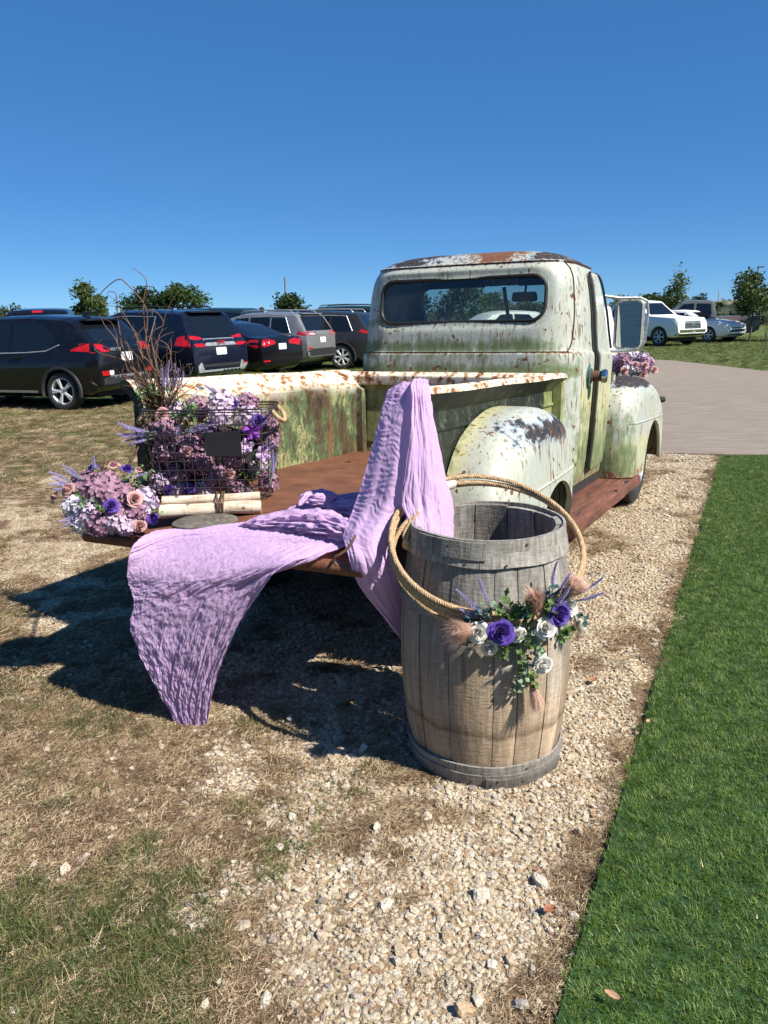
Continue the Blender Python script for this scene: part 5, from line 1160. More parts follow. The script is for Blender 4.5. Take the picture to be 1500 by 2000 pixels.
for k, mm in (('white', M_WHITE_P), ('purple', M_PURPLE_P), ('pink', M_PINK_P)): ROSE[k] = [rose_mesh(31 + 7*j + len(k), mm, 19 + 2*j) for j in range(3)]
def orchid_mesh(mat_, seed):
    r = random.Random(seed); V = []; F = []
    for i in range(5):
        a0 = i*2*math.pi/5 + r.uniform(-.1, .1); b = len(V); L = 1.0 if i % 2 else .9; V.append((0, 0, 0)); n = 9
        for k in range(n):
            u = 2*k/(n-1) - 1; q = L*(1 - .35*u*u); a = a0 + u*.62; V.append((q*math.cos(a), q*math.sin(a), .25*(1-abs(u)) - .1*abs(u) + r.uniform(-.05, .05)))
            V.append((q*.55*math.cos(a), q*.55*math.sin(a), .22*(1-abs(u))))
        for k in range(n - 1): F.append((b, b+2+2*k, b+4+2*k)); F.append((b+2+2*k, b+1+2*k, b+3+2*k, b+4+2*k))
    me = mesh('orchid', V, F); me.materials.append(mat_); return me
def floret_mesh(mat_, seed):
    r = random.Random(seed); V = []; F = []
    for i in range(4):
        a0 = i*math.pi/2 + r.uniform(-.12, .12); b = len(V); n = 7; V.append((0, 0, 0)); cup = r.uniform(.05, .4)
        for k in range(n):
            u = 2*k/(n-1) - 1; q = 1.0*(1 - .30*abs(u)**2.2); a = a0 + u*.78
            V.append((q*math.cos(a), q*math.sin(a), cup*(q*q) - .12*u*u))
            V.append((q*.55*math.cos(a), q*.55*math.sin(a), cup*.3 - .03))
        for k in range(n - 1): F.append((b, b+2+2*k, b+4+2*k)); F.append((b+2+2*k, b+1+2*k, b+3+2*k, b+4+2*k))
    me = mesh('floret', V, F); me.materials.append(mat_); return me
FLO = {k: [floret_mesh(m_, 40+i) for i in range(4)] for k, m_ in (('mauve', M_MAUVE), ('lilac', M_LILAC), ('white', M_PALE))}
def hydrangea(parent, P, nrm, r, kind, seed, single=True, n=None):
    """a flower head; its florets are sub-parts (single) or one joined mesh"""
    rn = random.Random(seed); n = n or int(26 + r*240); fl = []
    up = Vector(nrm).normalized()
    for i in range(n):
        z = 1 - 1.45*(i + .5)/n; a = i*2.39996 + rn.uniform(-.2, .2); q = math.sqrt(max(0, 1 - z*z)); d = Vector((q*math.cos(a), q*math.sin(a), z)); rr = r*rn.uniform(.82, 1.08)
        dd = (d + Vector((rn.uniform(-.3, .3), rn.uniform(-.3, .3), rn.uniform(-.3, .3)))).normalized()
        fl.append(Matrix.Translation(d*rr) @ dd.to_track_quat('Z', 'Y').to_matrix().to_4x4() @ Matrix.Rotation(rn.uniform(0, 6), 4, 'Z') @ Matrix.Scale(rn.uniform(.0125, .0175)*(.8 + r*4), 4))
    M0 = Matrix.Translation(P) @ up.to_track_quat('Z', 'Y').to_matrix().to_4x4()
    core = MB(); core.add(*sphere_vf(r*.72, 10, 7))
    if single:
        h = core.obj('hydrangea_head', {'mauve': M_MAUVE, 'lilac': M_LILAC, 'white': M_PALE}[kind], parent); h.matrix_local = M0
        for k, Mx in enumerate(fl):
            o = link(FLO[kind][k % 4], 'floret', None, h); o.matrix_local = Mx
    else:
        for k, Mx in enumerate(fl):
            me = FLO[kind][k % 4]; core.add([v.co for v in me.vertices], [tuple(p.vertices) for p in me.polygons], 0, Mx)
        h = core.obj('hydrangea_head', {'mauve': M_MAUVE, 'lilac': M_LILAC, 'white': M_PALE}[kind], parent); h.matrix_local = M0; h['kind'] = 'stuff'
    return h
def rose(parent, P, nrm, r, kind, seed, label=None):
    rn = random.Random(seed); me = ROSE[kind][seed % 3] if kind in ROSE else orchid_mesh(M_ORCHID if kind == 'orchid' else M_PORCHID, seed)
    o = link(me, 'rose' if kind in ROSE else 'orchid', None, parent)
    o.matrix_local = Matrix.Translation(P) @ Vector(nrm).normalized().to_track_quat('Z', 'Y').to_matrix().to_4x4() @ Matrix.Rotation(rn.uniform(0, 6), 4, 'Z') @ Matrix.Scale(r, 4)
    return o
def lavender(parent, A, B, seed, bend=.02, fluff=1.0):
    rn = random.Random(seed); A, B = Vector(A), Vector(B); d = B - A; L = d.length; side = d.cross(Vector((rn.uniform(-1, 1), rn.uniform(-1, 1), 1))).normalized()
    P = [A + d*t + side*bend*math.sin(t*3)*(1 if rn.random() < 2 else 0) for t in np.linspace(0, 1, 12)]
    m = MB(); m.tube(P, [.0016]*6 + [.0012]*6, 5, mi=1)
    nb = int(L*900); 
    for i in range(nb):
        t = .22 + .78*(i/nb); c = Vector(cr([tuple(p) for p in P], t)); taper = (1 - t)**.5*.9 + .25 if t > .35 else .55
        a = i*2.4 + rn.uniform(-.3, .3); s = side; e = d.normalized().cross(s); o = (s*math.cos(a) + e*math.sin(a)); q = .0088*taper*fluff; tip = c + o*q + d.normalized()*.005; w_ = d.normalized().cross(o)*.0028
        b0 = c + o*.001; mid = (c + tip)*.5
        m.add([b0, mid + w_, tip, mid - w_, mid + d.normalized()*.0018], [(0, 1, 4), (1, 2, 4), (2, 3, 4), (3, 0, 4)], 1 if t < .36 and rn.random() < .7 else 0)
    me = m.mesh('lavender_sprig', False); o = link(me, 'lavender_sprig', [M_LAV, M_SAGE], parent); o['kind'] = 'stuff'; return o
def leaf_vf(L, W, lobes=0, cup=.2):
    n = 9; V = [(0, 0, 0)]; F = []
    for k in range(n):
        t = k/(n-1); w_ = W*math.sin(math.pi*min(1, t*.93+.05))**.8*(1 + (.22*math.cos(t*lobes*6.28) if lobes else 0)); V += [(t*L, -w_, cup*W*1.2), (t*L, 0, -.1*L*t*t), (t*L, w_, cup*W*1.2)]
    for k in range(n - 1): b = 1+3*k; F += [(b, b+1, b+4, b+3), (b+1, b+2, b+5, b+4)]
    return V, F
def sprig(parent, P, seed, leaf=.016, wid=.5, mat_=None, name='eucalyptus_sprig', pairs=9, lobes=0, droop=0, single=True):
    """a stem with its leaves as sub-parts"""
    rn = random.Random(seed); C = spl(P, 24); m = MB(); m.tube(C, .0015, 5); st = m.obj(name, M_SAGE, parent); lv = MB()
    V, F = leaf_vf(1, wid, lobes); lme = mesh('leaf', V, F); lme.materials.append(mat_ or M_EUC)
    for i in range(pairs):
        t = .12 + .88*i/max(1, pairs-1); j = min(22, int(t*23)); c = C[j]; d = (C[j+1] - C[j]).normalized(); s0 = d.orthogonal().normalized()
        for q in (0, 1):
            a = i*1.57 + q*math.pi + rn.uniform(-.4, .4); o = s0*math.cos(a) + d.cross(s0)*math.sin(a); ax = (o + d*rn.uniform(.1, .7)).normalized()
            Mx = Matrix.Translation(c) @ ax.to_track_quat('X', 'Z').to_matrix().to_4x4() @ Matrix.Rotation(rn.uniform(-1, 1), 4, 'X') @ Matrix.Scale(leaf*rn.uniform(.75, 1.2)*(1.1 - .4*t), 4)
            ob = link(lme, 'leaf', None, st); ob.matrix_local = Mx
    return st
def pampas(parent, A, B, rad, seed, mat_, n=700, droop=.3):
    rn = random.Random(seed); A, B = Vector(A), Vector(B); d = B - A; L = d.length; dn = d.normalized(); s = dn.orthogonal().normalized(); e = dn.cross(s); V = []; F = []
    for i in range(n):
        t0 = rn.random()*.55; a = rn.uniform(0, 6.283); o = s*math.cos(a) + e*math.sin(a); ln = L*rn.uniform(.45, .72)*(1 - .30*t0); base = A + d*t0; sp = rad*rn.uniform(.15, 1.05)*(.55 + .8*t0); b = len(V); w_ = dn.cross(o)*.0009
        for j in range(4):
            u = j/3; p = base + dn*ln*u*(1-.15*u) + o*sp*u**.8 + Vector((0, 0, -droop*.05*u*u)); V += [tuple(p - w_*(1.15-u)), tuple(p + w_*(1.15-u))]
        for j in range(3): F.append((b+2*j, b+2*j+1, b+2*j+3, b+2*j+2))
    me = mesh('pampas_plume', V, F); me.materials.append(mat_); o = link(me, 'pampas_plume', None, parent); o['kind'] = 'stuff'; return o

# --- arrangement on the barrel
def barrel_flowers():
    o = Vector((.42, 2.26, .60)); root = empty('flower_swag', o, 0, 'swag of white and purple roses, lavender and blush pampas hanging on the barrel front', 'flowers'); L = lambda p: Vector(p) - o
    f = (0, -1, .35)
    for i, (k, P, r, n) in enumerate([('white', (.283, 2.225, .600), .034, (-.25, -1, .25)), ('purple', (.353, 2.215, .604), .041, (0, -1, .25)), ('white', (.408, 2.235, .585), .026, (.1, -1, .2)), ('white', (.496, 2.235, .605), .033, (.1, -1, .35)),
        ('purple', (.541, 2.255, .645), .040, (.55, -1, .35)), ('white', (.585, 2.305, .648), .030, (.5, -.8, .7)), ('white', (.495, 2.255, .471), .034, (.35, -1, -.05)), ('white', (.320, 2.235, .540), .028, (-.1, -1, -.25))]):
        rose(root, L(P) - Vector((0, .012, 0)), n, r*1.22, k, i + 3)
    for i, (A, B, r, m_, n) in enumerate([((.290, 2.245, .603), (.190, 2.185, .622), .058, M_PAMPAS, 2200), ((.473, 2.25, .630), (.452, 2.205, .752), .042, M_PAMPAS, 2200), ((.545, 2.28, .670), (.612, 2.265, .765), .056, M_PAMPAS, 2200), ((.458, 2.26, .43), (.484, 2.225, .325), .036, M_PAMPAS, 1000), ((.600, 2.33, .625), (.648, 2.325, .545), .032, M_WPAMPAS, 600)]):
        pampas(root, L(A), L(B), r, 60+i, m_, n)
    for i, (A, B) in enumerate([((.330, 2.245, .632), (.217, 2.215, .742)), ((.335, 2.245, .640), (.287, 2.23, .767)), ((.320, 2.24, .625), (.230, 2.215, .676)), ((.335, 2.24, .63), (.262, 2.21, .690)), ((.525, 2.27, .685), (.533, 2.26, .809)), ((.53, 2.27, .685), (.573, 2.26, .770)), ((.575, 2.30, .675), (.683, 2.295, .742)), ((.575, 2.30, .660), (.690, 2.30, .690)), ((.51, 2.25, .66), (.565, 2.235, .735)), ((.50, 2.25, .668), (.56, 2.24, .683))]):
        lavender(root, L(A), L(B), 80+i, .008)
    for i, P in enumerate([[(.40, 2.235, .585), (.418, 2.225, .54), (.425, 2.225, .49), (.43, 2.225, .45)], [(.435, 2.24, .52), (.438, 2.225, .46), (.432, 2.23, .41), (.425, 2.235, .385)], [(.44, 2.24, .50), (.462, 2.23, .44), (.47, 2.235, .40)], [(.43, 2.24, .48), (.415, 2.23, .43), (.405, 2.235, .395)], [(.41, 2.235, .60), (.43, 2.215, .57), (.45, 2.22, .54)], [(.45, 2.24, .55), (.475, 2.225, .53), (.49, 2.23, .52)], [(.40, 2.24, .56), (.375, 2.23, .53), (.365, 2.235, .50)]]):
        sprig(root, [L(p) for p in P], 100+i, .019, .48, M_EUC if i % 2 else M_LEAF, pairs=8)
    for i, (P, q) in enumerate([([(.45, 2.25, .63), (.44, 2.22, .65), (.43, 2.21, .68)], M_LEAF), ([(.46, 2.25, .60), (.45, 2.215, .59), (.44, 2.21, .57)], M_EUC), ([(.50, 2.26, .63), (.51, 2.235, .655), (.505, 2.23, .68)], M_LEAF), ([(.36, 2.25, .64), (.345, 2.22, .665), (.33, 2.215, .69)], M_EUC), ([(.31, 2.25, .63), (.30, 2.22, .65), (.285, 2.215, .665)], M_BLUELEAF), ([(.40, 2.25, .64), (.385, 2.235, .68), (.37, 2.225, .715)], M_LEAF), ([(.39, 2.25, .63), (.37, 2.225, .655), (.355, 2.22, .67)], M_LEAF), ([(.42, 2.25, .64), (.42, 2.235, .67), (.43, 2.23, .69)], M_LEAF), ([(.56, 2.28, .61), (.572, 2.255, .59), (.58, 2.25, .565)], M_LEAF), ([(.55, 2.28, .60), (.555, 2.26, .57), (.56, 2.255, .55)], M_LEAF), ([(.45, 2.25, .64), (.44, 2.235, .655), (.425, 2.225, .66)], M_BLUELEAF), ([(.27, 2.26, .60), (.262, 2.23, .62), (.258, 2.23, .645)], M_BLUELEAF), ([(.27, 2.26, .59), (.258, 2.235, .575), (.256, 2.235, .56)], M_BLUELEAF), ([(.575, 2.30, .63), (.61, 2.29, .62), (.635, 2.29, .60)], M_BLUELEAF), ([(.53, 2.27, .68), (.515, 2.25, .70), (.52, 2.25, .725)], M_BLUELEAF), ([(.33, 2.25, .62), (.31, 2.235, .655), (.30, 2.23, .69)], M_EUC), ([(.46, 2.26, .62), (.47, 2.24, .60), (.46, 2.235, .575)], M_LEAF), ([(.38, 2.26, .57), (.36, 2.24, .545), (.35, 2.24, .52)], M_LEAF)]):
        sprig(root, [L(p) for p in P], 130+i, .034 if q is not M_EUC else .02, .42, q, 'leaf_sprig', 3, 2)
    bm_ = MB(); bm_.add(*sphere_vf(.0052, 8, 6)); bme = bm_.mesh('berry'); rn = random.Random(4)
    for i in range(18):
        c = (.452, 2.225, .50) if i < 12 else (.262, 2.23, .63); b = link(bme, 'berry', M_BERRY, root); b.location = L((c[0]+rn.uniform(-.016, .016), c[1]+rn.uniform(-.012, .01), c[2]+rn.uniform(-.035, .03)))
    # little cream dried stems
    for i, (A, B) in enumerate([((.30, 2.24, .575), (.25, 2.215, .525)), ((.43, 2.25, .63), (.40, 2.225, .645)), ((.47, 2.25, .64), (.475, 2.23, .67)), ((.42, 2.24, .48), (.36, 2.22, .475)), ((.52, 2.26, .69), (.50, 2.25, .75))]):
        pampas(root, L(A), L(B), .008, 160+i, M_WPAMPAS, 40)
barrel_flowers()

# --- bouquet on the tailgate corner
def bouquet():
    o = Vector((-1.12, 3.06, .76)); root = empty('bouquet', o, 0, 'dense bouquet of mauve hydrangeas, pink and purple roses on the tailgate corner', 'bouquet'); L = lambda p: Vector(p) - o; c0 = Vector((-1.12, 3.06, .80))
    def nr(P): d = Vector(P) - c0; return Vector((d.x/.042, d.y/.029, d.z/.029)).normalized()
    m = MB(); m.lathe([(.09, 0), (.12, .01), (.135, .09), (.12, .10), (.0, .10)], 20, Matrix.Translation((0, .02, .0))); m.obj('flower_pot', M_DARK, root)
    for i, (k, P, r) in enumerate(BQ_HYD): n = nr(P); hydrangea(root, L(P) - n*r*.55, n, r, k, 200+i, True)
    for i, (k, P, r) in enumerate(BQ_ROSE): n = nr(P); rose(root, L(P) + n*.024, (n + Vector((0, -.25, .1))), r*.98, k, 230+i)
    for i, (k, P) in enumerate(BQ_GREEN):
        n = nr(P)
        for j in range(2): d = Vector((random.Random(i*5+j).uniform(-.03, .03), 0, random.Random(i*7+j).uniform(-.02, .03))); sprig(root, [L(P) - n*.03, L(P) + n*.02 + d*.4, L(P) + n*.05 + d], 250+i*3+j, .018, .5, M_LEAF if (i + j) % 2 else M_EUC, 'leaf_sprig', 5)
    for i, (A, B) in enumerate(BQ_LAV): lavender(root, L(A), L(B), 270+i, .010, 1.25)
    for i, (A, B) in enumerate([(BQ_LAV[q][0], BQ_LAV[q][1]) for q in (0, 1, 2, 5, 8)]): B = Vector(B) + Vector((.01, 0, -.02)); lavender(root, L(A) + Vector((.006, 0, -.006)), B - o, 290+i, -.008, 1.2)
bouquet()
# --- bouquet on the front wing
def wing_bouquet():
    o = Vector((1.985, 6.19, 1.05)); root = empty('bouquet', o, 0, 'round bouquet of mauve hydrangeas and pink roses on the front fender', 'bouquet'); rn = random.Random(9)
    for i in range(22):
        z = rn.uniform(-.2, 1); a = i*2.4; q = math.sqrt(1-z*z*.9); n = Vector((q*math.cos(a), q*math.sin(a), z)); P = Vector((n.x*.135, n.y*.12, .06 + n.z*.085)); hydrangea(root, P, n, .052, ('mauve', 'lilac', 'mauve', 'white')[i % 4], 310+i, False, 34)
    for i, (x, z) in enumerate([(-.02, .09), (.055, .085), (.13, .05), (.05, .02), (-.10, .05)]): rose(root, Vector((x, -.155, z)), (x, -1, .3), .036, 'pink', 340+i)
    lavender(root, (.0, -.05, .13), (-.02, -.08, .21), 350, .006); lavender(root, (.02, -.05, .13), (.06, -.08, .20), 351, .006); lavender(root, (-.1, -.1, .10), (-.17, -.1, .15), 352)
wing_bouquet()

# --- wire basket
BZ0, BZ1 = .782, 1.172; BC = Vector((-.765, 3.475, BZ0)); BA = R(-2)
def brim(t, z, k=0.0):
    """rounded rectangle round the basket, t 0..1"""
    h = (z - BZ0) / (BZ1 - BZ0); w_, d = .515 + .055*h, .26 + .03*h; P = rrect(0, 0, w_, d, .055, 5); n = len(P); x = (t % 1)*n; i = int(x); a = Vector(P[i % n]); b = Vector(P[(i+1) % n]); p = a.lerp(b, x - i); return Vector((p.x, p.y, z - BZ0))
def arc_t(nn):
    """even spacing round the rim"""
    T = np.linspace(0, 1, 600); Q = [brim(t, BZ1) for t in T]; d = np.r_[0, np.cumsum([(Q[i+1]-Q[i]).length for i in range(599)])]; return [float(np.interp(d[-1]*i/nn, d, T)) for i in range(nn)]
def basket():
    root = empty('wire_basket', BC, BA, 'dark wire mesh basket filled with purple flowers standing in the truck bed', 'basket'); rn = random.Random(2)
    for i, t in enumerate(arc_t(40)):
        P = [brim(t, z) + Vector((rn.uniform(-.002, .002), rn.uniform(-.002, .002), 0)) for z in np.linspace(BZ0, BZ1, 9)]
        m = MB(); m.tube(P, .0019, 5); m.obj('wire', M_WIRE, root)
    nz = 10
    for i in range(nz):
        z = BZ0 + .004 + (BZ1 - BZ0 - .03) * i / (nz - 1); m = MB(); ph = rn.uniform(0, 6)
        m.tube([brim(t, z + .003*math.sin(t*19 + ph)) * 1.004 for t in np.linspace(0, 1, 61)[:-1]], .0019, 5, True); m.obj('wire', M_WIRE, root)
    for z, r in ((BZ1, .0042), (BZ1 - .012, .003)): m = MB(); m.tube([brim(t, z) * 1.006 for t in np.linspace(0, 1, 81)[:-1]], r, 6, True); m.obj('rim', M_WIRE, root)
    for i in range(12):
        x = -.235 + .47*i/11; m = MB(); m.tube([(x, -.125, .002), (x, .125, .002)], .0019, 5); m.obj('wire', M_WIRE, root)
    for s in (-1, 1):
        h = twisted(spl([(s*.285, -.07, .375), (s*.31, -.075, .345), (s*.325, -.03, .325), (s*.325, .02, .33), (s*.31, .06, .355), (s*.285, .06, .38)], 60), .010, .03); h.obj('handle', M_ROPE, root)
basket()
def basket_flowers():
    o = BC.copy(); root = empty('flower_filling', o, 0, 'mass of mauve hydrangeas, lavender, roses and orchids packed inside the wire basket', 'flowers'); L = lambda p: Vector(p) - o
    for i, (k, P, r) in enumerate(BK_HYD): hydrangea(root, L(P) + Vector((0, .035, 0)), (random.Random(i).uniform(-.4, .4), -1, .5), r, k, 400+i, False)
    for i, (k, P, r) in enumerate(BK_ROSE): rose(root, L(P), (random.Random(i).uniform(-.4, .4), -1, .35), r*1.1, k, 450+i)
    for i, P in enumerate(BK_GREEN):
        for j in range(3): rn = random.Random(i*9+j); d = Vector((rn.uniform(-.05, .05), rn.uniform(-.03, .02), rn.uniform(.0, .05))); sprig(root, [L(P) - Vector((0, -.01, .03)), L(P) + d*.4, L(P) + d], 470+i*5+j, .021, .5, M_LEAF if j else M_EUC, 'leaf_sprig', 5)
    for i, (A, B) in enumerate(BK_LAV): lavender(root, L(A), L(B), 500+i, .012, 1.35); lavender(root, L(A) + Vector((.008, .0, .006)), L(B) + Vector((.016, .01, -.016)), 530+i, -.012, 1.3)
    m = MB(); m.add(*sphere_vf(1, 14, 9), M=Matrix.Translation((0, .04, .15)) @ Matrix.Diagonal((.22, .09, .15, 1))); m.obj('dark_moss', M_DARK, root)  # near-black solid filling the middle behind the flowers
basket_flowers()
# --- curly twigs
def twigs():
    o = Vector(TWIGS[0][0]); root = empty('curly_twigs', o, 0, 'bunch of curly brown willow twigs rising from the wire basket', 'twigs'); rn = random.Random(6)
    for P in TWIGS:
        Q = [Vector(p) - o for p in P]; m = MB(); m.tube(spl(Q, 60), list(np.linspace(.0042, .0012, 60)), 6); m.obj('twig', M_TWIG, root)
        # a side shoot
        C = spl(Q, 30); j = rn.randint(8, 16); b = C[j]; S_ = [b]; d = Vector((rn.uniform(-1, 1), rn.uniform(-.5, .5), rn.uniform(.2, 1))).normalized()
        for k in range(5): d = (d + Vector((rn.uniform(-.8, .8), rn.uniform(-.5, .5), rn.uniform(-.4, .7)))).normalized(); S_.append(S_[-1] + d*.032)
        m = MB(); m.tube(spl(S_, 24), list(np.linspace(.0022, .0008, 24)), 5); m.obj('twig', M_TWIG, root)
    for i in range(24):
        b = Vector((rn.uniform(-.04, .06), rn.uniform(-.04, .03), .0)); d = Vector((rn.uniform(-.7, .6), rn.uniform(-.4, .2), 1)).normalized(); S_ = [b]; q = rn.choice((-1, 1))
        for k in range(rn.randint(7, 11)): d = (Matrix.Rotation(q*rn.uniform(.1, .75), 3, (rn.uniform(-.3, .3), 1, rn.uniform(-.5, .5))) @ d + Vector((rn.uniform(-.3, .3), rn.uniform(-.2, .2), .22))).normalized(); q = -q if rn.random() < .35 else q; S_.append(S_[-1] + d*rn.uniform(.022, .038))
        m = MB(); m.tube(spl(S_, 44), list(np.linspace(.0023, .0008, 44)), 5); m.obj('twig', M_TWIG, root)
    for i in range(26):
        b = Vector((rn.uniform(-.03, .05), rn.uniform(-.03, .03), -.03)); d = Vector((rn.uniform(-.55, .35), rn.uniform(-.35, .25), 1)).normalized(); S_ = [b]; n = rn.randint(4, 8)
        for k in range(n): d = (d + Vector((rn.uniform(-.55, .55), rn.uniform(-.45, .45), rn.uniform(-.25, .45)))).normalized(); S_.append(S_[-1] + d*rn.uniform(.035, .055))
        m = MB(); m.tube(spl(S_, 40), list(np.linspace(.0034, .001, 40)), 5); m.obj('twig', M_TWIG, root)
twigs()
# --- blank chalkboard sign
sg = empty('chalkboard_sign', (-.690, 3.305, 1.028), R(-2), 'small blank black chalkboard sign hung on the front of the wire basket', 'sign')
m = MB(); m.prism(roundpoly([(-.078, -.052), (.078, -.050), (.077, .055), (-.079, .052)], .006, 3), -.004, .004, Matrix.Rotation(R(90), 4, 'X')); m.obj('board', M_SLATE, sg)
for s in (-1, 1): m = MB(); m.tube([(s*.07, -.005, .046), (s*.072, -.008, .056), (s*.07, .012, .060), (s*.068, .02, .05)], .0012, 5); m.obj('hanging_wire', M_WIRE, sg)
# --- birch logs tied with twine
def birchmat():
    t = NT('birch_bark'); co = t.coord((1, 6, 6)); n = t.noise(co, 9, 5, .65); k = t.ramp(t.noise(t.coord((22, 3, 3)), 5, 4, .6), [(.58, 0.), (.66, 1.)]); p = t.ramp(t.vor(t.coord((1, .8, 1)), 17), [(.10, 1.), (.2, 0.)])
    c = t.ramp(n, [(.3, (.36, .25, .17)), (.5, (.58, .48, .37)), (.7, (.70, .64, .55))]); c = t.mix(t.math('MULTIPLY', k, .55), c, (.16, .11, .075)); c = t.mix(t.math('MULTIPLY', p, .8), c, (.07, .045, .03)); return t.fin(c, .8, None, t.bump(n, .5, .006), .2)
M_BIRCH = birchmat(); M_TWINE = simple('brown_twine', (.11, .068, .035), .9, var=.5, scale=150); M_ENDGRAIN = simple('end_grain', (.35, .25, .15), .8, var=.3, scale=60)
def logs():
    root = empty('birch_logs', (-.715, 3.09, .765), math.atan2(.05, .40), 'white birch log bundle tied with brown twine in front of the wire basket', 'logs')
    def lg(y, z, r, x0, x1, seed):
        m = MB(); X = np.linspace(x0, x1, 30); m.tube([(x, y + .004*noise.noise((x*6, seed, 0)), z + .004*noise.noise((x*6, seed, 4))) for x in X], [r*(1 + .10*noise.noise((x*9, seed, 7))) for x in X], 14); m.obj('log', M_BIRCH, root)
    lg(-.005, .030, .027, -.205, .205, 1.0); lg(.016, .070, .018, -.195, .203, 2.0); lg(.050, .030, .026, -.20, .20, 3.0)
    for x, a in ((.028, 0), (.040, .1), (.034, -.06), (.052, .05)):
        m = MB(); m.tube([(x + a*.1*math.sin(q), .012 + .048*math.cos(q)*(1 if math.sin(q) < .3 else .8), .046 + .050*math.sin(q)) for q in np.linspace(0, 6.283, 33)[:-1]], .0032, 5, True); m.obj('twine', M_TWINE, root)
logs()
# --- wood slice below
M_SLAB = simple('grey_split_wood', (.12, .105, .088), .9, var=.6, scale=40, bump=.004)
ws = empty('wood_slice', (-.715, 2.975, .744), R(20), 'grey split wood slab lying on the tailgate under the birch logs', 'wood slab')
m = MB(); m.lathe([(.115, 0), (.128, .006), (.130, .030), (.118, .036), (0, .036)], 30, Matrix.Diagonal((1.0, .8, 1, 1))); m.obj('slab', M_SLAB, ws)
# --- dry leaves and twig bits
def drop(name, P, rz, L, W, m_, label, group=None, cat='leaf', cup=.35):
    V, F = leaf_vf(L, W, 0, cup); me = mesh(name, V, F); me.transform(Matrix.Translation((-L/2, 0, .002))); o = link(me, name, m_); o.location = P; o.rotation_euler = (.15, -.1, rz); tag(o, label, cat, group)
M_DRYLEAF = simple('dry_leaf', (.26, .10, .045), .7, var=.4, scale=60); M_PALELEAF = simple('pale_dry_leaf', (.46, .27, .16), .7, var=.3, scale=60)
drop('dead_leaf', (.50, 1.42, .045), -.8, .045, .008, M_PALELEAF, 'long pale brown dead leaf lying on the artificial turf')
drop('dead_leaf', (.985, 2.62, .045), .4, .02, .008, M_PALELEAF, 'tiny pinkish leaf scrap on the turf near its middle')
drop('dead_leaf', (.885, 3.02, .016), .9, .04, .014, M_DRYLEAF, 'reddish brown dead leaf on the gravel beside the turf edge')
drop('dead_leaf', (.42, 1.72, .014), .3, .035, .013, M_DRYLEAF, 'dark red dead leaf on gravel near the bottom of the picture')
for i, (x, y) in enumerate([(-.2, 4.3), (-.55, 3.95), (-.05, 3.95), (-.62, 3.72), (.12, 4.35)]):
    drop('dead_leaf', (x, y, .748), i*1.3, .035, .009, M_DARK, 'small dark curled leaf on the rusty bed floor, ' + ('in its middle', 'close right of the wire basket', 'behind the lavender fabric', 'at the basket corner', 'near the front panel')[i], 'curled leaves on the bed floor')
drop('dead_leaf', (1.60, 4.95, .452), .9, .06, .014, M_DARK, 'dark curled leaf scrap lying on the running board')
# ------------------------------------------------------------------ parked cars
def carpaint(name, c, rough=.16, metal=0.0):
    t = NT(name); n = t.noise(t.coord(), 3, 3, .5); cc = t.mix(n, tuple(x*.85 for x in c), tuple(x*1.15 for x in c)); d = t.ramp(t.noise(t.coord(), 8, 5, .65), [(.45, 0.), (.85, .03)])
    cc = t.mix(d, cc, (.25, .22, .18)); return t.fin(cc, t.math('MULTIPLY_ADD', d, 1.2, rough), metal, None, .35, Coat_Weight=.25, Coat_Roughness=.05)
P_BLACK = carpaint('black_car_paint', (.004, .004, .006)); P_NAVY = carpaint('navy_car_paint', (.005, .007, .018)); P_SILVER = carpaint('silver_car_paint', (.22, .225, .235), .3, .35); P_GREY = carpaint('dark_grey_car_paint', (.030, .031, .033), .25, .3)
P_WHITE = carpaint('white_car_paint', (.78, .78, .77), .42); P_GREEN = carpaint('dark_green_car_paint', (.012, .032, .026)); P_STONE = carpaint('grey_green_car_paint', (.12, .13, .13), .3, .1); P_TEAL = carpaint('teal_car_paint', (.010, .035, .045))
M_CGLASS = simple('dark_car_glass', (.006, .008, .011), .05, var=.05, spec=.6); M_RED = simple('red_lamp_lens', (.40, .008, .012), .15, var=.2); M_CLEAR = simple('clear_lamp_lens', (.55, .56, .58), .12, var=.15); M_TRIM = simple('black_plastic_trim', (.018, .018, .019), .6, var=.2)
M_ALLOY = simple('alloy_rim', (.55, .56, .57), .4, .25, var=.1); M_PLATE = simple('number_plate', (.66, .67, .68), .5, var=.12, scale=60); M_SILVERTRIM = simple('silver_trim', (.42, .43, .44), .35, .5)
WHEELS = {}
def wheel_parts(r, w_, spokes, seed):
    k = (r, spokes)
    if k not in WHEELS:
        rim = r*.70; ty = MB(); h = w_/2
        ty.lathe([(rim, -h*.8), (rim+.02, -h), (r-.03, -h), (r, -h*.7), (r, h*.7), (r-.03, h), (rim+.02, h), (rim, h*.8)], 32, Matrix.Rotation(R(90), 4, 'X'), closed=True)
        rm = MB(); rm.lathe([(rim, h*.85), (rim - .015, h*.9), (rim - .03, h*.7), (rim - .035, -h*.7), (rim-.01, -h*.8)], 32, Matrix.Rotation(R(-90), 4, 'X'), cap=False); rm.lathe([(.075, h*.5), (.07, h*.78), (.03, h*.8), (0, h*.8)], 16, Matrix.Rotation(R(-90), 4, 'X'))
        for s in range(spokes):
            a = 2*math.pi*s/spokes
            for dd in (-.10, .10):
                p0 = (.05*math.cos(a), h*.72, .05*math.sin(a)); p1 = ((rim-.02)*math.cos(a+dd), h*.86, (rim-.02)*math.sin(a+dd)); rm.tube([p0, p1], [.024, .017], 6)
        dk = MB(); dk.lathe([(0, -.02), (rim - .03, -.02), (rim-.03, .0), (0, .0)], 24, Matrix.Rotation(R(90), 4, 'X'))
        WHEELS[k] = (ty.mesh('tyre'), rm.mesh('rim'), dk.mesh('brake_disc'))
    return WHEELS[k]
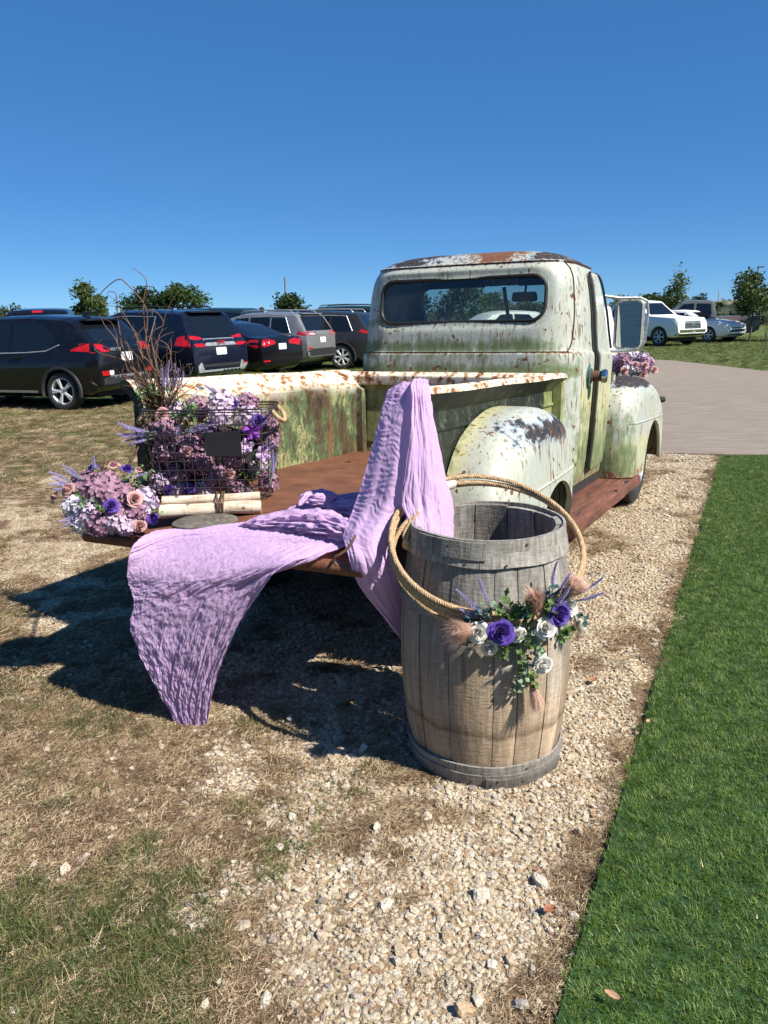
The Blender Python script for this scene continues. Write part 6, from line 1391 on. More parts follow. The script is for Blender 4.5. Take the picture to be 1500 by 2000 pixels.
def car(name, cat, label, loc, heading, sp, group='cars parked on the grass'):
    """sp: rear, front (x of the ends), top [(x,z)], belt [(x,z)], w, wb, r, paint and the outlines of its panels. x=0 is the rear axle"""
    root = empty(name, (loc[0], loc[1], 0), heading, label, cat, group)
    xr, xf, W = sp['rear'], sp['front'], sp['w']; zg = sp.get('zg', .22)
    tx, tz = zip(*sp['top']); bx, bz = zip(*sp['belt'])
    X = np.unique(np.round(np.concatenate([np.linspace(xr, xr + .5, 22), np.linspace(xr + .5, xf - .5, 70), np.linspace(xf - .5, xf, 16), np.array(tx)]), 3)); X = X[(X >= xr) & (X <= xf)]
    V = []; nh = 13
    for x in X:
        er, ef = (x - xr), (xf - x); w_ = W * (1 - sp.get('tr', .12)*max(0, 1 - er/.55)**2.2 - sp.get('tf', .16)*max(0, 1 - ef/.6)**2.2); zt = lin(x, tx, tz); zb = min(lin(x, bx, bz), zt - .01)
        gh = max(zt - zb, .01); g0 = zg + .16*max(0, 1 - min(er, ef)/.35)**1.5; ws = w_*.955; wr = ws - min(gh, .62)*sp.get('tumble', .34)
        half = [(0, g0), (w_*.86, g0), (w_*.955, g0 + .05), (w_*.99, g0 + (zb-g0)*.3), (w_, g0 + (zb-g0)*.62), (w_*.992, zb - min(.07, (zb-g0)*.2)), (ws, zb), (ws + (wr-ws)*.35, zb + gh*.35), (ws + (wr-ws)*.72, zb + gh*.72), (wr, zt - min(.06, gh*.14)), (wr*.86, zt - min(.02, gh*.05)), (wr*.45, zt), (0, zt + .004)]
        V += [(x, -y, z) for y, z in half] + [(x, y, z) for y, z in reversed(half[1:-1])]
    n = nh*2 - 2; F = [(i*n+k, (i+1)*n+k, (i+1)*n+(k+1) % n, i*n+(k+1) % n) for i in range(len(X)-1) for k in range(n)] + [tuple(range(n)), tuple((len(X)-1)*n + k for k in range(n-1, -1, -1))]
    me = mesh('body', V, F, True); bm = bmesh.new(); bm.from_mesh(me); bmesh.ops.recalc_face_normals(bm, faces=bm.faces); bm.to_mesh(me); bm.free()
    bv = bvh_of(me); r = sp['r']; wbs = sp['wb']
    for x in (0, wbs):
        c = cutm([(x + (r+.055)*math.cos(2*math.pi*k/32), r + (r+.055)*math.sin(2*math.pi*k/32)) for k in range(32)], 'y', -1.5, 1.5); bm = bmesh.new(); bm.from_mesh(c); bmesh.ops.recalc_face_normals(bm, faces=bm.faces); bm.to_mesh(c); bm.free(); me = boolean(me, c)
    smooth_me(me, sp.get('ang', 32)); link(me, 'body', sp['paint'], root)
    m = MB(); m.box((wbs/2, 0, .42), (wbs + 1.1, W*1.45, .42)); m.obj('underbody', M_DARK, root)
    ty, rm, dk = wheel_parts(r, .22, sp.get('spokes', 5), 0)
    for x in (0, wbs):
        for s in (1, -1):
            we = empty('wheel', (x, s*(W - .13), r)); we.parent = root
            if s < 0: we.rotation_euler = (0, 0, math.pi)
            link(ty, 'tyre', M_RUBBER, we); link(rm, 'rim', sp.get('rim', M_ALLOY), we); link(dk, 'brake_disc', M_DARK, we)
            if sp.get('clad'):
                m = MB(); m.tube([(x + (r+.065)*math.cos(a), s*(W*.975), r + (r+.065)*math.sin(a)) for a in np.linspace(-.25, math.pi+.25, 22)], .035, 6); m.obj('arch_trim', M_TRIM, root)
    def put(nm, mat_, poly, axis, side, off=.004, thick=.014, step=.12, lab=None):
        Vp, Fp = patch(bv, poly, axis, side, off, thick, step); o = link(mesh(nm, Vp, Fp, True, 40), nm, mat_, root)
        if lab: o['label'] = lab
        return o
    for poly in sp.get('sidewin', []):
        for s in (1, -1): put('side_window', M_CGLASS, roundpoly(poly, .04), 'y', s)
    if sp.get('chrome'):
        for s in (1, -1):
            P = []
            for (x, z) in sp['chrome']:
                h, _, _, _ = bv.ray_cast(Vector((x, s*3, z)), Vector((0, -s, 0)))
                if h: P.append(h + Vector((0, s*.004, 0)))
            if len(P) > 1: m = MB(); m.tube(P, .012, 6); m.obj('window_trim', M_SILVERTRIM, root)
    for nm, mat_, poly, side in sp.get('ends', []): put(nm, mat_, roundpoly(poly, .025) if len(poly) > 2 else poly, 'x', side, .006, .02)
    for nm, mat_, poly in sp.get('sides', []):
        for s in (1, -1): put(nm, mat_, roundpoly(poly, .02), 'y', s, .005, .012)
    for nm, mat_, poly in sp.get('tops', []): put(nm, mat_, roundpoly(poly, .05), 'z', 1, .005, .012)
    for xd in sp.get('doors', []):                                   # door seams
        for s in (1, -1):
            zb = lin(xd, bx, bz); put('door_seam', M_TRIM, [(xd - .006, zg+.12), (xd + .006, zg+.12), (xd + .006, zb), (xd - .006, zb)], 'y', s, .002, .01, .2)
    for xd, zd in sp.get('handles', []):
        for s in (1, -1):
            h, _, _, _ = bv.ray_cast(Vector((xd, s*3, zd)), Vector((0, -s, 0)))
            if h: m = MB(); m.box(h + Vector((0, s*.012, 0)), (.19, .03, .032)); m.obj('door_handle', sp['paint'], root)
    if sp.get('rails'):
        x0, x1, z = sp['rails']
        for s in (1, -1): m = MB(); m.tube([(x0, s*(W*.66), z - .05), (x0 + .08, s*W*.66, z + .035), ((x0+x1)/2, s*W*.66, z + .055), (x1 - .1, s*W*.66, z + .035), (x1, s*W*.66, z - .05)], .018, 6); m.obj('roof_rail', sp.get('railmat', M_SILVERTRIM), root)
    mx = sp.get('mirror')
    if mx:
        for s in (1, -1): m = MB(); m.box((mx[0], s*(W + .07), mx[1]), (.14, .20, .15), None, 0, .8); m.obj('wing_mirror', sp['paint'], root)
    for txt, x, y, z, size in sp.get('badges', []):
        cu = bpy.data.curves.new('badge', 'FONT'); cu.body = txt; cu.size = size; cu.extrude = .006; cu.align_x = 'CENTER'; cu.materials.append(sp.get('badgemat', M_SILVERTRIM)); h, _, _, _ = bv.ray_cast(Vector((-3, y, z)), Vector((1, 0, 0)))
        t0 = bpy.data.objects.new('t', cu); bm_ = bpy.data.meshes.new_from_object(t0); bpy.data.objects.remove(t0); o = link(bm_, 'badge', None, root); o.location = ((h.x if h else x) - .024, y, z); o.rotation_euler = (R(90), 0, R(-90))
    for (x, y, z, dims, nm, mt) in sp.get('boxes', []): m = MB(); m.box((x, y, z), dims); m.obj(nm, mt, root, True, 30)
    return root
def rect(y0, y1, z0, z1): return [(y0, z0), (y1, z0), (y1, z1), (y0, z1)]
def place(contact, th, W=.78):
    """origin and heading from the point where the rear left tyre stands; th = degrees the nose points left of straight ahead"""
    t = R(th); l = (-math.cos(t), -math.sin(t)); return (contact[0] - W*l[0], contact[1] - W*l[1]), math.pi/2 + t
# black hatchback
o, h = place((-5.63, 13.9), 71); HB = dict(rear=-.74, front=3.43, w=.885, wb=2.6, r=.33, zg=.24, paint=P_BLACK, spokes=5, clad=True, tumble=.30,
 top=[(-.74, .80), (-.72, 1.02), (-.62, 1.10), (-.22, 1.50), (-.05, 1.555), (.7, 1.60), (1.4, 1.59), (1.9, 1.48), (2.55, 1.10), (3.1, .98), (3.38, .80), (3.43, .62)], belt=[(-.74, .98), (0, 1.0), (1.2, .96), (2.5, .92), (3.43, .7)],
 sidewin=[[(.20, 1.03), (.06, 1.18), (.34, 1.44), (.98, 1.47), (.98, .99)], [(1.04, .99), (1.04, 1.47), (1.55, 1.46), (2.05, 1.08), (2.0, .98)]], chrome=[(-.02, 1.10), (.25, 1.0), (.7, .975), (1.9, .955)],
 ends=[('rear_window', M_CGLASS, [(-.62, 1.14), (.62, 1.14), (.48, 1.46), (-.48, 1.46)], -1), ('number_plate', M_PLATE, rect(-.15, .15, .80, .95), -1), ('tail_light', M_RED, [(.40, .98), (.80, .96), (.80, 1.12), (.52, 1.10)], -1), ('tail_light', M_RED, [(-.40, .98), (-.80, .96), (-.80, 1.12), (-.52, 1.10)], -1), ('bumper', M_TRIM, [(-.84, .25), (.84, .25), (.84, .50), (.5, .56), (-.5, .56), (-.84, .50)], -1), ('bumper_strip', M_SILVERTRIM, rect(-.5, .5, .53, .57), -1), ('reflector', M_RED, rect(.52, .70, .58, .66), -1), ('reversing_light', M_CLEAR, rect(.40, .515, .58, .66), -1), ('reflector', M_RED, rect(-.70, -.52, .58, .66), -1)],
 sides=[('tail_light', M_RED, [(-.60, .98), (-.22, 1.0), (-.34, 1.05), (-.58, 1.12)]), ('sill_trim', M_SILVERTRIM, [(.5, .30), (2.1, .30), (2.1, .34), (.5, .34)])], doors=[1.01, 2.0], handles=[(.85, .90), (1.85, .88)], mirror=(1.95, 1.04), badges=[('BOLT EV', -.7, .30, .985, .07)],
 boxes=[(.02, 0, 1.60, (.16, .03, .07), 'roof_fin', P_BLACK), (-.30, 0, 1.50, (.16, 1.0, .03), 'roof_spoiler', P_BLACK)])
car('hatchback', 'car', 'black hatchback with silver alloy wheels at the left edge, nearest of the parked cars', o, h, HB).scale = (1.045, 1.045, 1.045)
# navy SUV
SUV = dict(rear=-.92, front=3.78, w=.925, wb=2.86, r=.365, zg=.28, paint=P_NAVY, spokes=6, clad=False, tumble=.27, tr=.08,
 top=[(-.92, .80), (-.90, 1.08), (-.80, 1.16), (-.56, 1.64), (-.48, 1.70), (.5, 1.755), (1.3, 1.75), (1.85, 1.62), (2.5, 1.18), (3.3, 1.10), (3.72, .95), (3.78, .70)], belt=[(-.92, 1.08), (3.78, .96)],
 sidewin=[[(-.42, 1.13), (-.36, 1.54), (.02, 1.58), (.16, 1.12)], [(.28, 1.12), (.16, 1.58), (1.02, 1.60), (1.04, 1.11)], [(1.11, 1.11), (1.11, 1.60), (1.60, 1.58), (2.12, 1.14)]], chrome=[(.28, 1.10), (.15, 1.60), (1.0, 1.625), (1.65, 1.60)],
 ends=[('rear_window', M_CGLASS, [(-.66, 1.18), (.66, 1.18), (.58, 1.58), (-.58, 1.58)], -1), ('number_plate', M_PLATE, rect(-.16, .16, .80, .95), -1), ('tail_light', M_RED, [(.48, .98), (.88, .98), (.88, 1.24), (.48, 1.17)], -1), ('tail_light', M_RED, [(-.48, .98), (-.88, .98), (-.88, 1.24), (-.48, 1.17)], -1), ('garnish', M_SILVERTRIM, rect(-.475, .475, .99, 1.14), -1), ('bumper', M_SILVERTRIM, [(-.89, .40), (.89, .40), (.89, .66), (.62, .66), (.56, .50), (-.56, .50), (-.62, .66), (-.89, .66)], -1), ('reflector', M_RED, rect(-.80, -.64, .56, .61), -1), ('tailgate_step', M_TRIM, rect(-.56, .56, .56, .62), -1)],
 sides=[('tail_light', M_RED, [(-.86, .98), (-.46, 1.02), (-.50, 1.18), (-.80, 1.24)]), ('sill_trim', M_TRIM, [(.42, .30), (2.4, .30), (2.4, .42), (.42, .42)])], doors=[.22, 1.08], handles=[(.40, .98), (1.2, .97)], mirror=(2.0, 1.16), rails=(-.2, 1.3, 1.76), railmat=M_TRIM, badges=[('GMC', -.9, 0, 1.022, .11)], badgemat=M_RED,
 boxes=[(-.56, 0, 1.685, (.18, 1.1, .03), 'roof_spoiler', P_NAVY)])
o, h = place((-4.58, 16.5), 60, .80); car('suv', 'car', 'navy blue SUV with wide red tail lights, second car in the row', o, h, SUV)
# black sedan
SED = dict(rear=-1.12, front=3.76, w=.92, wb=2.85, r=.335, zg=.22, paint=P_BLACK, spokes=6, tumble=.42, tr=.12,
 top=[(-1.12, .70), (-1.10, 1.00), (-1.02, 1.055), (-.70, 1.075), (.10, 1.38), (.6, 1.465), (1.1, 1.475), (1.6, 1.42), (2.45, 1.02), (3.2, .93), (3.70, .78), (3.76, .55)], belt=[(-1.12, .96), (0, .965), (2.4, .92), (3.76, .78)],
 sidewin=[[(-.05, 1.0), (.20, 1.26), (.62, 1.36), (.75, .99)], [(.82, .99), (.72, 1.36), (1.5, 1.34), (2.0, 1.0)]], chrome=[(-.08, .99), (.18, 1.29), (.65, 1.40), (1.5, 1.38)],
 ends=[('number_plate', M_PLATE, rect(-.15, .15, .74, .89), -1), ('tail_light', M_RED, [(.24, .89), (.88, .79), (.89, .94), (.62, 1.03), (.30, .97)], -1), ('tail_light_core', M_CLEAR, [(.48, .905), (.74, .87), (.70, .93), (.50, .945)], -1), ('tail_light', M_RED, [(-.24, .89), (-.88, .79), (-.89, .94), (-.62, 1.03), (-.30, .97)], -1), ('bumper', M_TRIM, [(-.86, .24), (.86, .24), (.80, .36), (-.80, .36)], -1), ('reflector', M_RED, rect(.50, .76, .45, .49), -1)],
 tops=[('rear_window', M_CGLASS, [(-.55, -.58), (.20, -.54), (.20, .54), (-.55, .58)])], sides=[('tail_light', M_RED, [(-1.04, .80), (-.62, .90), (-.80, 1.0), (-1.02, 1.0)])], doors=[.80, 1.75], handles=[(.6, .89), (1.6, .87)], mirror=(2.0, 1.02), badges=[])
o, h = place((-3.88, 20.2), 57); car('sedan', 'car', 'black sedan with pointed red tail lights between navy and silver SUVs', o, h, SED)
# silver SUV
import copy
SU2 = copy.copy(SUV); SU2.update(rear=-.88, front=3.74, paint=P_SILVER, r=.36, w=.93, clad=True, badgemat=M_SILVERTRIM,
 top=[(-.88, .86), (-.86, 1.06), (-.78, 1.14), (-.50, 1.58), (-.42, 1.63), (.5, 1.685), (1.3, 1.67), (1.85, 1.55), (2.5, 1.14), (3.3, 1.07), (3.68, .92), (3.74, .66)], belt=[(-.88, 1.04), (3.74, .95)], sidewin=[[(-.30, 1.10), (-.12, 1.50), (.32, 1.52), (.32, 1.09)], [(.38, 1.09), (.38, 1.53), (1.06, 1.54), (1.06, 1.08)], [(1.12, 1.08), (1.12, 1.54), (1.6, 1.50), (2.1, 1.10)]], chrome=[(-.34, 1.10), (-.14, 1.53), (.4, 1.56), (1.6, 1.54)],
 ends=[('rear_window', M_CGLASS, [(-.70, 1.15), (.70, 1.15), (.60, 1.55), (-.60, 1.55)], -1), ('number_plate', M_PLATE, rect(-.15, .15, .82, .97), -1), ('tail_light', M_RED, [(.40, 1.02), (.86, 1.02), (.86, 1.16), (.40, 1.10)], -1), ('tail_light', M_RED, [(-.40, 1.02), (-.86, 1.02), (-.86, 1.16), (-.40, 1.10)], -1), ('tail_light_core', M_CLEAR, rect(.42, .70, 1.04, 1.09), -1), ('bumper', M_TRIM, [(-.90, .28), (.90, .28), (.90, .62), (.55, .66), (-.55, .66), (-.90, .62)], -1), ('reflector', M_RED, rect(.58, .80, .655, .70), -1)], sides=[('tail_light', M_RED, [(-.80, 1.03), (-.55, 1.06), (-.60, 1.15), (-.78, 1.16)]), ('sill_trim', M_TRIM, [(.42, .30), (2.4, .30), (2.4, .42), (.42, .42)])],
 badges=[('Jeep', -.9, .32, 1.115, .08)], rails=(-.3, 1.5, 1.68), railmat=M_SILVERTRIM, boxes=[(-.48, 0, 1.62, (.16, 1.05, .03), 'roof_spoiler', P_SILVER)])
o, h = place((-2.78, 22.3), 63); car('suv', 'car', 'silver SUV with silver roof rails and dark lower bumper', o, h, SU2)
SU3 = copy.copy(SU2); SU3.update(paint=P_GREY, badges=[], boxes=[], rim=M_ALLOY, spokes=7)
o, h = place((-1.12, 23.3), 74); car('suv', 'car', 'dark grey SUV partly hidden behind the left edge of the old cab', o, h, SU3)
# second row
BOXY = copy.copy(SUV); BOXY.update(paint=P_TEAL, w=.95, tumble=.18, top=[(-.92, .80), (-.90, 1.16), (-.84, 1.30), (-.74, 1.80), (-.66, 1.86), (.5, 1.90), (1.5, 1.88), (1.75, 1.80), (2.1, 1.25), (3.3, 1.18), (3.72, 1.05), (3.78, .70)], belt=[(-.92, 1.18), (3.78, 1.08)], sidewin=[[(-.55, 1.24), (-.55, 1.70), (.10, 1.74), (.10, 1.23)], [(.2, 1.23), (.2, 1.74), (.95, 1.75), (.95, 1.22)], [(1.05, 1.22), (1.05, 1.75), (1.5, 1.72), (1.85, 1.26)]], chrome=None, rails=None, badges=[], boxes=[], ends=[('rear_window', M_CGLASS, [(-.70, 1.30), (.70, 1.30), (.64, 1.74), (-.64, 1.74)], -1), ('tail_light', M_RED, rect(.70, .88, 1.0, 1.2), -1), ('tail_light', M_RED, rect(-.88, -.70, 1.0, 1.2), -1), ('number_plate', M_PLATE, rect(-.15, .15, .82, .97), -1)], sides=[])
car('suv', 'car', 'dark teal boxy SUV behind the navy SUV, only its roof and windows showing', (-5.2, 28.3), math.pi/2 + R(80), BOXY)
BX2 = copy.copy(BOXY); BX2.update(paint=P_GREEN, rails=(-.4, 1.6, 1.89), railmat=M_TRIM); car('suv', 'car', 'dark green boxy SUV in the second row just left of the old cab', (-.6, 30.2), math.pi/2 + R(82), BX2)
BX3 = copy.copy(BOXY); BX3.update(paint=P_BLACK, top=[(z[0], z[1]*.94) for z in BOXY['top']]); car('suv', 'car', 'black SUV roof showing behind the silver SUV in the second row', (-2.4, 31.5), math.pi/2 + R(70), BX3)
PK = dict(rear=-1.25, front=4.55, w=1.0, wb=3.6, r=.39, zg=.36, paint=P_BLACK, spokes=6, tumble=.26, tr=.04, tf=.10,
 top=[(-1.25, .80), (-1.235, 1.10), (-1.2, 1.135), (.62, 1.16), (.66, 1.20), (.78, 1.80), (.92, 1.88), (1.7, 1.93), (2.2, 1.88), (2.95, 1.28), (3.2, 1.24), (4.35, 1.16), (4.5, .98), (4.55, .7)], belt=[(-1.25, 1.10), (.7, 1.14), (2.9, 1.16), (4.55, 1.08)],
 sidewin=[[(.86, 1.20), (.92, 1.72), (1.55, 1.76), (1.58, 1.19)], [(1.68, 1.19), (1.65, 1.76), (2.15, 1.73), (2.65, 1.24)]], chrome=None, ends=[('tail_light', M_RED, rect(.84, .99, .82, 1.08), -1), ('tail_light', M_RED, rect(-.99, -.84, .82, 1.08), -1), ('tailgate', P_BLACK, rect(-.8, .8, .70, 1.08), -1), ('bumper', M_SILVERTRIM, rect(-.98, .98, .45, .62), -1), ('number_plate', M_PLATE, rect(-.15, .15, .47, .60), -1),
  ('rear_window', M_CGLASS, [(-.66, 1.28), (.66, 1.28), (.60, 1.72), (-.60, 1.72)], -1)], doors=[.78, 1.62, 2.7], handles=[(1.0, 1.04), (1.85, 1.04)], mirror=(2.5, 1.30))
PKB = copy.copy(PK); PKB['ends'] = PK['ends'] + [('brake_lamp', M_RED, rect(-.14, .14, 1.80, 1.86), -1)]
car('pickup', 'pickup truck', 'black pickup roof with a red brake lamp behind the black hatchback', (-9.6, 22.0), math.pi/2 + R(14), PKB)
# white pickup, white sedan and grey pickup on the right
def frontend(p): return p
PKW = copy.copy(PK); PKW.update(paint=P_WHITE, ends=[('tail_light', M_RED, rect(.84, .99, .82, 1.08), -1), ('tail_light', M_RED, rect(-.99, -.84, .82, 1.08), -1), ('grille', M_TRIM, rect(-.50, .50, .72, 1.04), 1), ('headlight', M_CLEAR, [(.54, .78), (.95, .78), (.90, 1.06), (.54, 1.04)], 1), ('headlight', M_CLEAR, [(-.54, .78), (-.95, .78), (-.90, 1.06), (-.54, 1.04)], 1), ('bumper', M_CHROME, rect(-.97, .97, .50, .68), 1), ('lower_bumper', M_TRIM, rect(-.9, .9, .38, .50), 1), ('number_plate', M_PLATE, rect(-.15, .15, .50, .62), 1), ('windscreen', M_CGLASS, [(-.76, 1.30), (.76, 1.30), (.64, 1.80), (-.64, 1.80)], 1)],
 boxes=[(4.53, 0, z, (.04, .98, .035), 'grille_bar', M_CHROME) for z in (.76, .84, .92, 1.0)] + [(4.54, 0, .88, (.04, .22, .09), 'grille_badge', M_CHROME)])
def face(contact, a, sp, W=.86):
    """front right tyre stands at contact; nose points a degrees right of straight at the camera side"""
    t = R(a); hd = (math.sin(t), -math.cos(t)); rgt = (hd[1], -hd[0]); x = sp['wb']; return (contact[0] - hd[0]*x - rgt[0]*W, contact[1] - hd[1]*x - rgt[1]*W), math.atan2(hd[1], hd[0])
o, h = face((11.9, 33.5), 30, PKW); car('pickup', 'pickup truck', 'white pickup truck with chrome grille facing the camera beyond the drive', o, h, PKW)
SEDW = copy.copy(SED); SEDW.update(paint=P_WHITE, ends=[('grille', M_TRIM, [(-.70, .30), (.70, .30), (.55, .56), (-.55, .56)], 1), ('headlight', M_CLEAR, [(.45, .66), (.88, .68), (.88, .80), (.5, .72)], 1), ('headlight', M_CLEAR, [(-.45, .66), (-.88, .68), (-.88, .80), (-.5, .72)], 1), ('upper_grille', M_TRIM, [(-.5, .62), (.5, .62), (.45, .66), (-.45, .66)], 1), ('windscreen', M_CGLASS, [(-.62, 1.04), (.62, 1.04), (.52, 1.36), (-.52, 1.36)], 1)], tops=[], sides=[])
o, h = face((15.2, 36.4), 36, SEDW, .78); car('sedan', 'car', 'white sedan with dark lower grille between white pickup and grey pickup', o, h, SEDW)
PKG = copy.copy(PK); PKG.update(paint=P_STONE, rim=M_TRIM)
car('pickup', 'pickup truck', 'grey pickup truck in side view behind the small tree at the right edge', (16.9, 38.2), math.pi/2 + R(68), PKG)
SUVW = copy.copy(SU2); SUVW.update(paint=P_WHITE, badges=[], boxes=[])
car('suv', 'car', 'white SUV on the concrete drive half hidden behind the truck mirror', (5.45, 21.4), R(-106), SUVW)
HBW = copy.copy(HB); HBW.update(paint=P_WHITE, badges=[], boxes=[]); car('hatchback', 'car', 'white hatchback seen through the old truck windscreen', (5.75, 31.0), R(200), HBW)
# ------------------------------------------------------------------ trees, poles, hills
M_BARK = simple('tree_bark', (.085, .068, .052), .9, var=.4, scale=8)
def foliage(name, stops): return leafmat(name, stops, .55, .3, .25)
M_OAK = foliage('oak_foliage', [(.1, (.018, .038, .010)), (.4, (.038, .070, .016)), (.7, (.070, .115, .028)), (.95, (.13, .165, .05))])
M_YOUNG = foliage('young_foliage', [(.1, (.018, .036, .012)), (.4, (.040, .068, .020)), (.7, (.075, .11, .030)), (.95, (.12, .15, .05))])
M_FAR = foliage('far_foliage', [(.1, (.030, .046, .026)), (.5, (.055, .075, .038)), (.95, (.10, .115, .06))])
def tree(loc, h, crown, n, label, mat_=None, trunk=None, seed=0, leaf=.07, cz=None, lobes=7, loose=.35, group=None, name='tree', cat='tree'):
    """crown: (rx, ry, rz) of the leafy volume; its lobes are scattered round limbs"""
    r = random.Random(seed); root = empty(name, (loc[0], loc[1], 0), r.uniform(0, 6), label, cat, group); rx, ry, rz = crown; cz = cz or h - rz; tr = trunk or max(.05, h*.022)
    m = MB(); top = Vector((r.uniform(-.1, .1)*rx, r.uniform(-.1, .1)*ry, cz)); m.tube(spl([(0, 0, -.05), (r.uniform(-.05, .05), r.uniform(-.05, .05), cz*.4), top*.98], 10), list(np.linspace(tr, tr*.55, 10)), 7)
    L = []
    for i in range(lobes):
        z = r.uniform(-.75, .85); a = i*2.4 + r.uniform(-.4, .4); q = math.sqrt(max(.05, 1 - z*z)) * r.uniform(.45, .8); L.append(Vector((rx*q*math.cos(a), ry*q*math.sin(a), cz + rz*z*.72)))
    L.append(Vector((0, 0, cz + rz*.62)))
    for p in L: s = Vector((0, 0, cz*r.uniform(.35, .8))); m.tube(spl([s, (s + p)*.5 + Vector((0, 0, -.06*rz)), p], 7), list(np.linspace(tr*.42, tr*.10, 7)), 5)
    m.obj('trunk', M_BARK, root)
    V = []; F = []; nl = n // len(L)
    for p in L:
        lr = Vector((rx, ry, rz)) * r.uniform(.34, .58)
        for k in range(nl):
            d = Vector((r.gauss(0, 1), r.gauss(0, 1), r.gauss(0, 1))).normalized(); q = r.random()**.45 * (1 + loose*max(0, noise.noise(d*2.6 + p*3))*1.8)
            c = p + Vector((d.x*lr.x, d.y*lr.y, d.z*lr.z))*q; s = leaf*r.uniform(.6, 1.4); u = Vector((r.gauss(0, 1), r.gauss(0, 1), r.gauss(0, .7))).normalized(); v = u.cross(Vector((r.gauss(0, 1), r.gauss(0, 1), r.gauss(0, 1)))).normalized(); b = len(V)
            V += [tuple(c - u*s), tuple(c + v*s*.5 + u*s*.1), tuple(c + u*s), tuple(c - v*s*.5)]; F.append((b, b+1, b+2, b+3))
    me = mesh('crown', np.array(V), np.array(F), False); o = link(me, 'crown', mat_ or M_OAK, root); o['kind'] = 'stuff'; return root
tree((-14.67, 40), 3.35, (.98, .9, .95), 2600, 'small bushy tree above the black hatchback roof', M_YOUNG, seed=1, leaf=.085, lobes=6, loose=.7)
tree((-20.6, 70), 4.4, (2.6, 2.4, 1.7), 3000, 'left half of the broad dark oak above the navy SUV', M_OAK, seed=2, leaf=.15, lobes=9)
tree((-17.9, 71), 4.55, (2.5, 2.4, 1.7), 3000, 'right half of the broad dark oak above the navy SUV', M_OAK, seed=3, leaf=.15, lobes=9)
tree((-5.48, 50), 2.95, (1.30, 1.2, 1.05), 2600, 'round bushy tree at the foot of the bare utility pole', M_YOUNG, seed=4, leaf=.10, lobes=7, loose=.6)
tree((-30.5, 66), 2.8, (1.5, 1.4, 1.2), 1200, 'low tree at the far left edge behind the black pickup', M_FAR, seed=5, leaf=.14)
tree((-22.5, 64), 2.4, (1.1, 1.0, .9), 900, 'tiny tree between the small bushy tree and the oak', M_FAR, seed=6, leaf=.12)
tree((16.78, 45), 3.45, (.85, .8, 1.25), 1500, 'thin open sapling with spreading boughs behind the white pickup', M_YOUNG, seed=7, leaf=.085, lobes=11, loose=1.3)
tree((16.75, 35.7), 3.05, (1.05, 1.0, 1.02), 4200, 'leafy small tree with slim trunk in front of the grey pickup', M_YOUNG, .045, seed=8, leaf=.075, cz=2.05, lobes=9, loose=.5)
tree((19.2, 35.4), 3.25, (1.15, 1.0, 1.1), 3000, 'leafy small tree cut off by the right edge of the picture', M_YOUNG, .045, seed=18, leaf=.075, cz=2.1, lobes=9, loose=.5)
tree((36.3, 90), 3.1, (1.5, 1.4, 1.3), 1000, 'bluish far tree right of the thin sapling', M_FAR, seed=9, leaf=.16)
for i, (x, y, hh, w_, lab) in enumerate([(1.4, 40, 3.05, 1.1, 'dense tree seen through the left part of the cab rear window'), (4.3, 42, 3.15, 1.6, 'broad dark tree seen through the middle of the cab rear window'), (6.9, 48, 2.7, 1.5, 'round tree seen through the cab rear window beside the inside mirror'), (9.6, 52, 2.3, 1.3, 'low tree seen at the right end of the cab rear window')]):
    tree((x, y), hh, (w_, w_, hh*.38), 2000, lab, M_OAK, seed=20+i, leaf=.11, lobes=8)
tree((18.3, 55), 2.5, (1.3, 1.2, .9), 1400, 'dark scrubby tree just right of the old truck mirror top', M_OAK, seed=30, leaf=.12)
tree((15.8, 52), 2.3, (1.2, 1.1, .8), 1200, 'dark scrubby tree directly behind the old truck mirror arm', M_OAK, seed=31, leaf=.12)
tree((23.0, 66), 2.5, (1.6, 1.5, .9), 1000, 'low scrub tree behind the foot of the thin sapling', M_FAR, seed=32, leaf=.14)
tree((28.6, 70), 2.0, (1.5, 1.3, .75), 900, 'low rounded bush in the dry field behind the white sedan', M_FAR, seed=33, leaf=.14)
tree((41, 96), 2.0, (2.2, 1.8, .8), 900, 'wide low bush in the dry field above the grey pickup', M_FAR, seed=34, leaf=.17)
# bough reaching in at the right edge
b = tree((4.75, 8.6), 2.55, (.85, .8, .55), 700, 'tree bough reaching in at the upper right edge of the picture', M_YOUNG, .04, seed=40, leaf=.035, cz=2.05, lobes=7, loose=1.2) if False else None
# far scrub and hills
def far_scrub():
    V = []; F = []; r = random.Random(12)
    for i in range(400):
        x = r.uniform(-150, 190); y = r.uniform(110, 210)
        if i > 300: x, y = r.uniform(20, 60), r.uniform(62, 110)
        elif x > 30 and r.random() < .45: continue
        hh = r.uniform(1.2, 2.7) if i <= 300 else r.uniform(1.1, 2.1); w_ = r.uniform(1.5, 4.5)
        for k in range(70):
            d = Vector((r.gauss(0, 1), r.gauss(0, 1), r.gauss(0, 1))).normalized()*r.random()**.4; c = Vector((x + d.x*w_, y + d.y*w_, hh*.5 + d.z*hh*.55)); s = r.uniform(.25, .6); u = Vector((r.gauss(0, 1), r.gauss(0, 1), r.gauss(0, 1))).normalized(); v = u.orthogonal().normalized(); b = len(V)
            V += [tuple(c-u*s), tuple(c+v*s*.6), tuple(c+u*s), tuple(c-v*s*.6)]; F.append((b, b+1, b+2, b+3))
    tag(link(mesh('far_scrub', np.array(V), np.array(F), False), 'far_scrub', M_FAR), kind='stuff')
far_scrub()
hm = NT('dry_hill'); n = hm.noise(hm.coord(), .03, 6, .6); n2 = hm.noise(hm.coord(), .25, 5, .7)
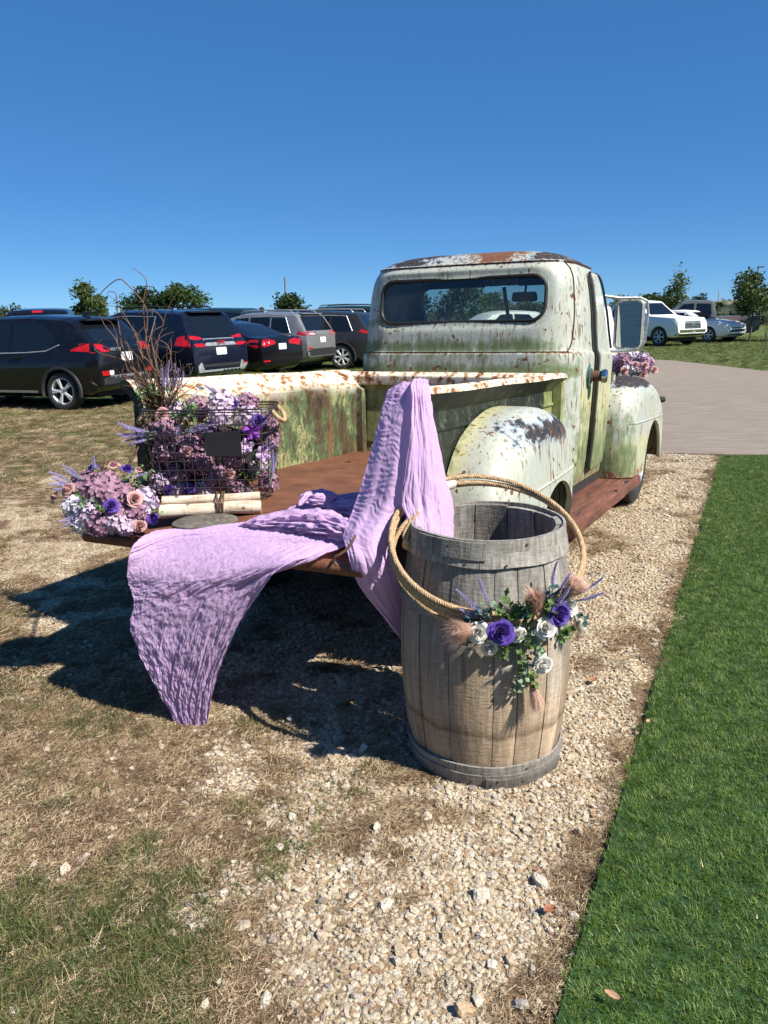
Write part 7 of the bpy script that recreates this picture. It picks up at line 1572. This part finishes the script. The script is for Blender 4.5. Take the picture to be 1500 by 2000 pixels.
hc = hm.ramp(hm.math('ADD', hm.math('MULTIPLY', n, .6), hm.math('MULTIPLY', n2, .4)), [(.38, (.075, .09, .05)), (.5, (.17, .165, .085)), (.62, (.26, .225, .13))]); M_HILL = hm.fin(hc, .95, None, None, .1)
V = []; F = []; nx, ny = 90, 8
for j in range(ny):
    for i in range(nx):
        x = -900 + 2100*i/(nx-1); y = 240 + 520*j/(ny-1); t = math.sin(math.pi*min(1, j/(ny-1)*1.0)*.62); z = -.5 + t*(2.6 + 5.0*sstep(0, 350, x) + 2.2*noise.noise((x*.006, y*.006, 3)))
        V.append((x, y, z))
F = [(j*nx+i, j*nx+i+1, (j+1)*nx+i+1, (j+1)*nx+i) for j in range(ny-1) for i in range(nx-1)]
tag(link(mesh('hills', V, F), 'hills', M_HILL), kind='structure')
M_POLE = simple('weathered_pole', (.16, .135, .115), .9, var=.3, scale=6)
def pole(name, loc, h, r, label, extra=None, cat='pole'):
    root = empty(name, loc, 0, label, cat); m = MB(); m.tube([(0, 0, -.1), (.02*h, 0, h*.5), (0, 0, h)] if False else [(0, 0, -.1), (0, 0, h)], [r*1.2, r*.8], 8); m.obj('post', M_POLE, root)
    if extra: extra(root)
    return root
def crossarm(root): m = MB(); m.box((0, 0, 8.0), (.9, .1, .1)); m.obj('cross_arm', M_POLE, root)
pole('utility_pole', (-17.62, 150, 0), 8.6, .17, 'bare wooden utility pole rising behind the round bushy tree')
def lantern(root):
    m = MB(); m.lathe([(.06, 0), (.085, .06), (.085, .20), (.11, .21), (.10, .25), (.02, .29), (0, .29)], 12, Matrix.Translation((0, 0, 1.62))); m.obj('lantern_head', M_DARK, root)
pole('lamp_post', (-4.45, 30, 0), 1.64, .035, 'short lantern post between the teal and silver SUVs', lantern, 'lamp post')
def lamp_head(root): m = MB(); m.box((.18, 0, 4.4), (.5, .16, .07)); m.obj('lamp_head', M_DARK, root)
pole('lamp_post', (28.3, 60, 0), 4.4, .06, 'tall dark lamp post behind the leafy small tree at right', lamp_head, 'lamp post')
for i, (x, lab) in enumerate([(170, 'thin far pole on the hill, left of the three'), (178, 'thin far pole on the hill, middle of the three'), (190, 'thin far pole on the hill, right of the three')]):
    pole('utility_pole', (x, 400, 3.0), 6.4, .16, lab)
# wire fence in the dry field
fr = empty('wire_fence', (14, 52, 0), 0, 'thin wire fence on wooden posts in the dry field behind the white cars', 'fence')
for i in range(9): m = MB(); m.tube([(i*2.6, i*.35, -.05), (i*2.6, i*.35, 1.35)], .05, 6); m.obj('post', M_POLE, fr)
for z in (.4, .8, 1.2): m = MB(); m.tube([(0, 0, z), (20.8, 2.8, z)], .008, 4); m.obj('wire', M_STEEL, fr)
# sapling with its stake
tree((13.1, 26.8), 1.9, (.30, .3, .45), 160, 'thin bare sapling on the lawn at the right edge', M_YOUNG, .018, seed=44, leaf=.05, lobes=5)
# large loose rocks in the gravel
rk = [(.245, 1.78, .030, 'large pale grey rock lying in the gravel left of the turf, biggest there'), (.42, 1.84, .024, 'rounded white rock in the gravel close to the turf edge'), (-.395, 1.70, .024, 'pale rock at the left edge of the bare gravel'), (.02, 1.60, .020, 'orange tinted rock low in the gravel'), (.16, 1.43, .030, 'broad flat cream rock near the bottom edge of the gravel'), (.29, 1.44, .022, 'orange brown rock near the bottom edge beside the turf'), (-.10, 2.55, .026, 'white rock on straw between the cloth tip and the barrel'), (-.20, 3.05, .030, 'flat pale rock in the shade under the tailgate'), (-.38, 2.75, .028, 'tilted dark sided rock beside the grass tuft right of the cloth tip'), (-.92, 1.98, .026, 'pale rock in the straw near the left edge'), (-1.0, 2.30, .024, 'white rock in dry grass below the truck shadow at left'), (-.04, 2.08, .022, 'pale rock in the straw left of the bare gravel'), (.58, 2.05, .020, 'white pebble rock beside the turf edge')]
for i, (x, y, s, lab) in enumerate(rk):
    me = stone_mesh(70 + i, 2); o = link(me, 'limestone_rock', None); o.location = (x, y, float(gz(x, y)) + s*.28); o.scale = (s*1.1, s*.9, s*.85); o.rotation_euler = (.2, .1*i, i*1.7); tag(o, lab, 'rock')

# pale ribbed metal building behind the photographer, seen only in the glass
M_RIB = simple('ribbed_metal_wall', (.48, .50, .51), .5, .1, var=.06, scale=3)
br = empty('metal_building', (-9, -17, 0), 0, 'pale building wall with horizontal metal ribs, mirrored in the truck glass', 'building')
m = MB(); m.box((0, -.6, 4.0), (30, 1.0, 8.0)); m.obj('wall', M_RIB, br)
rm_ = MB(); rm_.box((0, 0, 0), (30, .06, .09)); rme = rm_.mesh('rib', False)
for i in range(40): o = link(rme, 'rib', M_RIB, br); o.location = (0, -.07, .12 + .2*i)
